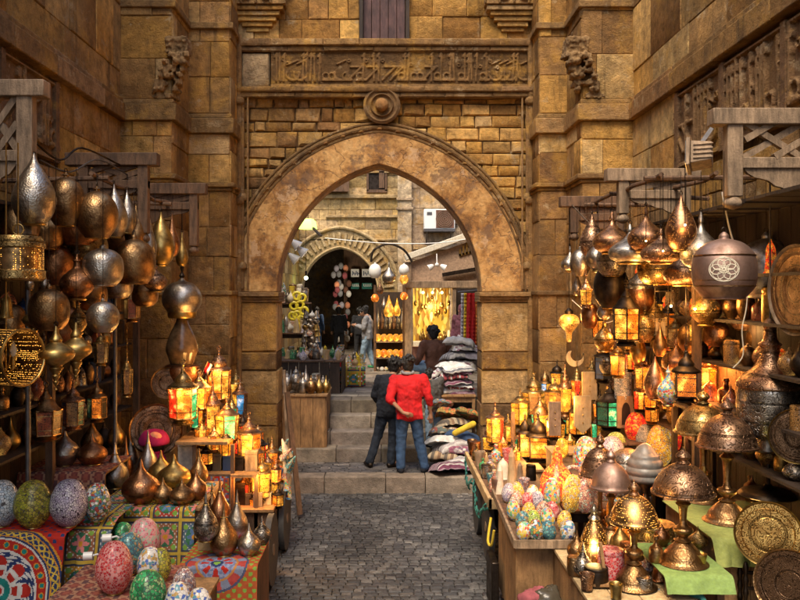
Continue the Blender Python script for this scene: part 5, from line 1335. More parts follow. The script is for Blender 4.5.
# blue patterned jar, slabs, small frames
for (px,b,w,h,m,k,lb,Y) in ((623,398,17,36,'m_blue','jar','blue and white patterned cylinder jar on the bench',9.6),(601,352,9,24,'enamel','bottle','speckled little bottle above the green lantern',9.8),(607,375,15,18,'esilver','egg','silver ball ornament above the green lantern',9.9),(622,368,16,18,'bronze','bell','bronze bell lid on the blue jar',9.62)):
    p = at(px,b,Y); s = F/Y; t = thing('ornament', lb, 'ornament', p); mb = MB(); mb.lathe(lprof(k,w/2/s,h/s), n=20); mb.build('body', m, parent=t)
    mb = MB(); mb.lathe([(w*.3/s,-.006),(w*.4/s,0),(w*.3/s,.006)], n=16, k=1); mb.build('foot_ring', 'gold', parent=t)
for (px,b,w,h,lb,Y,pt) in ((583,434,17,38,'pale wooden slab with pointed foot glowing among lanterns',10.2,1),(590,400,15,28,'plain pale wooden box above the pointed slab',10.4,0),(555,436,12,34,'grey wooden plaque with three brass dots',10.1,0),(626,428,17,32,'carved cream arch frame beside the green lantern',9.5,0)):
    p = at(px,b,Y); s = F/Y; t = thing('wooden_plaque', lb, 'plaque', p); a, hh = w/2/s, h/s
    mb = MB(); mb.prism([(-a,hh),(-a,.2*hh if pt else 0),(0,0),(a,.2*hh if pt else 0),(a,hh)] if pt else [(-a,hh),(-a,0),(a,0),(a,hh)], 0, .05); mb.build('board', 'palewood' if 'grey' not in lb else 'oldwood', parent=t, mods=[BEV(.004)])
    mb = MB()
    if 'arch' in lb: mb.prism([(-a*.5,.1*hh)]+[(a*.5*math.cos(PI-PI*k/8), hh*.5+hh*.3*math.sin(PI*k/8)) for k in range(9)]+[(a*.5,.1*hh)], -.006, .0); mb.build('arched_niche','darkwood',parent=t)
    else:
        for k in range(3): mb.ball((0,-.005,hh*(.3+.2*k)), .010, 8)
        mb.build('brass_stud','gold',parent=t)
# crescent carvings on buttress
for px, py, lb in ((575,358,'upper wooden crescent hanging on the buttress'),(568,378,'lower wooden crescent hanging on the buttress')):
    p = at(px,py,10.85); t = MB(); pts = []; 
    for k in range(13): a = PI*.75+1.4*PI*k/12; pts.append((.12*math.cos(a), .12*math.sin(a)))
    for k in range(12,-1,-1): a = PI*.80+1.30*PI*k/12; pts.append((.03+.09*math.cos(a), .045+.09*math.sin(a)))
    t.prism(pts, 0, .03); o = t.build('crescent', 'palewood', loc=p); tag(o, lb, 'ornament')
# egg crate
t = thing('egg_crate', 'tilted shallow crate of bright enamel eggs on a wooden box', 'crate', (1.36, 7.4, 0)); L = tuple(-c for c in t.location)
tilt = lambda y: .86+(y-6.75)*.07
mb = MB(); mb.add([(1.10,6.72,.84),(1.60,6.72,.84),(1.66,8.1,.93),(1.10,8.1,.93),(1.10,6.72,.86),(1.60,6.72,.86),(1.66,8.1,.95),(1.10,8.1,.95)], [(0,3,2,1),(4,5,6,7),(0,1,5,4),(1,2,6,5),(2,3,7,6),(3,0,4,7)]); mb.build('tray_board','midwood',parent=t,loc=L)
for a, b in (((1.09,6.71,.885),(1.61,6.71,.885)),((1.09,6.71,.885),(1.09,8.1,.975)),((1.61,6.71,.885),(1.67,8.1,.975))):
    mb = MB(); mb.beam(a, b, .02, .07); mb.build('rim_board', 'oldwood', parent=t, loc=L)
mb = MB(); mb.box(1.12,1.60,6.85,7.9,.10,.83); mb.build('wooden_box', 'boxwood', parent=t, loc=L, mods=[BEV(.006)])
mb = MB(); mb.box(1.0,1.07,7.5,7.9,.0,.46); tag(mb.build('metal_bin','bmetal',mods=[BEV(.01)]), 'black upright bin between cart wheel and egg crate', 'bin')
EC = 'enamel eggs in the tilted crate'
ecs = ['m_dots','l_gold','m_white','l_lime','l_pale','m_multi','l_peach','m_blue','m_dots','l_gold','m_teal','m_red']
ei = 0
enames = ['dotted','golden','white blue flowered','lime','lilac','speckled','peach','pale blue','spotted','amber','teal','red']
rows = ['front row','second row','third row','fourth row','back row']; cols = ['street side','left of middle','middle','shop side']
for j in range(5):
    for i in range(4):
        y = 6.84+j*.25; x = 1.17+i*.123+(.03 if j % 2 else 0)+.006*j; z = tilt(y)+.005
        m = ecs[(ei*5+j*2) % 12] if not (j == 0 and i == 3) else 'm_white'; ei += 1
        t = thing('enamel_egg', f'{enames[ecs.index(m)]} enamel egg, {rows[j]} of the tilted crate, {cols[i]}', 'egg ornament', (x,y,z), random.uniform(0,6), EC, rx=random.uniform(-.25,.1), ry=random.uniform(-.2,.2))
        mb = MB(); mb.lathe(lprof('egg', .064, random.uniform(.165,.20)), n=20, k=2); mb.build('shell', m, parent=t)
        mb = MB(); mb.lathe([(.02,-.002),(.026,0),(.024,.010)], n=12, k=1); mb.build('metal_foot', 'gold', parent=t)
# orange mosaic lamps and egg pile
table('dark table behind the orange mosaic lamps', 1.72, 2.45, 7.6, 8.9, .92, m='darkwood', top='midwood')
p = on(557,500,.93); s = F/p.y; t = thing('mosaic_lamp', 'glowing red orange mosaic lamp with pointed top', 'lamp', p)
mb = MB(); mb.lathe([(a/s,b/s) for a,b in ((6,2),(14,8),(17,18),(13,28),(6,36),(5,44),(2,54))], n=26); mb.build('mosaic_shell','l_orange',parent=t)
mb = MB(); mb.lathe([(a/s,b/s) for a,b in ((9,0),(9,1),(6,3))], n=20, k=1); mb.build('metal_foot','gold',parent=t)
p = on(547,500,.93); s = F/p.y; t = thing('mosaic_lamp', 'small round scarlet lamp touching the red orange one', 'lamp', V((p.x,p.y-.15,p.z)))
mb = MB(); mb.lathe([(a/s,b/s) for a,b in ((4,0),(10,6),(11,12),(8,20),(2,23))], n=20); mb.build('glass_ball','l_red',parent=t); mb = MB(); mb.lathe([(.03,-.004),(.04,0),(.03,.01)], n=14, k=1); mb.build('metal_foot','gold',parent=t)
p = at(573,487,8.3); t = MB(); t.tube([(.16*math.cos(a*PI/14)*.8, 0, .21*math.sin(a*PI/14)) for a in range(29)], .022, 8, False); tag(t.build('ring_handle','l_peach',loc=p), 'peach mosaic hoop around the glowing orange lamp', 'hoop')
glow(553,475,7.6,7,(1,.3,.08)); 
for (px,b,w,h,m,lb,tl) in [
 (570,512,20,38,'l_gold','golden lit egg with white dots before the orange hoop',-.1),(586,513,19,34,'l_peach','rosy speckled egg right of the golden lit egg',.1),
 (552,512,17,34,'m_dots','colourful egg in front of the red lamp',0)]:
    egg(px,b,w,h,.93,m,lb,tl)
table('stepped bench holding the pile of big mosaic eggs', 2.0, 3.2, 8.3, 9.3, 1.06, m='midwood', top='midwood')
for (px,b,w,h,m,lb) in [
 (586,482,26,46,'m_dots','colourful dotted mosaic egg, left end of the bench pile'),(599,486,24,40,'l_pale','lilac grey mosaic egg leaning in the pile'),(612,470,26,34,'l_pale','pale lilac egg at the back of pile'),
 (616,452,20,20,'l_lime','lime green round lamp on top of the pile'),(605,500,36,42,'l_peach','large peach mosaic egg at the pile front'),(562,458,13,20,'lyellow','small plain yellow egg above the red orange lamp'),
 (636,442,22,30,'l_red','scarlet lit mosaic egg at the top of the pile'),(660,466,27,42,'l_gold','large glowing yellow mosaic egg at the pile top'),(645,452,18,28,'l_grey','grey mosaic egg between scarlet and yellow ones'),
 (689,455,34,40,'l_red','round red and amber bead mosaic globe'),(671,436,34,42,'l_pale','sparkling lilac mosaic globe behind the yellow egg'),(600,470,18,26,'m_blue','pale blue mosaic egg hidden in the pile')]:
    egg(px,b,w,h,1.07,m,lb, Y=8.6 if b < 465 else None) if b >= 500 else None
    if b < 500:
        Y = 8.55 + (500-b)*.012; p = at(px,b,Y); s = F/Y
        t = thing('egg_lamp', lb, 'egg lamp', p, random.uniform(0,6), 'mosaic eggs piled on the right bench')
        mb = MB(); mb.lathe(lprof('egg', w/2/s, h/s), n=28, k=3); mb.build('mosaic_shell', m, parent=t)
        mb = MB(); mb.lathe([(w*.15/s,-.002),(w*.2/s,0),(w*.2/s,.018)], n=16, k=1); mb.build('metal_foot','gold',parent=t)
glow(655,430,8.2,6,(1,.55,.12)); glow(688,430,8.0,5,(1,.3,.08)); glow(637,425,8.2,3,(1,.2,.05))
# support for upper pile: stepped boxes
for x0,x1,y0,y1,z,lb in ((2.35,3.3,9.0,9.35,1.30,'upper step board under the lilac mosaic globe'),):
    table(lb, x0,x1,y0,y1,z,m='darkwood',top='midwood')
t = thing('cloth_lampshade', 'dark domed lampshade with grey tasselled top by the yellow egg', 'lamp', at(628,492,8.1)); s = F/8.1
mb = MB(); mb.lathe([(a/s,b/s) for a,b in ((23,0),(23,8),(21,24),(14,38),(5,43))], n=26); mb.build('dome_shade','esilver',parent=t)
mb = MB(); mb.lathe([(a/s,b/s) for a,b in ((22,-12),(23,-1))], n=26, k=1); mb.build('jewelled_skirt','m_dots',parent=t)
M['beehive']=plain('frosted_grey_glass',(.17,.16,.14),.4)
p = at(645,482,7.9); s = F/7.9; t = thing('ribbed_lamp', 'grey ribbed beehive lamp on a bronze stem', 'lamp', p)
mb = MB(); mb.lathe([(a/s,b/s) for a,b in ((12,0),(17,2),(18.5,5),(17.5,8),(19,11),(18.5,14),(17,16),(17.5,19),(16.5,22),(14.5,24),(14,27),(12,29),(10,31),(8,34),(5,37),(1,39))], n=30, k=2); mb.build('ribbed_glass','beehive',parent=t)
mb = MB(); mb.lathe([(a/s,b/s) for a,b in ((14,-40),(13,-36),(4,-28),(6,-20),(3,-10),(9,2),(12,5))], n=20); mb.build('stem','bronze',parent=t)

# ---------- domed table lamps
def domelamp(px, base, z, shade_w, total, label, lit=False, sm='ecopper', stem='bronze', base_w=None, Y=None, gr='domed brass table lamps'):
    p = on(px, base, z) if Y is None else V(((px-VX)*Y/F,Y,z)); s = F/p.y; r = shade_w/2/s; T = total/s; bw = (base_w or shade_w*.72)/2/s
    t = thing('table_lamp', label, 'table lamp', p, random.uniform(0,6), gr)
    mb = MB(); mb.lathe([(0,0),(bw,0),(bw*1.02,.012),(bw*.88,.03),(bw*.80,.07),(bw*.55,.12),(bw*.30,.16)], n=32, k=2); mb.build('base', stem, parent=t)
    zs = T*.60; mb = MB(); mb.lathe([(bw*.30,.155),(bw*.38,.17),(bw*.18,.19),(bw*.40,.23),(bw*.40,.26),(bw*.16,.29),(bw*.20,zs*.80),(bw*.32,zs*.86),(bw*.14,zs*.93),(bw*.14,zs+.04)], n=22, k=3); mb.build('stem', stem, parent=t)
    sh = T-zs; mb = MB(); mb.lathe([(r*.98,zs-.004),(r,zs),(r*1.0,zs+.014),(r*.94,zs+.02),(r*.88,zs+sh*.22),(r*.66,zs+sh*.46),(r*.38,zs+sh*.60),(r*.18,zs+sh*.65)], n=40, k=2); mb.build('dome_shade', 'pbrass' if lit else sm, parent=t)
    mb = MB(); mb.lathe([(r*.17,zs+sh*.63),(r*.22,zs+sh*.67),(r*.14,zs+sh*.72),(r*.24,zs+sh*.80),(r*.16,zs+sh*.88),(r*.05,zs+sh*.94),(r*.02,zs+sh)], n=18, k=3); mb.build('finial', sm, parent=t)
    return t
table('tall box table draped with green cloth at its front', 1.98, 2.42, 5.64, 6.4, 1.0, m='midwood', box=False)
table('orange wooden box table under the upper domed lamps', 2.50, 3.3, 6.05, 7.2, 1.14, m='boxwood', box=True)
grn = lambda u,v: vary((.22,.32,.10),.05)
cloth('green_cloth', 'light green cloth over the front box under the nearest domed lamp', [(6.35,1.008),(5.62,1.008),(5.60,.985),(5.56,.90)], 1.96, 2.44, grn, .012, .03)
cloth('green_cloth', 'pale yellow green cloth under the upper domed lamps', [(7.1,1.148),(6.03,1.148),(6.0,1.12),(5.94,.96)], 2.46, 3.32, lambda u,v: vary((.27,.30,.09),.05), .012, .035)
domelamp(683,563,1.01,62,116,'nearest domed engraved lamp on the green cloth', base_w=46)
domelamp(727,521,1.15,60,124,'domed copper lamp to the upper right on yellow green cloth', base_w=44)
domelamp(703,500,1.15,56,112,'domed engraved lamp half hidden behind the upper right one', sm='brass')
table('front display table with pierced lamps', 1.42, 2.2, 5.62, 6.9, .84, m='boxwood', box=True, top='palewood')
domelamp(634,586,.85,50,106,'small lit pierced dome lamp on a turned stem', lit=True, base_w=42)
domelamp(611,548,.85,42,100,'unlit rosy dome lamp behind the lit pierced dome', sm='rosy', base_w=30)
domelamp(600,540,.85,40,108,'bronze dome lamp farthest left at the rear', base_w=28)
p = on(594,566,.85); s = F/p.y; t = thing('pierced_lamp', 'brilliant pierced white gold lantern glowing on the display table', 'lamp', p)
mb = MB(); mb.lathe([(a/s,b/s) for a,b in ((10,0),(15,6),(16,16),(12,24),(13,27),(9,38),(4,46))], n=26); mb.build('pierced_shell', 'pbrass', parent=t)
mb = MB(); mb.lathe([(a/s,b/s) for a,b in ((8,4),(12,10),(12,22),(8,30))], (0,0,.005), 20); mb.build('inner_glass','lyellow',parent=t)
mb = MB(); mb.lathe([(a/s,b/s) for a,b in ((4,46),(6,48),(3,52),(4,56),(1,62))], n=14); mb.build('finial','esilver',parent=t)
glow(594,545,6.15,5,(1,.65,.22)); glow(634,500,5.6,4,(1,.6,.2)); glow(610,560,6.0,2)
for (px,b,w,h,k,m,lb) in [(577,560,20,30,'fatvase','bronze','bronze squat urn at left rear of the display table'),(583,576,20,34,'vase','esilver','pointed pewter vase beside the brown easel'),
 (596,584,24,18,'jar','bmetal','small black lidded pot by the easel'),(611,578,26,30,'jar','m_red','dark red speckled lidded pot'),(620,553,20,32,'fatvase','gold','golden turned wooden lamp body'),
 (609,540,9,42,'obelisk','orange','glowing orange turned column, left one'),(622,550,13,40,'bottle','orange','glowing orange turned column, right one'),(655,556,40,34,'jar','brass','engraved amber brass drum in shadow of the dome'),
 (669,548,24,26,'fatvase','copper','copper round pot left of the nearest domed lamp'),(646,572,18,16,'fatvase','enamel','flowered white and red ball'),(660,580,18,22,'bell','copper','small copper lid at the cloth edge'),(606,572,15,22,'teapot','bronze','little bronze teapot behind the easel'),(587,590,15,16,'cup','ecopper','dull copper cup at the near left corner'),(628,562,16,20,'jar','copper','copper canister behind the lit dome'),(643,590,18,14,'jar','esilver','low pewter dish by the turquoise cloth'),(600,556,14,26,'bottle','brass','brass flask beside the brilliant lantern'),(616,598,14,14,'cup','gold','golden cup at the near table edge'),(574,574,14,18,'jar','bronze','bronze canister at the left edge'),(634,548,12,26,'bottle','ured','reddish glass flask under the rosy dome')]:
    stand(k,px,b,w,h,.85,m,lb,name='brass_pot',cat='pot',group='pots on the right display table')
for px,b,w,h,k,m,lb in [(698,548,20,22,'fatvase','brass','engraved brass pot right of the nearest domed lamp'),(656,562,14,26,'bottle','bronze','bronze flask left of the nearest domed lamp'),(700,566,14,12,'cup','gold','small golden cup on the green cloth'),(662,546,16,22,'teapot','copper','copper teapot behind the nearest domed lamp')]:
    stand(k,px,b,w,h,1.01,m,lb,name='brass_pot',cat='pot',group='pots on the green cloth')
for px,b,w,h,k,m,lb in [(704,486,14,36,'bottle','gold','tall golden candlestick between domed lamps'),(752,482,20,26,'fatvase','copper','red brown lidded pot behind the domed lamp'),(750,462,12,20,'bottle','bronze','bronze bottle behind the lidded pot'),(786,470,22,32,'fatvase','brass','brass pot at the right edge in shadow')]:
    stand(k,px,b,w,h,1.15,m,lb,name='brass_pot',cat='pot',group='pots behind the domed lamps',Y=7.0+(490-b)*.01)
# wooden book easel
p = on(601,580,.85); t = thing('wooden_easel', 'reddish brown folding wooden easel on the display table', 'easel', V((p.x,p.y-.12,p.z+.01)))
mb = MB(); mb.beam((-.10,0,.01),(.10,-.02,.01),.09,.018); mb.build('foot_board','boxwood',parent=t)
mb = MB(); mb.beam((-.0,.0,.02),(-.03,.03,.30),.022,.03); mb.build('upright','boxwood',parent=t)
mb = MB(); mb.tube(crom([(2.16,5.75,.86),(2.22,5.6,.86),(2.24,5.56,.75),(2.27,5.55,.60)],4), [.02,.03,.035,.03,.02,.02,.03,.04,.03,.02,.02,.02,.03][:13], 8); tag(mb.build('cloth_fold','turquoise_fabric'), 'turquoise ribbon of cloth hanging off the display table', 'cloth')
# pierced silver candle lantern on a stem with black dish
p = at(768,498,6.6); s = F/6.6; t = thing('candle_lamp', 'silver pierced cylinder lamp on black stem and round black dish', 'lamp', p)
mb = MB(); mb.lathe([(a/s,b/s) for a,b in ((0,0),(26,2),(27,5),(22,8),(8,10),(3,14))], n=32, k=2); mb.build('dish','bmetal',parent=t)
mb = MB(); mb.tube([(0,0,.05),(0,0,46/s)], .016, 10); mb.build('stem','bmetal',parent=t)
mb = MB(); mb.lathe([(a/s,b/s) for a,b in ((10,46),(12,48),(11,50),(11,72),(12,74),(10,76))], n=26, k=1); mb.build('pierced_cylinder','psilver',parent=t)
mb = MB(); mb.lathe([(a/s,b/s) for a,b in ((1,76),(3,80),(1.5,92),(.5,100))], n=12); mb.build('spike','esilver',parent=t)
# orange lit shelf content
table('shadowed table holding the black dish lamp', 2.75, 3.35, 6.3, 7.6, 1.12, m='darkwood', top='midwood')
p = at(722,400,8.2); s = F/8.2; t = thing('added_glow_cylinder', 'tall orange cylinder added for the interior glow behind the domed shades', 'lamp', p)  # glowing cylinder added to supply the orange glow inside the stall
mb = MB(); mb.lathe([(22/s,0),(22/s,64/s)], n=28, k=1); mb.build('glowing_shade','l_orange',parent=t)
mb = MB(); mb.lathe([(23/s,-.01),(24/s,0),(23/s,.01)], n=28, k=1); mb.lathe([(23/s,64/s-.01),(24/s,64/s),(23/s,64/s+.01)], n=28, k=1); mb.build('wire_hoops','bmetal',parent=t)
table('hidden high stand under the orange glowing cylinder', 3.0, 3.35, 8.0, 8.45, 1.85, m='darkwood', top='darkwood')
glow(715,365,7.8,18,(1,.28,.04)); glow(700,400,7.7,6,(1,.38,.08)); glow(745,330,7.2,3,(1,.5,.15)); glow(655,370,8.6,5,(1,.42,.1)); glow(620,330,9.0,5,(1,.45,.12)); glow(600,275,9.2,4,(1,.5,.15)); glow(755,500,6.5,1.5)
tray(768,534,46,64,5.75,'traym','gleaming golden engraved tray propped on a folding stand', R(-22), R(-10))
t = thing('folding_stand', 'black turned wood folding stand under the golden tray', 'stand', at(768,600,5.9), R(-10))
for x in (-.17,.17):
    for y in (-.06,.10):
        mb = MB(); n=0
        prof = []
        for k in range(13): prof.append((.012+.010*(k%2), k*.045))
        mb.lathe(prof, (x,y,-.25), 10, 2); mb.build('turned_leg','bmetal',parent=t)
mb = MB(); mb.beam((-.17,-.06,.1),(.17,-.06,.1),.02,.02); mb.beam((-.17,.10,.16),(.17,.10,.16),.02,.02); mb.build('cross_bar','bmetal',parent=t)
M['f_under']=plain('dark_green_wrap',(.03,.06,.04),.6)
# things at bottom right
smallbox(745,606,54,20,.55,'palewood','worn pale wooden crate below the golden tray', d=.3, Y=5.6)
for (px,py,w,h,m,lb) in [(548,600,34,26,'uglass','dark plastic bag slumped under the display table'),(535,600,30,24,'red_stripe_fabric','red striped bundle under the egg crate'),(660,600,60,26,'l_grey','silvery crinkled bag below the green cloth')]:
    Y = 6.6 if px < 600 else 5.9
    p = at(px,py,Y); s = F/Y; mb = MB(); mb.ball((0,0,0), 1, 40, (w/2/s, w/2.4/s, h/2/s)); p.z = max(p.z, h/2/s)
    o = mb.build('bundle', m, loc=p, mods=[('DISPLACE', dict(strength=.16, texture=TEXC, mid_level=.5)), ('DISPLACE', dict(strength=.03, texture=TEXF, mid_level=.5))]); tag(o, lb, 'bundle')
GK=.8
# ------------------------------------------------------------------ people (local axes: x right, y facing, z up; metres)
def person(label, loc, yaw, J, top, legs, shoes='bmetal', vox=.011, hair='hair', sc=1.0, group=None, collar=None, hood=None, cat='person', skirt=False, vest=None):
    """J: joints head, neck, chest, waist, hip, and per side sh, el, wr, hj, kn, an, toe"""
    t = thing('person', label, cat, loc, yaw, group); t.scale = (sc,)*3
    g = lambda k: V(J[k])
    sides = ('l','r'); hd = g('head'); nk = g('neck'); ch = g('chest'); wa = g('waist'); hp = g('hip')
    face = V(J.get('look', (0,1,0))).normalized(); rgt = face.cross(Z_).normalized()
    rotf = Matrix((rgt, face, Z_)).transposed()
    L3 = lambda x, y, z: hd + rotf @ V((x,y,z))*1.10
    b = MB(); b.ball(hd, .101, 16, (.86,1.02,1.22), rotf); b.ball(L3(0,.035,-.055), .062, 12, (.95,1,.95), rotf); b.cap(hd-V((0,0,.07)), .052, nk, .062)
    b.cap(L3(0,.088,.0), .010, L3(0,.104,-.030), .015, 8); b.ball(L3(0,.082,-.062), .020, 8, (1.2,.6,.5), rotf)   # nose, mouth
    for s in (-1, 1):
        b.ball(L3(.082*s,.0,-.01), .026, 8, (.35,.8,1.2), rotf)        # ear
    b.ball(ch, .13, 14, (1.2,.75,1.1)); b.cap(ch, .13, wa, .115); b.cap(wa, .115, hp, .13)
    for k in sides:
        sh, el, wr, hj, kn, an, to = (g(k+'_'+q) for q in ('sh','el','wr','hj','kn','an','toe'))
        b.cap(nk-V((0,0,.05)), .055, sh, .058); b.cap(sh, .050, el, .040); b.cap(el, .039, wr, .026)
        d = (wr-el).normalized(); hdir = V(J.get(k+'_hand', d)).normalized(); side = hdir.cross(V((0,1,.2))).normalized()
        pc = wr+hdir*.05; b.cap(wr, .026, pc+hdir*.02, .034, 10)
        for f, (o, ln) in enumerate(((-.027,.062),(-.009,.072),(.009,.068),(.027,.052))):
            p0 = pc+hdir*.04+side*o; p1 = p0+hdir*ln*.5+V((0,.006,0)); p2 = p1+hdir*ln*.42+V((0,.02,-.004))
            b.cap(p0, .0105, p1, .010, 7); b.cap(p1, .010, p2, .009, 7)
        b.cap(pc-hdir*.01-side*.026, .012, pc+hdir*.045-side*.055, .010, 7)
        b.cap(hj, .078, kn, .052); b.cap(kn, .050, an, .036); b.cap(an, .034, to, .028)
    b.build('body', 'skin', parent=t, mods=REM(vox*.8, 2))
    # shirt / jacket
    b = MB(); b.ball(ch+V((0,0,.03)), .168, 16, (1.24,.80,1.15))
    for sx_ in (-.045,.045): b.cap(ch+V((sx_,0,0)), .155, wa+V((sx_,0,0)), .148, 14); b.cap(wa+V((sx_,0,0)), .150, hp+V((sx_,0,-.03)), .150, 14)
    b.box(hp.x-.19, hp.x+.19, hp.y-.125, hp.y+.125, hp.z-.12, hp.z+.1)
    for k in sides:
        sh, el, wr = g(k+'_sh'), g(k+'_el'), g(k+'_wr')
        b.cap(nk-V((0,0,.045)), .062, sh, .074); b.cap(ch+(sh-ch)*.5, .10, sh, .075)
        cuff = J.get(k+'_cuff', .93); c1 = el+(wr-el)*cuff; b.cap(sh, .082, el, .066); b.cap(el, .064, c1, .050); b.ball(c1, .054, 10, (1,1,.8))
    b.build('jacket' if not skirt else 'long_dress_top', top, parent=t, mods=FOLD(vox, 3, .022, TEXC))
    if collar:
        b = MB(); b.tube([nk+V((.085*math.cos(a*PI/8), .075*math.sin(a*PI/8)-.01, .035+.012*math.sin(a*PI/8))) for a in range(17)], .024, 8); b.build('collar', collar, parent=t, mods=REM(.01, 2))
    if vest:
        b = MB(); b.ball(ch+V((0,0,.03)), .170, 16, (1.15,.84,1.1)); b.cap(ch, .172, wa, .158, 14); b.cap(wa, .158, hp+V((0,0,.06)), .162, 14); b.build('vest', vest, parent=t, mods=FOLD(vox, 3, .015))
    b = MB()
    if skirt:
        b.cap(hp, .16, hp*1, .16); b.tube([hp+V((0,0,.05)), hp*.55+V((0,0,.1)), V((hp.x,hp.y,.04))], [.17,.22,.27], 16)
        b.build('long_dress', legs, parent=t, mods=FOLD(vox, 2, .04))
    else:
        b.ball(hp, .160, 14, (1.10,.80,.80))
        for k in sides:
            hj, kn, an = g(k+'_hj'), g(k+'_kn'), g(k+'_an')
            b.cap(hj, .108, kn, .080); b.cap(kn, .080, an+(kn-an)*.04, .072); b.ball(hj+V((0,-.02,.0)), .104, 12)
        b.build('jeans' if 'jeans' in legs else 'trousers', legs, parent=t, mods=FOLD(vox, 2, .018))
    for k in sides:
        an, to = g(k+'_an'), g(k+'_toe'); d = V((to.x-an.x, to.y-an.y, 0)).normalized()
        b = MB(); b.cap(an-d*.035+V((0,0,-.045)), .046, to+V((0,0,-.0)), .040); b.cap(an, .05, an+V((0,0,-.03)), .05); b.build('shoe', shoes, parent=t, mods=REM(vox, 2))
    if hood:
        b = MB(); b.ball(L3(0,-.012,.015), .125, 16, (.92,1.0,1.18), rotf); b.cap(hd-V((0,0,.08)), .10, nk-V((0,0,.06)), .15)
        b.build('headscarf', hood, parent=t, mods=FOLD(.012, 3, .02))
    else:
        b = MB(); b.ball(L3(0,-.016,.030), .115, 16, (.90,1.0,1.08), rotf); b.ball(L3(0,-.045,-.020), .088, 12, (1,.8,1.1), rotf); b.ball(L3(0,.05,.085), .045, 10, (1.3,.9,.6), rotf)
        for _ in range(40):
            d_=V((random.gauss(0,1),random.gauss(-.2,1),abs(random.gauss(.3,.8)))).normalized(); q_=L3(0,-.016,.030)+(rotf@V((d_.x*.105,d_.y*.115,d_.z*.124)))*1.08; b.ball(q_,random.uniform(.014,.026),6)
        b.build('hair', hair, parent=t, mods=REM(.008, 1)+[('DISPLACE', dict(strength=.016, mid_level=.5, texture=TEXF))])
    for s in (-1, 1):
        q = MB(); q.ball(L3(.032*s,.084,.012), .0115, 8); q.build('eye', 'milk', parent=t)
    return t
def pose(**k):
    J = dict(head=(0,.02,1.62), neck=(0,0,1.47), chest=(0,0,1.28), waist=(0,0,1.08), hip=(0,0,.94), look=(0,1,0),
        l_sh=(-.20,0,1.42), r_sh=(.20,0,1.42), l_el=(-.27,-.02,1.14), r_el=(.27,-.02,1.14), l_wr=(-.27,.06,.90), r_wr=(.27,.06,.90),
        l_hj=(-.09,0,.90), r_hj=(.09,0,.90), l_kn=(-.12,.02,.50), r_kn=(.12,.02,.50), l_an=(-.14,-.02,.09), r_an=(.14,-.02,.09),
        l_toe=(-.16,.14,.045), r_toe=(.16,.14,.045)); J.update(k); return J
fab('ash_fabric', (.07,.065,.06))
# man in red, back to us, left hand on his back pocket, leaning a little to the left
person('man in bright red pullover and blue jeans seen from behind, left hand behind him', (.37,12.24,.235), R(4),
  pose(head=(-.03,.09,1.60), look=(-.55,.8,-.3), neck=(-.02,.03,1.47), chest=(0,0,1.27), l_sh=(-.22,.0,1.40), r_sh=(.21,.01,1.40), l_el=(-.30,-.13,1.12), l_wr=(-.11,-.20,.93), l_hand=(.9,-.05,-.25), l_cuff=.18,
   r_el=(.29,-.02,1.12), r_wr=(.33,.05,.88), r_hand=(.05,.1,-1), r_cuff=.35, l_kn=(-.12,.03,.50), r_kn=(.15,.03,.50), l_an=(-.13,-.01,.09), r_an=(.23,.0,.09), l_toe=(-.15,.11,.045), r_toe=(.32,.12,.045)),
  'red_fabric', 'jeans_fabric', 'navy_fabric', collar='grey_fabric', sc=1.02)
# white chevrons on sleeves omitted: grey arm bands
person('man in dark navy jacket and dark jeans stepping beside the man in red', (.05,12.62,.235), R(-6),
  pose(head=(.10,.10,1.58), look=(.5,.8,-.2), neck=(.07,.04,1.45), chest=(.04,.0,1.26), waist=(.03,0,1.07), hip=(.02,0,.93), l_sh=(-.14,0,1.39), r_sh=(.25,.02,1.39), l_el=(-.21,.03,1.12), l_wr=(-.12,.18,.95), r_el=(.30,.04,1.12), r_wr=(.22,.2,.95),
   l_hj=(-.07,0,.89), r_hj=(.11,0,.89), l_kn=(-.17,.04,.50), r_kn=(.08,.02,.49), l_an=(-.29,-.05,.09), r_an=(.05,-.02,.09), l_toe=(-.36,.08,.045), r_toe=(.17,.05,.045)),
  'navy_fabric', 'dark_jeans_fabric', 'bmetal', sc=1.0)
person('smaller person in dark grey sweater and pale jeans half hidden behind the man in red', (.80,13.16,.46), R(35),
  pose(head=(-.06,.16,1.50), look=(-.3,.8,-.4), neck=(-.03,.06,1.40), chest=(0,0,1.24), l_el=(-.22,.14,1.10), l_wr=(-.12,.30,1.02), r_el=(.24,.05,1.10), r_wr=(.22,.22,.92)),
  'ash_fabric', 'pale_jeans_fabric', 'dark_jeans_fabric', sc=.76)
person('man in brown leather jacket seated with his back to us before the lit shop window', (.98,15.6,1.04), R(15),
  pose(head=(-.04,.03,1.13), look=(-.3,.9,0), neck=(0,0,.99), chest=(0,-.02,.80), waist=(0,0,.62), hip=(0,0,.48), l_sh=(-.23,0,.93), r_sh=(.23,0,.93), l_el=(-.33,-.04,.68), r_el=(.32,-.04,.68), l_wr=(-.36,.12,.50), r_wr=(.25,.2,.5),
   l_hj=(-.1,.02,.46), r_hj=(.1,.02,.46), l_kn=(-.48,.16,.50), r_kn=(-.10,.45,.50), l_an=(-.62,.12,.09), r_an=(-.12,.42,.09), l_toe=(-.76,.15,.045), r_toe=(-.2,.58,.045)),
  'brown_fabric', 'pale_jeans_fabric', vox=.014, sc=1.02)
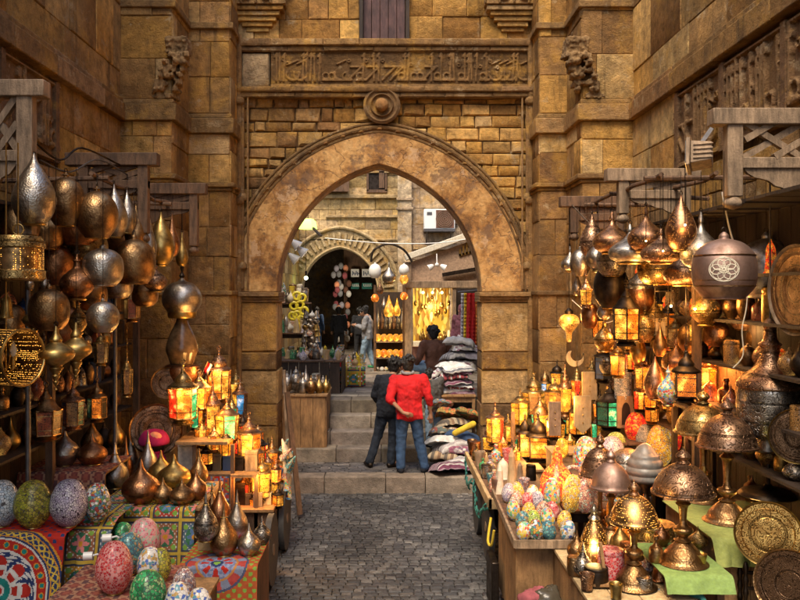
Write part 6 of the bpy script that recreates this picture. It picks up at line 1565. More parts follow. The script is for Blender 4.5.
person('man in beige vest and light jeans looking down at his hands', (-.50,22.6,zp(22.6)), R(80),
  pose(head=(0,.10,1.60), look=(0,1,-.4), l_el=(-.26,.06,1.14), r_el=(.26,.06,1.14), l_wr=(-.10,.30,1.20), r_wr=(.10,.30,1.20), l_kn=(-.1,.10,.5), r_kn=(.1,-.03,.5), l_an=(-.1,.12,.09), r_an=(.1,-.16,.09), l_toe=(-.1,.27,.045), r_toe=(.1,-.02,.045)),
  'grey_fabric', 'pale_jeans_fabric', 'green_fabric', vox=.018, vest='beige_fabric')
person('dark silhouetted person in black coat walking away under the far arch', (-1.70,29.5,zp(29.5)), 0, pose(l_an=(-.12,.12,.09), l_toe=(-.13,.28,.045)), 'black_fabric', 'black_fabric', vox=.02)
person('second dark figure in black just right of the silhouetted walker', (-.88,27.9,zp(27.9)), R(20), pose(), 'black_fabric', 'black_fabric', vox=.02)
person('dark figure in navy in the shade at the left of the far arch', (-2.62,30.5,zp(30.5)), R(-15), pose(), 'blue_fabric', 'blue_fabric', vox=.02)
person('woman in plum headscarf and lilac dress standing by the hanging scarves', (1.96,20.2,zp(20.2)), R(150), pose(look=(.5,.8,0)), 'plum_fabric', 'lilac_fabric', vox=.018, hood='plum_fabric', skirt=True)

# ------------------------------------------------------------------ courtyard beyond the arch
BY = 27.0
PALE = [(.58,.43,.22),(.64,.49,.28),(.54,.40,.20),(.60,.46,.27)]
t = thing('far_building', 'pale gold stone building with carved pointed arch across the courtyard', 'building', (-1.5, BY, .7)); L = tuple(-c for c in t.location)
def inar(a,e,b,c_):
    for x in (a,e):
        for z in (b,c_):
            if abs(x+1.52) < 1.55 and z < 3.0: return True
            r=1.75; ee=(r*r-1.5**2)/(2*1.5)
            if z >= 3 and math.hypot(abs(x+1.52)+ee, z-3) < 1.5+ee: return True
    return False
mb = MB(); courses(mb, V((0,BY,0)), X_, Z_, -Y_, -7, 1.0, .5, 10, (.3,.42), (.5,1.0), PALE, (.005,.02), inar, .01, .004); mb.build('masonry','stone',parent=t,loc=L)
mb = MB(); mb.col=(.40,.30,.18)
mb.ring_prism(arch(-1.52,1.27,3.0,4.48,16), [(-7.2,3.0)]+[(-7.2,3+7*i/16) for i in range(1,16)]+[(-1.52,10.2)]+[(1.2,10-7*i/16) for i in range(15)]+[(1.2,3.0)], BY+.03, BY+.5)
mb.ring_prism([(-2.79,.5),(-2.79,3)],[(-7.2,.5),(-7.2,3)],BY+.03,BY+.5); mb.ring_prism([(-.25,.5),(-.25,3)],[(1.2,.5),(1.2,3)],BY+.03,BY+.5)
mb.build('wall_core','stone',parent=t,loc=L)
mb = MB(); A1_ = arch(-1.52,1.27,3.0,4.48,14); A2_ = arch(-1.52,1.95,3.0,5.12,14)
mb.col=(.42,.33,.19); mb.ring_prism(A1_,A2_,BY-.06,BY+.2)
for i in range(len(A1_)-1):
    (x0,z0),(x1,z1) = A1_[i],A2_[i]; 
    for f0,f1,c in ((.30,.82,(.22,.16,.09)),):
        a = V((x0+(x1-x0)*f0,BY-.09,z0+(z1-z0)*f0)); b = V((x0+(x1-x0)*f1,BY-.09,z0+(z1-z0)*f1)); mb.col=(.56,.45,.28); mb.beam(a,b,.07,.07,(0,1,0))
mb.col=(.55,.44,.27); mb.tube([(x,BY-.09,z) for x,z in arch(-1.52,2.0,3.0,5.18,20)], .06, 8); mb.tube([(x,BY-.09,z) for x,z in arch(-1.52,1.30,3.0,4.52,20)], .035, 8)
for x0,x1 in ((-3.5,-2.79),(-.25,.45)): mb.col=(.45,.35,.2); mb.box(x0,x1,BY-.06,BY+.2,.5,3.0)
mb.build('carved_arch','stone',parent=t,loc=L)
mb = MB()
for z,p,h in ((6.15,.14,.13),(5.5,.10,.10),(4.72,.06,.08),(7.0,.10,.08)): mb.col=(.50,.38,.22); mb.box(-2.0 if z<6 and z>5 else -7,.9,BY-p,BY+.1,z,z+h)
mb.build('cornice','stone',parent=t,loc=L,mods=[BEV(.02)])
mb = MB(); mb.box(-.55,-.0,BY-.03,BY+.02,6.45,7.25); w_ = mb.build('window','bmetal',parent=t,loc=L)
mb = MB(); 
for a in ((-.62,-.55,6.4,7.3),(0,.07,6.4,7.3),(-.62,.07,7.25,7.33),(-.62,.07,6.35,6.45)): mb.box(a[0],a[1],BY-.08,BY+.02,a[2],a[3])
mb.box(-.20,-.02,BY-.10,BY-.05,6.5,7.2); mb.build('window_frame','midwood',parent=w_)
mb = MB(); mb.box(-2.2,-1.25,BY-.35,BY,6.35,6.9)
for i in range(6): mb.box(-2.2+i*.19,-2.15+i*.19,BY-.38,BY-.34,6.35,7.2)
mb.build('wooden_balcony','midwood',parent=t,loc=L)
# right pale plaster house with air conditioner
t = thing('plaster_house', 'tall pale plaster house with air conditioner above the pediment shop', 'building', (3, 26, .7)); L = tuple(-c for c in t.location)
mb = MB(); courses(mb, V((0,25.6,0)), X_, Z_, -Y_, .45, 6.5, .5, 10, (.5,.7), (.9,1.6), [(.52,.42,.30),(.46,.36,.26),(.40,.31,.23)], (.002,.01), None, .01, .003); mb.build('masonry','stone',parent=t,loc=L)
mb = MB(); mb.col=(.58,.47,.33); mb.box(.40,.85,25.4,25.6,.5,10); mb.col=(.45,.35,.25)
for z in (5.6,5.9): mb.box(.36,.90,25.34,25.4,z,z+.09)
mb.box(.9,2.2,25.45,25.6,4.35,4.5)
for i in range(14): mb.col=rcol([(.20,.13,.09),(.28,.19,.13)]); z=4.8+random.random()*1.9; x=1.6+random.random()*1.2; mb.box(x,x+.25,25.5,25.62,z,z+.12)
mb.build('pilaster','stone',parent=t,loc=L,mods=[BEV(.02)])
p = at(424,229,25.1); s = F/25.1; t = thing('air_conditioner', 'white air conditioner with brown fan grille high on the plaster house', 'air conditioner', p)
mb = MB(); mb.box(0,31/s,0,.42,0,20/s); mb.build('case','white',parent=t,mods=[BEV(.02)])
mb = MB(); mb.box(12/s,30/s,-.01,0,1/s,19/s); mb.build('grille','brown_fabric',parent=t)
mb = MB(); c=V((20.5/s,-.03,10/s)); 
for k in range(5): mb.tube([c+V(((.05+.055*k)*math.cos(a*PI/10),0,(.05+.055*k)*math.sin(a*PI/10))) for a in range(21)], .009, 4)
mb.build('fan_guard','oldwood',parent=t)
mb = MB(); mb.box(.0,31/s,-.1,.5,-.08,0); mb.beam((.1,0,-.05),(.1,.5,-.45),.04,.04); mb.beam((.85,0,-.05),(.85,.5,-.45),.04,.04); mb.box(3/s,8/s,-.012,0,14/s,17/s); mb.build('bracket','iron',parent=t)
# pediment shop
SY = 21.0; zf = zp(SY)
t = thing('pediment_shop', 'small jewellery shop with red granite gable and glowing window', 'shop', (2, SY, zf)); L = tuple(-c for c in t.location)
def sp(px, py): q = at(px,py,SY); return (q.x,q.z)
zt0 = sp(0,284)[1]
mb = MB(); mb.col=(.40,.27,.18); mb.prism([sp(411,281),sp(411,262),sp(484,236),sp(530,252),sp(530,281)], SY+.02, SY+.4); mb.build('granite_gable','granite',parent=t,loc=L); mb=MB(); mb.col=(.32,.15,.11); mb.box(.72,1.85,SY+.05,SY+.4,zf,sp(0,347)[1]); mb.build('granite_panel','granite',parent=t,loc=L)
mb = MB(); A = sp(405,258); B = sp(486,229); C_=sp(535,250)
mb.beam((A[0],SY-.05,A[1]),(B[0],SY-.05,B[1]),.30,.16); mb.beam((B[0],SY-.05,B[1]),(C_[0],SY-.05,C_[1]),.30,.16); mb.build('gable_moulding','cream',parent=t,loc=L,mods=[BEV(.015)])
mb = MB(); a=sp(405,288); b=sp(535,281); mb.box(a[0],b[0],SY-.12,SY+.3,a[1],b[1]); mb.build('lintel','oldwood',parent=t,loc=L,mods=[BEV(.015)])
for px,w_ in ((408,.17),(454,.10),(488,.14)):
    x = sp(px,0)[0]; mb=MB(); mb.box(x-w_/2,x+w_/2,SY-.08,SY+.2,zf,sp(0,262)[1] if px==408 else a[1]); mb.build('pillar','oldwood',parent=t,loc=L)
mb = MB(); (x0,z0),(x1,z1) = sp(413,345),sp(451,343); mb.box(x0,x1+.05,SY-.2,SY+.1,z0-.02,z0+.10); mb.build('counter_sill','cream',parent=t,loc=L)
q = NT('jewellery_window_glow', .3); nn = q.n('ShaderNodeMapping', {'Vector': q.co(), 'Scale': (9.,1.,3.)}); v = q.voro(1.6,'F1',nn.outputs[0]).outputs['Color']; r_ = q.n('ShaderNodeSeparateColor',{'Color':v}).outputs[0]
q.set('Base Color', (.3,.15,.03)); q.set('Emission Color', q.ramp(r_, [(0,(.25,.10,.01)),(.35,(.8,.42,.04)),(.6,(1,.62,.10)),(.85,(.35,.2,.04)),(.95,(1,.85,.4))], 'CONSTANT')); q.set('Emission Strength', .55); M['jewel'] = q.m
mb = MB(); (x0,z1) = sp(414,288); (x1,z0) = sp(452,343); mb.box(x0,x1,SY+.75,SY+.78,z0,z1); mb.build('lit_display','jewel',parent=t,loc=L)
mb = MB()
for i in range(11):
    x = x0+.06+(x1-x0-.1)*i/10; h_=random.uniform(.25,.7); mb.tube([(x,SY+.55,z1),(x,SY+.55,z1-h_)], .012, 5); mb.ball((x,SY+.55,z1-h_), .045, 8, (1,1,1.8))
for i in range(16):
    x = x0+.05+(x1-x0-.1)*random.random(); mb.lathe(lprof(random.choice(['vase','bottle','teapot']),.05,random.uniform(.15,.4)), (x,SY+.3+.3*random.random(),z0+.04), 10, 1)
mb.build('hung_jewellery','gold',parent=t,loc=L)
for i in range(3):
    mb=MB(); mb.ball((x0+.25+.25*i,SY+.25,z1-.12),.035,8); mb.build('light_bulb','bulb',parent=t,loc=L)
mb = MB(); x=sp(456,0)[0]; x2=sp(488,0)[0]; mb.box(x,x2,SY+1.2,SY+1.25,zf,a[1]); mb.box(x-.0,x+.03,SY+.2,SY+1.2,zf,a[1]); mb.build('dark_doorway','darkwood',parent=t,loc=L)
mb = MB()
for i in range(6):
    x_ = sp(459+i*3.4,0)[0]; zz=sp(0,255-i*1.0)[1]; mb.box(x_,x_+.05,SY-.03,SY+.02,zz-.02,zz+.16+.06*(i%3)); mb.box(x_,x_+.09,SY-.03,SY+.02,zz-.02,zz+.03)
mb.build('gilt_sign_lettering','gold',parent=t,loc=L)
mb = MB(); a0=sp(442,275); b0=sp(483,268); mb.beam((a0[0],SY-.1,a0[1]),(b0[0],SY-.1,b0[1]),.12,.10); mb.build('sign_rail','bmetal',parent=t,loc=L)
LIGHTS.append((V((1.25,SY+.3,2.6)),14,(1,.7,.25),.08))
p = at(437,266,19.5); t=thing('security_lights','pair of white spotlights on a wire before the red gable','spotlight',p)
for s_ in (-1,1): mb=MB(); mb.lathe([(.02,0),(.05,.03),(.085,.14),(.075,.14)],(s_*.08,0,.02),14,1,Matrix.Rotation(s_*2.1,3,'Y')); mb.build('lamp_head','white',parent=t)
mb=MB(); mb.ball((0,0,.03),.05,8); mb.tube([(0,0,.05),(0,.1,.3)],.012,6); mb.build('mount','white',parent=t)
mb=MB(); mb.tube(crom([tuple(at(325,238,19.6)),tuple(at(380,243,19.6)),tuple(at(437,243,19.5)),tuple(at(478,237,19.5))],5),.012,5); tag(mb.build('electric_cable','white'),'pale cable strung across the courtyard above the shop','cable')
# passage beyond the far arch
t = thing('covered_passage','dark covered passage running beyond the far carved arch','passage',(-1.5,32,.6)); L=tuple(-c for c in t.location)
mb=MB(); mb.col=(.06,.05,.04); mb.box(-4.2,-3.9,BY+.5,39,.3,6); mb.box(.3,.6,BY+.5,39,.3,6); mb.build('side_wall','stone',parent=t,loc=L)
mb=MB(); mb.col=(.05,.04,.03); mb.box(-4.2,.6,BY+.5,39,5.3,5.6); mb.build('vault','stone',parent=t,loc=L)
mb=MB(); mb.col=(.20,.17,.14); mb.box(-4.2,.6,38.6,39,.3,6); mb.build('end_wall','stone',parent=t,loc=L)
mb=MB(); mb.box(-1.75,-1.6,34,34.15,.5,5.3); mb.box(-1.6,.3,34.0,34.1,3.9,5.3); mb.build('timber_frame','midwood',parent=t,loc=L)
for px,w_ in ((355,8),(367,10)):
    p=at(px,285,33.5); s=F/33.5; t=thing('shop_sign', f"{'left' if px<360 else 'right'} turquoise shop sign with white lettering in the passage",'sign',p)
    mb=MB(); mb.box(-w_/2/s,w_/2/s,0,.05,-4/s,2/s); mb.build('board','turquoise_fabric',parent=t)
    mb=MB(); 
    for i in range(5): x=-w_/2/s+.06+i*w_/s*.17; mb.box(x,x+.025,-.01,0,-1.5/s,1/s); mb.box(x,x+.06,-.01,0,-1.5/s,-1.0/s)
    mb.build('white_lettering','white',parent=t)
    p=at(px,273,33.5); t=thing('shop_sign', f"{'left' if px<360 else 'right'} white scribbled sign above the turquoise one",'sign',p)
    mb=MB(); mb.box(-w_/2/s,w_/2/s,0,.05,-4/s,4/s); mb.build('board','white',parent=t)
    mb=MB()
    for i in range(6): x=-w_/2/s+.05+i*w_/s*.15; mb.box(x,x+.035,-.01,0,-2.5/s+.05*(i%2),2/s-.04*(i%3))
    mb.build('dark_lettering','blue_fabric',parent=t)
LIGHTS.append((at(345,290,30.5),90,(1,.85,.65),.3)); LIGHTS.append((at(310,285,25.5),8,(.7,1,.35),.05))  # first is an unseen fill added to brighten the passage, second the green bulb
# little goods hung in the far passage (column of bags and shirts)
k=0
for py in range(268,345,7):
    for px in (336,341,347):
        p=at(px+random.uniform(-2.5,2.5),py+random.uniform(-3,3),32.8+random.uniform(-.3,.3)); s=F/32.8; mb=MB(); mb.ball((0,0,0),2.6/s,8,(1,.6,1.35))
        o=mb.build('hanging_bag',random.choice(['white_fabric','grey_fabric','lilac_fabric','brown_fabric','peach_fabric','red_stripe_fabric']),loc=p); tag(o,'small bag among those hung on the post in the far passage','bag','bags hung in the far passage')
# wares under the far arch's left side: stall, green lamp box, rings
p=at(308,222,19); s=F/19; t=thing('box_lamp','green lit box lamp under a wooden eave, upper left beyond the arch','lamp',p)
mb=MB(); mb.lathe([(9/s,-7/s),(8/s,0),(5/s,3/s)],n=6,k=1); mb.build('lit_shade',emit('green_shade_glow',(.55,.85,.12),1.6),parent=t)
mb=MB(); mb.beam((-.1,0,.10),(.32,-.2,-.35),.10,.04); mb.beam((0,0,.05),(0,0,.5),.02,.02); mb.build('eave_bracket','darkwood',parent=t)
p=at(306,278,23); t=thing('light_bulb','dazzling greenish bulb in front of the far arch','light bulb',p); mb=MB(); mb.ball((0,0,0),.055,12); mb.build('glass_bulb','coolbulb',parent=t); mb=MB(); mb.tube([(0,0,.08),(0,0,.2)],.03,8); mb.tube([(0,0,.2),(0,0,1.5)],.008,5); mb.build('socket','bmetal',parent=t)
M['yring']=plain('yellow_plastic',(.75,.62,.04),.4); 
for i,(px,py) in enumerate(((297,296),(294,306),(300,305),(297,315),(304,311),(302,298),(293,316),(301,320))):
    p=at(px,py,18.5); s=F/18.5; r=3.6/s; mb=MB(); mb.tube([(r*math.cos(a*PI/9),0,r*math.sin(a*PI/9)) for a in range(19)],.035,8); tag(mb.build('yellow_ring','yring',loc=p),'yellow ring ornament in the bunch on the left stall beyond the arch','ring','yellow rings bunched on the left stall')
for px,py,lb in ((291,240,'white conical spotlight highest on the left jamb beyond the arch'),(297,247,'white conical spotlight in the middle of three on the left'),(289,254,'lowest white spotlight pointing down on the left jamb')):
    p=at(px,py,15.5); t=thing('spotlight',lb,'spotlight',p,0,None,ry=R(-50)); mb=MB(); mb.lathe([(.03,0),(.05,.05),(.11,.20),(.10,.20)],n=16,k=1,rot=Matrix.Rotation(PI,3,'X')); mb.build('lamp_cone','milk',parent=t); mb=MB(); mb.tube([(0,0,0),(0,.05,.15)],.015,6); mb.build('arm','iron',parent=t)
# left building side & tall stall
t=thing('left_house','plain ochre house wall behind the silverware stall','building',(-3.3,20,1)); L=tuple(-c for c in t.location)
mb=MB(); courses(mb,V((-2.9,0,0)),Y_,Z_,X_,14.6,27,.5,5.2,(.4,.5),(.6,1.1),GOLD,(.005,.02)); mb.col=(.2,.14,.08); mb.box(-3.6,-2.93,14.6,27,.3,5.2); mb.build('masonry','stone',parent=t,loc=L)
t=thing('right_house','plain house wall behind the textile tables','building',(2.7,17,1)); L=tuple(-c for c in t.location)
mb=MB(); courses(mb,V((2.45,0,0)),Y_,Z_,-X_,13.2,20.8,.5,5.0,(.4,.5),(.6,1.1),GOLD,(.005,.02)); mb.col=(.2,.14,.08); mb.box(2.48,3.2,13.2,20.8,.3,5.0); mb.build('masonry','stone',parent=t,loc=L)
table('dark silverware table left inside the arch', -2.2,-.94,13.05,14.2,1.32,m='boxwood',box=True,zb=.3)
table('second table crowded with small wares behind the silverware', -2.4,-.78,14.9,16.3,1.72,m='darkwood',box=True,zb=1.05,top='midwood')
table('low chest draped in red under small bowls', -1.3,-.42,16.4,17.6,1.45,m='red_fabric',box=True,zb=1.0,top='midwood')
table('high shelves of the far left stall', -2.8,-1.55,17.6,18.4,2.1,m='darkwood',zb=1.0,top='midwood')
table('top shelf of the far left stall', -2.85,-1.75,18.5,19.1,2.75,m='darkwood',zb=1.0,top='midwood')
cloth('carpet','red and blue carpet hanging over the low chest',[(17.5,1.46),(16.38,1.46),(16.34,1.43),(16.3,1.08)],-1.32,-.40,panels,.03,.01,'carpet')
TG='silver teapots crowded on the table inside the arch'
for i,(px,b,w,h,k,m,lb) in enumerate([(287,392,12,22,'teapot','silver','silver teapot by the left jamb'),(296,391,14,26,'teapot','esilver','tall engraved teapot, second from jamb'),(303,392,10,20,'bottle','silver','silver bottle third from jamb'),
 (311,393,13,18,'teapot','bronze','dark bronze teapot in the middle of the silverware'),(319,392,11,17,'fatvase','gold','golden round vase right of bronze teapot'),(326,391,10,17,'fatvase','gold','last golden vase at table end'),
 (291,384,10,20,'vase','silver','thin silver vase behind the first teapot'),(306,383,10,24,'vase','silver','silver long necked vase in the back row'),(316,384,9,16,'jar','silver','silver jar in the back row'),(323,384,9,14,'teapot','silver','small silver teapot in the back row'),(300,383,9,18,'fatvase','gold','small golden pot in the back row')]):
    stand(k,px,b,w,h,1.325,m,lb+' on the table inside the arch' if len(lb.split())<8 else lb,name='silver_pot',cat='pot',group=TG,Y=13.25+(393-b)*.06)
mm=['white_fabric','silver','esilver','l_peach','m_multi','cream','brass','m_dots','yellow_fabric','oldwood','copper','m_green','scarlet_fabric','palewood','l_pale']
kk=['cup','jar','bottle','teapot','bell','fatvase','obelisk']
def scatter(n, x0,x1,y0,y1,z,h,grp,lab,cat='ware',w=.06,name='small_ware'):
    for i in range(n):
        x=random.uniform(x0,x1); y=random.uniform(y0,y1); hh=h*random.uniform(.6,1.2); mb=MB(); mb.lathe(lprof(random.choice(kk),w*random.uniform(.7,1.1),hh),n=12,k=1)
        tag(mb.build(name,random.choice(mm),loc=(x,y,z+.002)),lab,cat,grp)
scatter(26,-2.2,-.85,14.95,16.2,1.72,.24,'small wares on second table inside the arch','small figurine or cup crowded on the second table inside the arch','figurine',.08)
scatter(12,-1.25,-.48,16.45,17.4,1.455,.24,'bowls on the red draped chest','small bowl or box on the chest draped in red','bowl',.08)
scatter(22,-2.75,-1.6,17.65,18.3,2.1,.35,'wares on far left stall shelf','little pot on the high shelf of the far left stall','pot',.09)
scatter(20,-2.8,-1.8,18.5,19.0,2.75,.40,'wares on the top stall shelf','little pot on the top shelf of the far left stall','pot',.09)
k=0
for py in range(318,362,6):
    for px in (305,311,317):
        p=at(px+random.uniform(-1.5,1.5),py,17.4); mb=MB(); mb.lathe(lprof(random.choice(['teapot','fatvase','bell']),.075,.17),n=12,k=1)
        tag(mb.build('hanging_pot',random.choice(['silver','silver','esilver','l_peach','white_fabric','gold']),loc=p),'small metal pot in the strings hung at the end of the left stall','pot','pots strung up at the left stall')
# centre stall of glowing globes
t=thing('lamp_stall','narrow stall with two rows of glowing orange globes beside the shop','stall',(.0,21.4,zp(21.4))); L=tuple(-c for c in t.location); s=F/21.4
zr=lambda py: 3-(py-292)/s
xr=lambda px: (px-385)/s
for py in (341,357,371):
    mb=MB(); mb.box(xr(375),xr(404),21.2,21.8,zr(py)-.03,zr(py)); mb.build('shelf_board','oldwood',parent=t,loc=L)
for px in (375,403.5): mb=MB(); mb.box(xr(px)-.03,xr(px)+.03,21.2,21.26,zp(21.4),zr(285)); mb.build('post','midwood',parent=t,loc=L)
mb=MB(); mb.box(xr(375),xr(404),21.75,21.79,zp(21.4),zr(292)); mb.build('back_board','darkwood',parent=t,loc=L)
for j,(py,n,ms,r) in enumerate(((357,5,['amber','orange','amber'],3.8),(341,5,['lyellow','amber','lyellow'],3.5),(371,7,['silver','white_fabric','m_dots'],2.2))):
    for i in range(n):
        px=378+i*24/(n-1); mb=MB(); mb.lathe(lprof('egg',r/s,r*2.1/s),(0,0,0),16,2); m=ms[i%3]
        tag(mb.build('glass_globe',m,loc=(xr(px),21.3,zr(py)+.002)),['glowing orange globe, number','pale lit globe, number','silver ball, number'][j].replace(', number','')+' '+['first','second','third','fourth','fifth','sixth','seventh'][i]+' from the left on the '+['middle','upper','lowest'][j]+' row of the narrow stall','globe lamp','globes on the narrow stall')
for i in range(7):
    px=378+i*4; stand('vase',px,335,5,22,2.0,['silver','ecopper','esilver'][i%3],'tall metal vase '+['at the left end','second from left','third from left','in the middle','third from right','second from right','at the right end'][i]+' above the glowing globes',Y=21.6)
for px,py,w_,h,k,m,lb in ((375,262,11,16,'globe','milk','white round globe lantern hanging left before the courtyard wall'),(404,263,9,12,'globe','white','white topped globe hanging by the shop pillar'),(404,274,9,10,'egg','amber','amber globe hanging just under the white topped one'),
 (375,294,8,8,'egg','orange','small orange globe low on the left string'),(404,292,8,8,'egg','orange','small orange globe low on the right string'),(389,262,14,22,'squat','silver','silver cone lantern between the two strings'),(389,295,11,22,'slim','amber','amber lit drop in the middle of the strings'),
 (384,296,6,14,'slim','silver','thin silver drop beside the amber one'),(397,298,7,18,'slim','lyellow','thin yellow lit drop near the shop pillar'),(380,280,7,14,'slim','ecopper','thin copper drop near the white globe')):
    hang(k,px,py,w_,h,20.6,m,lb,ceil=4.3,group='lanterns strung up in the courtyard')
mb=MB(); mb.tube(crom([tuple(at(371,262,20.6)),tuple(at(374,250,20.6)),tuple(at(389,244,20.6)),tuple(at(404,250,20.6)),tuple(at(412,262,20.6))],4),.03,6); tag(mb.build('lantern_rail','bmetal'),'curved black rail carrying the strung courtyard lanterns','rail')
LIGHTS.append((at(389,335,20.6),8,(1,.6,.15),.1))
# hanging scarves by the doorway
for px,w_,m,lb,Y in ((471,9,'scarlet_fabric','long scarlet scarf hanging at the right jamb',16.5),(465.5,3,'yellow_fabric','yellow scarf hanging left of the scarlet one',17.2),(467.5,3,'pink_fabric','bright pink scarf hanging below the yellow one',17.4),(463,4,'lilac_fabric','pale lilac garment hanging beside the doorway',17.5),(477,3,'orange_fabric','orange printed scarf hanging nearest the jamb',16.8)):
    a=at(px,293 if m!='pink_fabric' else 312,Y); s=F/Y; mb=MB(); hgt=(52 if m!='pink_fabric' else 34)/s; n=14
    for j in range(n):
        for i in range(8):
            f=lambda i,j:(( -w_/2+w_*i/8)/s,.03*math.sin(i*1.6+j*.15),-hgt*j/n); q=[f(i,j),f(i+1,j),f(i+1,j+1),f(i,j+1)]; mb.add(q,[(0,1,2,3)])
    tag(mb.build('hanging_scarf',m,loc=a,mods=[('SOLIDIFY',dict(thickness=.008))]),lb,'scarf','scarves by the shop doorway')
mb=MB(); a=at(458,292,17.2); b=at(480,290,17.0); mb.tube([a,b],.015,6); tag(mb.build('scarf_rail','iron'),'thin rail from which the scarves hang','rail')
def pad(x,y,z,a,b,th,m,label,rz=0,rx=0,ry=0,cat='textile',name='folded_textile',sag=.25,grp=None,wr=.016):
    nx,ny=26,20; mb=MB(); sd=random.uniform(0,50); vs=[]
    for top in (1,0):
        for j in range(ny+1):
            for i in range(nx+1):
                u,v=2*i/nx-1,2*j/ny-1; k=(1-abs(u)**5)*(1-abs(v)**5); k=max(k,0)**.5
                q=V((u*a,v*b,sd)); w_=wr*(noise.noise(q*9)+.7*abs(noise.noise(q*16))+.5*math.sin(u*a*40+6*noise.noise(q*4)))
                zz_=(th*k if top else 0)+w_-sag*(u*u*a*a+v*v*b*b)
                vs.append((u*a*(1+.06*noise.noise(q*5)),v*b*(1+.06*noise.noise(q*5+V((9,9,9)))),zz_))
    fs=[]; off=(nx+1)*(ny+1)
    for j in range(ny):
        for i in range(nx):
            q=j*(nx+1)+i; fs.append((q,q+1,q+nx+2,q+nx+1)); q+=off; fs.append((q,q+nx+1,q+nx+2,q+1))
    edge=[i for i in range(nx+1)]+[j*(nx+1)+nx for j in range(1,ny+1)]+[ny*(nx+1)+i for i in range(nx-1,-1,-1)]+[j*(nx+1) for j in range(ny-1,0,-1)]
    for i in range(len(edge)): p0,p1=edge[i],edge[(i+1)%len(edge)]; fs.append((p0,off+p0,off+p1,p1))
    mb.add(vs,fs); o=mb.build(name,m,loc=(x,y,z),ang=3); o.rotation_euler=(rx,ry,rz); return tag(o,label,cat,grp)
M['s_plum']=NT('striped_plum_textile',.95).m
def striped(name,cs,sc,ax=1,rough=.95):
    q=NT(name,rough); sp=q.n('ShaderNodeSeparateXYZ',{'Vector':q.co()}).outputs[ax]
    f=q.math('FRACT',q.math('ADD',q.math('MULTIPLY',sp,sc),q.math('MULTIPLY',q.noise(6,2),.15)))
    q.set('Base Color',q.mix(q.ramp(f,[(i/len(cs),c) for i,c in enumerate(cs)],'CONSTANT'),q.ramp(q.noise(18,4),[(.3,.6),(.7,1.15)]),1.0,'MULTIPLY')); q.bump(q.noise(140,2),.3,.004); M[name]=q.m
W2=(.60,.57,.54)
striped('s_plum',[(.15,.04,.08),(.45,.42,.40),(.20,.06,.11),(.05,.04,.06),(.40,.36,.35),(.16,.05,.09),(.30,.20,.24)],8)
striped('s_red',[(.30,.05,.06),(.08,.03,.04),(.42,.10,.10),W2,(.30,.05,.06)],7,0)
striped('s_grey',[(.30,.29,.30),W2,(.14,.14,.16),W2,(.40,.36,.36)],6)
striped('s_tan',[(.38,.27,.16),(.20,.12,.07),(.45,.36,.24),(.12,.10,.08)],5,0)
# textile table and piles
table('orange wooden table heaped with folded textiles beside the steps', .92,1.50,13.15,15.2,1.30,m='boxwood',top='boxwood',zb=.5)
zz=1.305; cc=['s_plum','white_fabric','s_red','s_grey','s_plum','white_fabric','s_red','s_plum','s_grey','white_fabric']
ords=['lowest','second','third','fourth','fifth','sixth','seventh','eighth','ninth','topmost']
cn={'s_red':'dusty red striped','white_fabric':'white','s_plum':'plum striped','s_grey':'grey striped'}
for i in range(10):
    h=.062; a=random.uniform(.22,.26); o=pad(1.22+random.uniform(-.07,.06),13.6+random.uniform(-.08,.08),zz,a,.30,h,cc[i],'x',random.uniform(-.3,.3),random.uniform(-.04,.04),random.uniform(-.09,.03),sag=.25,wr=.016)
    tag(o,f'{cn[cc[i]]} folded textile, {ords[i]} in the front stack on the orange table','textile','folded textiles in the front stack'); zz+=h-.014
M['f_print']=mosaic_mat('printed_floral_fabric',[W,(.45,.42,.45),(.62,.58,.55),(.30,.14,.18),(.5,.45,.35)],0,26,(.5,.48,.46),.04,.9)
M['f_dark']=mosaic_mat('dark_print_fabric',[(.28,.10,.14),(.5,.45,.4),(.14,.08,.12),(.35,.3,.3),(.2,.05,.1)],0,22,(.2,.12,.14),.05,.9)
M['f_warm']=mosaic_mat('warm_print_fabric',[(.4,.14,.03),(.3,.2,.05),(.08,.14,.06),(.35,.08,.04)],0,22,(.1,.06,.03),.05,.9)
M['f_green']=plain('dark_green_cloth',(.05,.08,.035),.9)
M['f_mix']=mosaic_mat('mixed_print_fabric',[(.35,.25,.15),(.12,.16,.14),(.5,.42,.3),(.35,.1,.08),(.15,.2,.3)],0,20,(.15,.1,.08),.05,.9)
hx=[((1.05,12.2,.30),.36,.26,'s_plum','purple and white striped textile spilling over the kerb',-.30,.12),
    ((1.22,12.35,.36),.34,.26,'s_grey','grey striped cloth low in the kerb heap',-.2,-.1),
    ((1.0,12.45,.40),.32,.24,'s_tan','tan striped cloth in the middle of the kerb heap',-.2,.15),
    ((1.2,12.5,.50),.33,.25,'f_dark','dark printed cloth above the tan one',-.15,.1),
    ((1.05,12.6,.56),.30,.24,'s_grey','pale grey striped cloth near the jamb',-.2,-.2),
    ((.92,12.6,.62),.26,.22,'white_fabric','creased white cloth on the kerb heap',-.3,.2),
    ((1.25,12.72,.68),.28,.22,'blue_fabric','slate blue cloth below the yellow roll',-.1,.25),
    ((1.0,12.85,.72),.30,.2,'f_mix','mixed printed cloth folded low beside the steps',-.3,.1),
    ((1.12,12.95,.84),.28,.2,'s_tan','tan cloth folded under the orange table',-.3,.1),
    ((1.32,12.95,.98),.22,.18,'f_warm','orange printed cloth stuffed under the table',-.5,.3),
    ((1.02,13.0,1.0),.20,.16,'f_warm','red and orange cloth poking out below the table edge',-.4,.1),
    ((.90,13.05,1.10),.18,.16,'f_mix','mixed printed cloth hanging at the table leg',-.8,.1)]
hx=[(V(q[0]),)+q[1:] for q in hx]
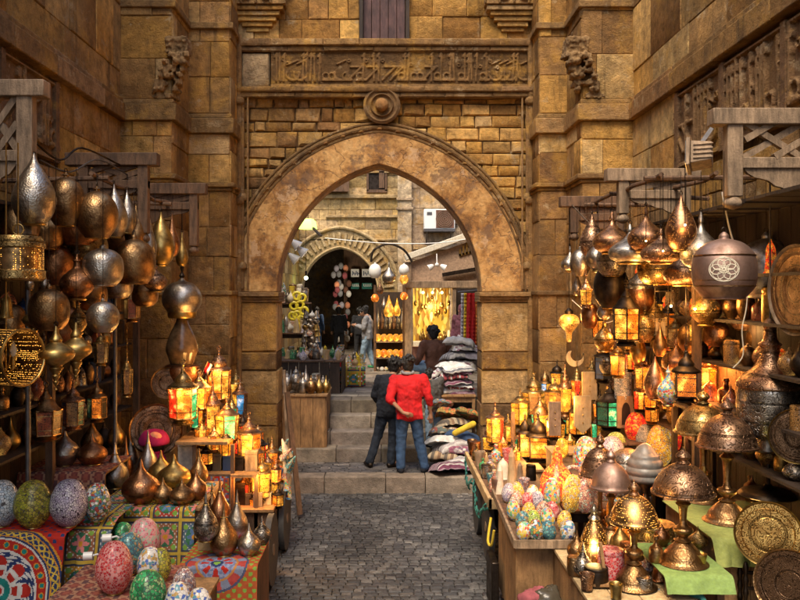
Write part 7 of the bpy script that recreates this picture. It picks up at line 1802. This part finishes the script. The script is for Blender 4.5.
for i,(q_,a_,b_,m_,l_,rx_,ry_) in enumerate(hx): pad(q_.x,q_.y,q_.z,a_,b_,.11,m_,l_,random.uniform(-.6,.6),rx_,ry_,sag=.35,wr=.014)
mb=MB(); a=at(455,433,12.45); b=at(473,424,12.5); mb.cap(a,.045,b,.05,14); tag(mb.build('cloth_roll','yellow_fabric',mods=[('DISPLACE',dict(strength=.02,texture=TEXF,mid_level=.5))]),'bright yellow cloth roll lying on the kerb heap','cloth roll')
for i,(px_,py_,m_,l_) in enumerate([(462,366,'f_print','white floral folded cloth, base of the bundle on the table'),(458,358,'s_grey','grey and white striped cloth in the bundle on the table'),(466,350,'f_print','white floral cloth midway in the bundle'),(460,343,'white_fabric','white crumpled cloth topping the bundle'),(474,358,'lilac_fabric','lilac cloth beside the jamb in the bundle'),(445,372,'f_print','floral cloth sliding left off the table'),(441,384,'s_grey','grey striped cloth hanging over the left table edge')]):
    q_=at(px_,py_,14.6-.15*i if i>4 else 14.9); pad(q_.x,q_.y,q_.z,.30,.25,.11,m_,l_,random.uniform(-.5,.5),-.15,.1 if i<5 else -.5,sag=.45,wr=.014)
for i,(col_,e,cl,r) in enumerate(LIGHTS):
    l=bpy.data.lights.new('lamp_glow','POINT'); l.energy=e*GK; l.color=cl; l.shadow_soft_size=r; o=bpy.data.objects.new('lamp_glow',l); COL.objects.link(o); o.location=col_  # light from the lit lamps, plus the added passage fill
EXPO=1.1
# ------------------------------------------------------------------ camera, light, world
cam = bpy.data.cameras.new('camera'); co = bpy.data.objects.new('camera', cam); COL.objects.link(co); SC.camera = co
co.location = (0,0,H); co.rotation_euler = (PI/2,0,0); cam.sensor_width = 36; cam.lens = 36
cam.shift_x = 15/800; cam.shift_y = -8/800; cam.clip_end = 400; cam.clip_start = .1
w = bpy.data.worlds.new('World'); SC.world = w; w.use_nodes = True; nt = w.node_tree
sky = nt.nodes.new('ShaderNodeTexSky'); sky.sky_type = 'NISHITA'; sky.sun_disc = False
EL, AZ = R(58), R(200)
sky.sun_elevation = EL; sky.sun_rotation = AZ; sky.dust_density = 3; sky.air_density = 1
nt.links.new(sky.outputs[0], nt.nodes['Background'].inputs[0]); nt.nodes['Background'].inputs[1].default_value = .13
sl = bpy.data.lights.new('sun', 'SUN'); so = bpy.data.objects.new('sun', sl); COL.objects.link(so)
sl.energy = 2.0; sl.angle = R(30); sl.color = (1,.84,.62)
dv = V((math.sin(AZ)*math.cos(EL), math.cos(AZ)*math.cos(EL), math.sin(EL)))
so.rotation_euler = dv.to_track_quat('Z', 'Y').to_euler(); so.location = (0,0,12)
vs = SC.view_settings; vs.view_transform = 'Standard'; vs.look = 'None'; vs.gamma = 1; vs.exposure = EXPO; vs.use_curve_mapping = False
SC.render.engine = 'CYCLES'; c = SC.cycles; c.use_denoising = True; c.max_bounces = 6; c.diffuse_bounces = 3; c.glossy_bounces = 3
c.transmission_bounces = 2; c.sample_clamp_indirect = 6; c.caustics_reflective = False; c.caustics_refractive = False
try: c.denoiser = 'OPENIMAGEDENOISE'
except Exception: pass
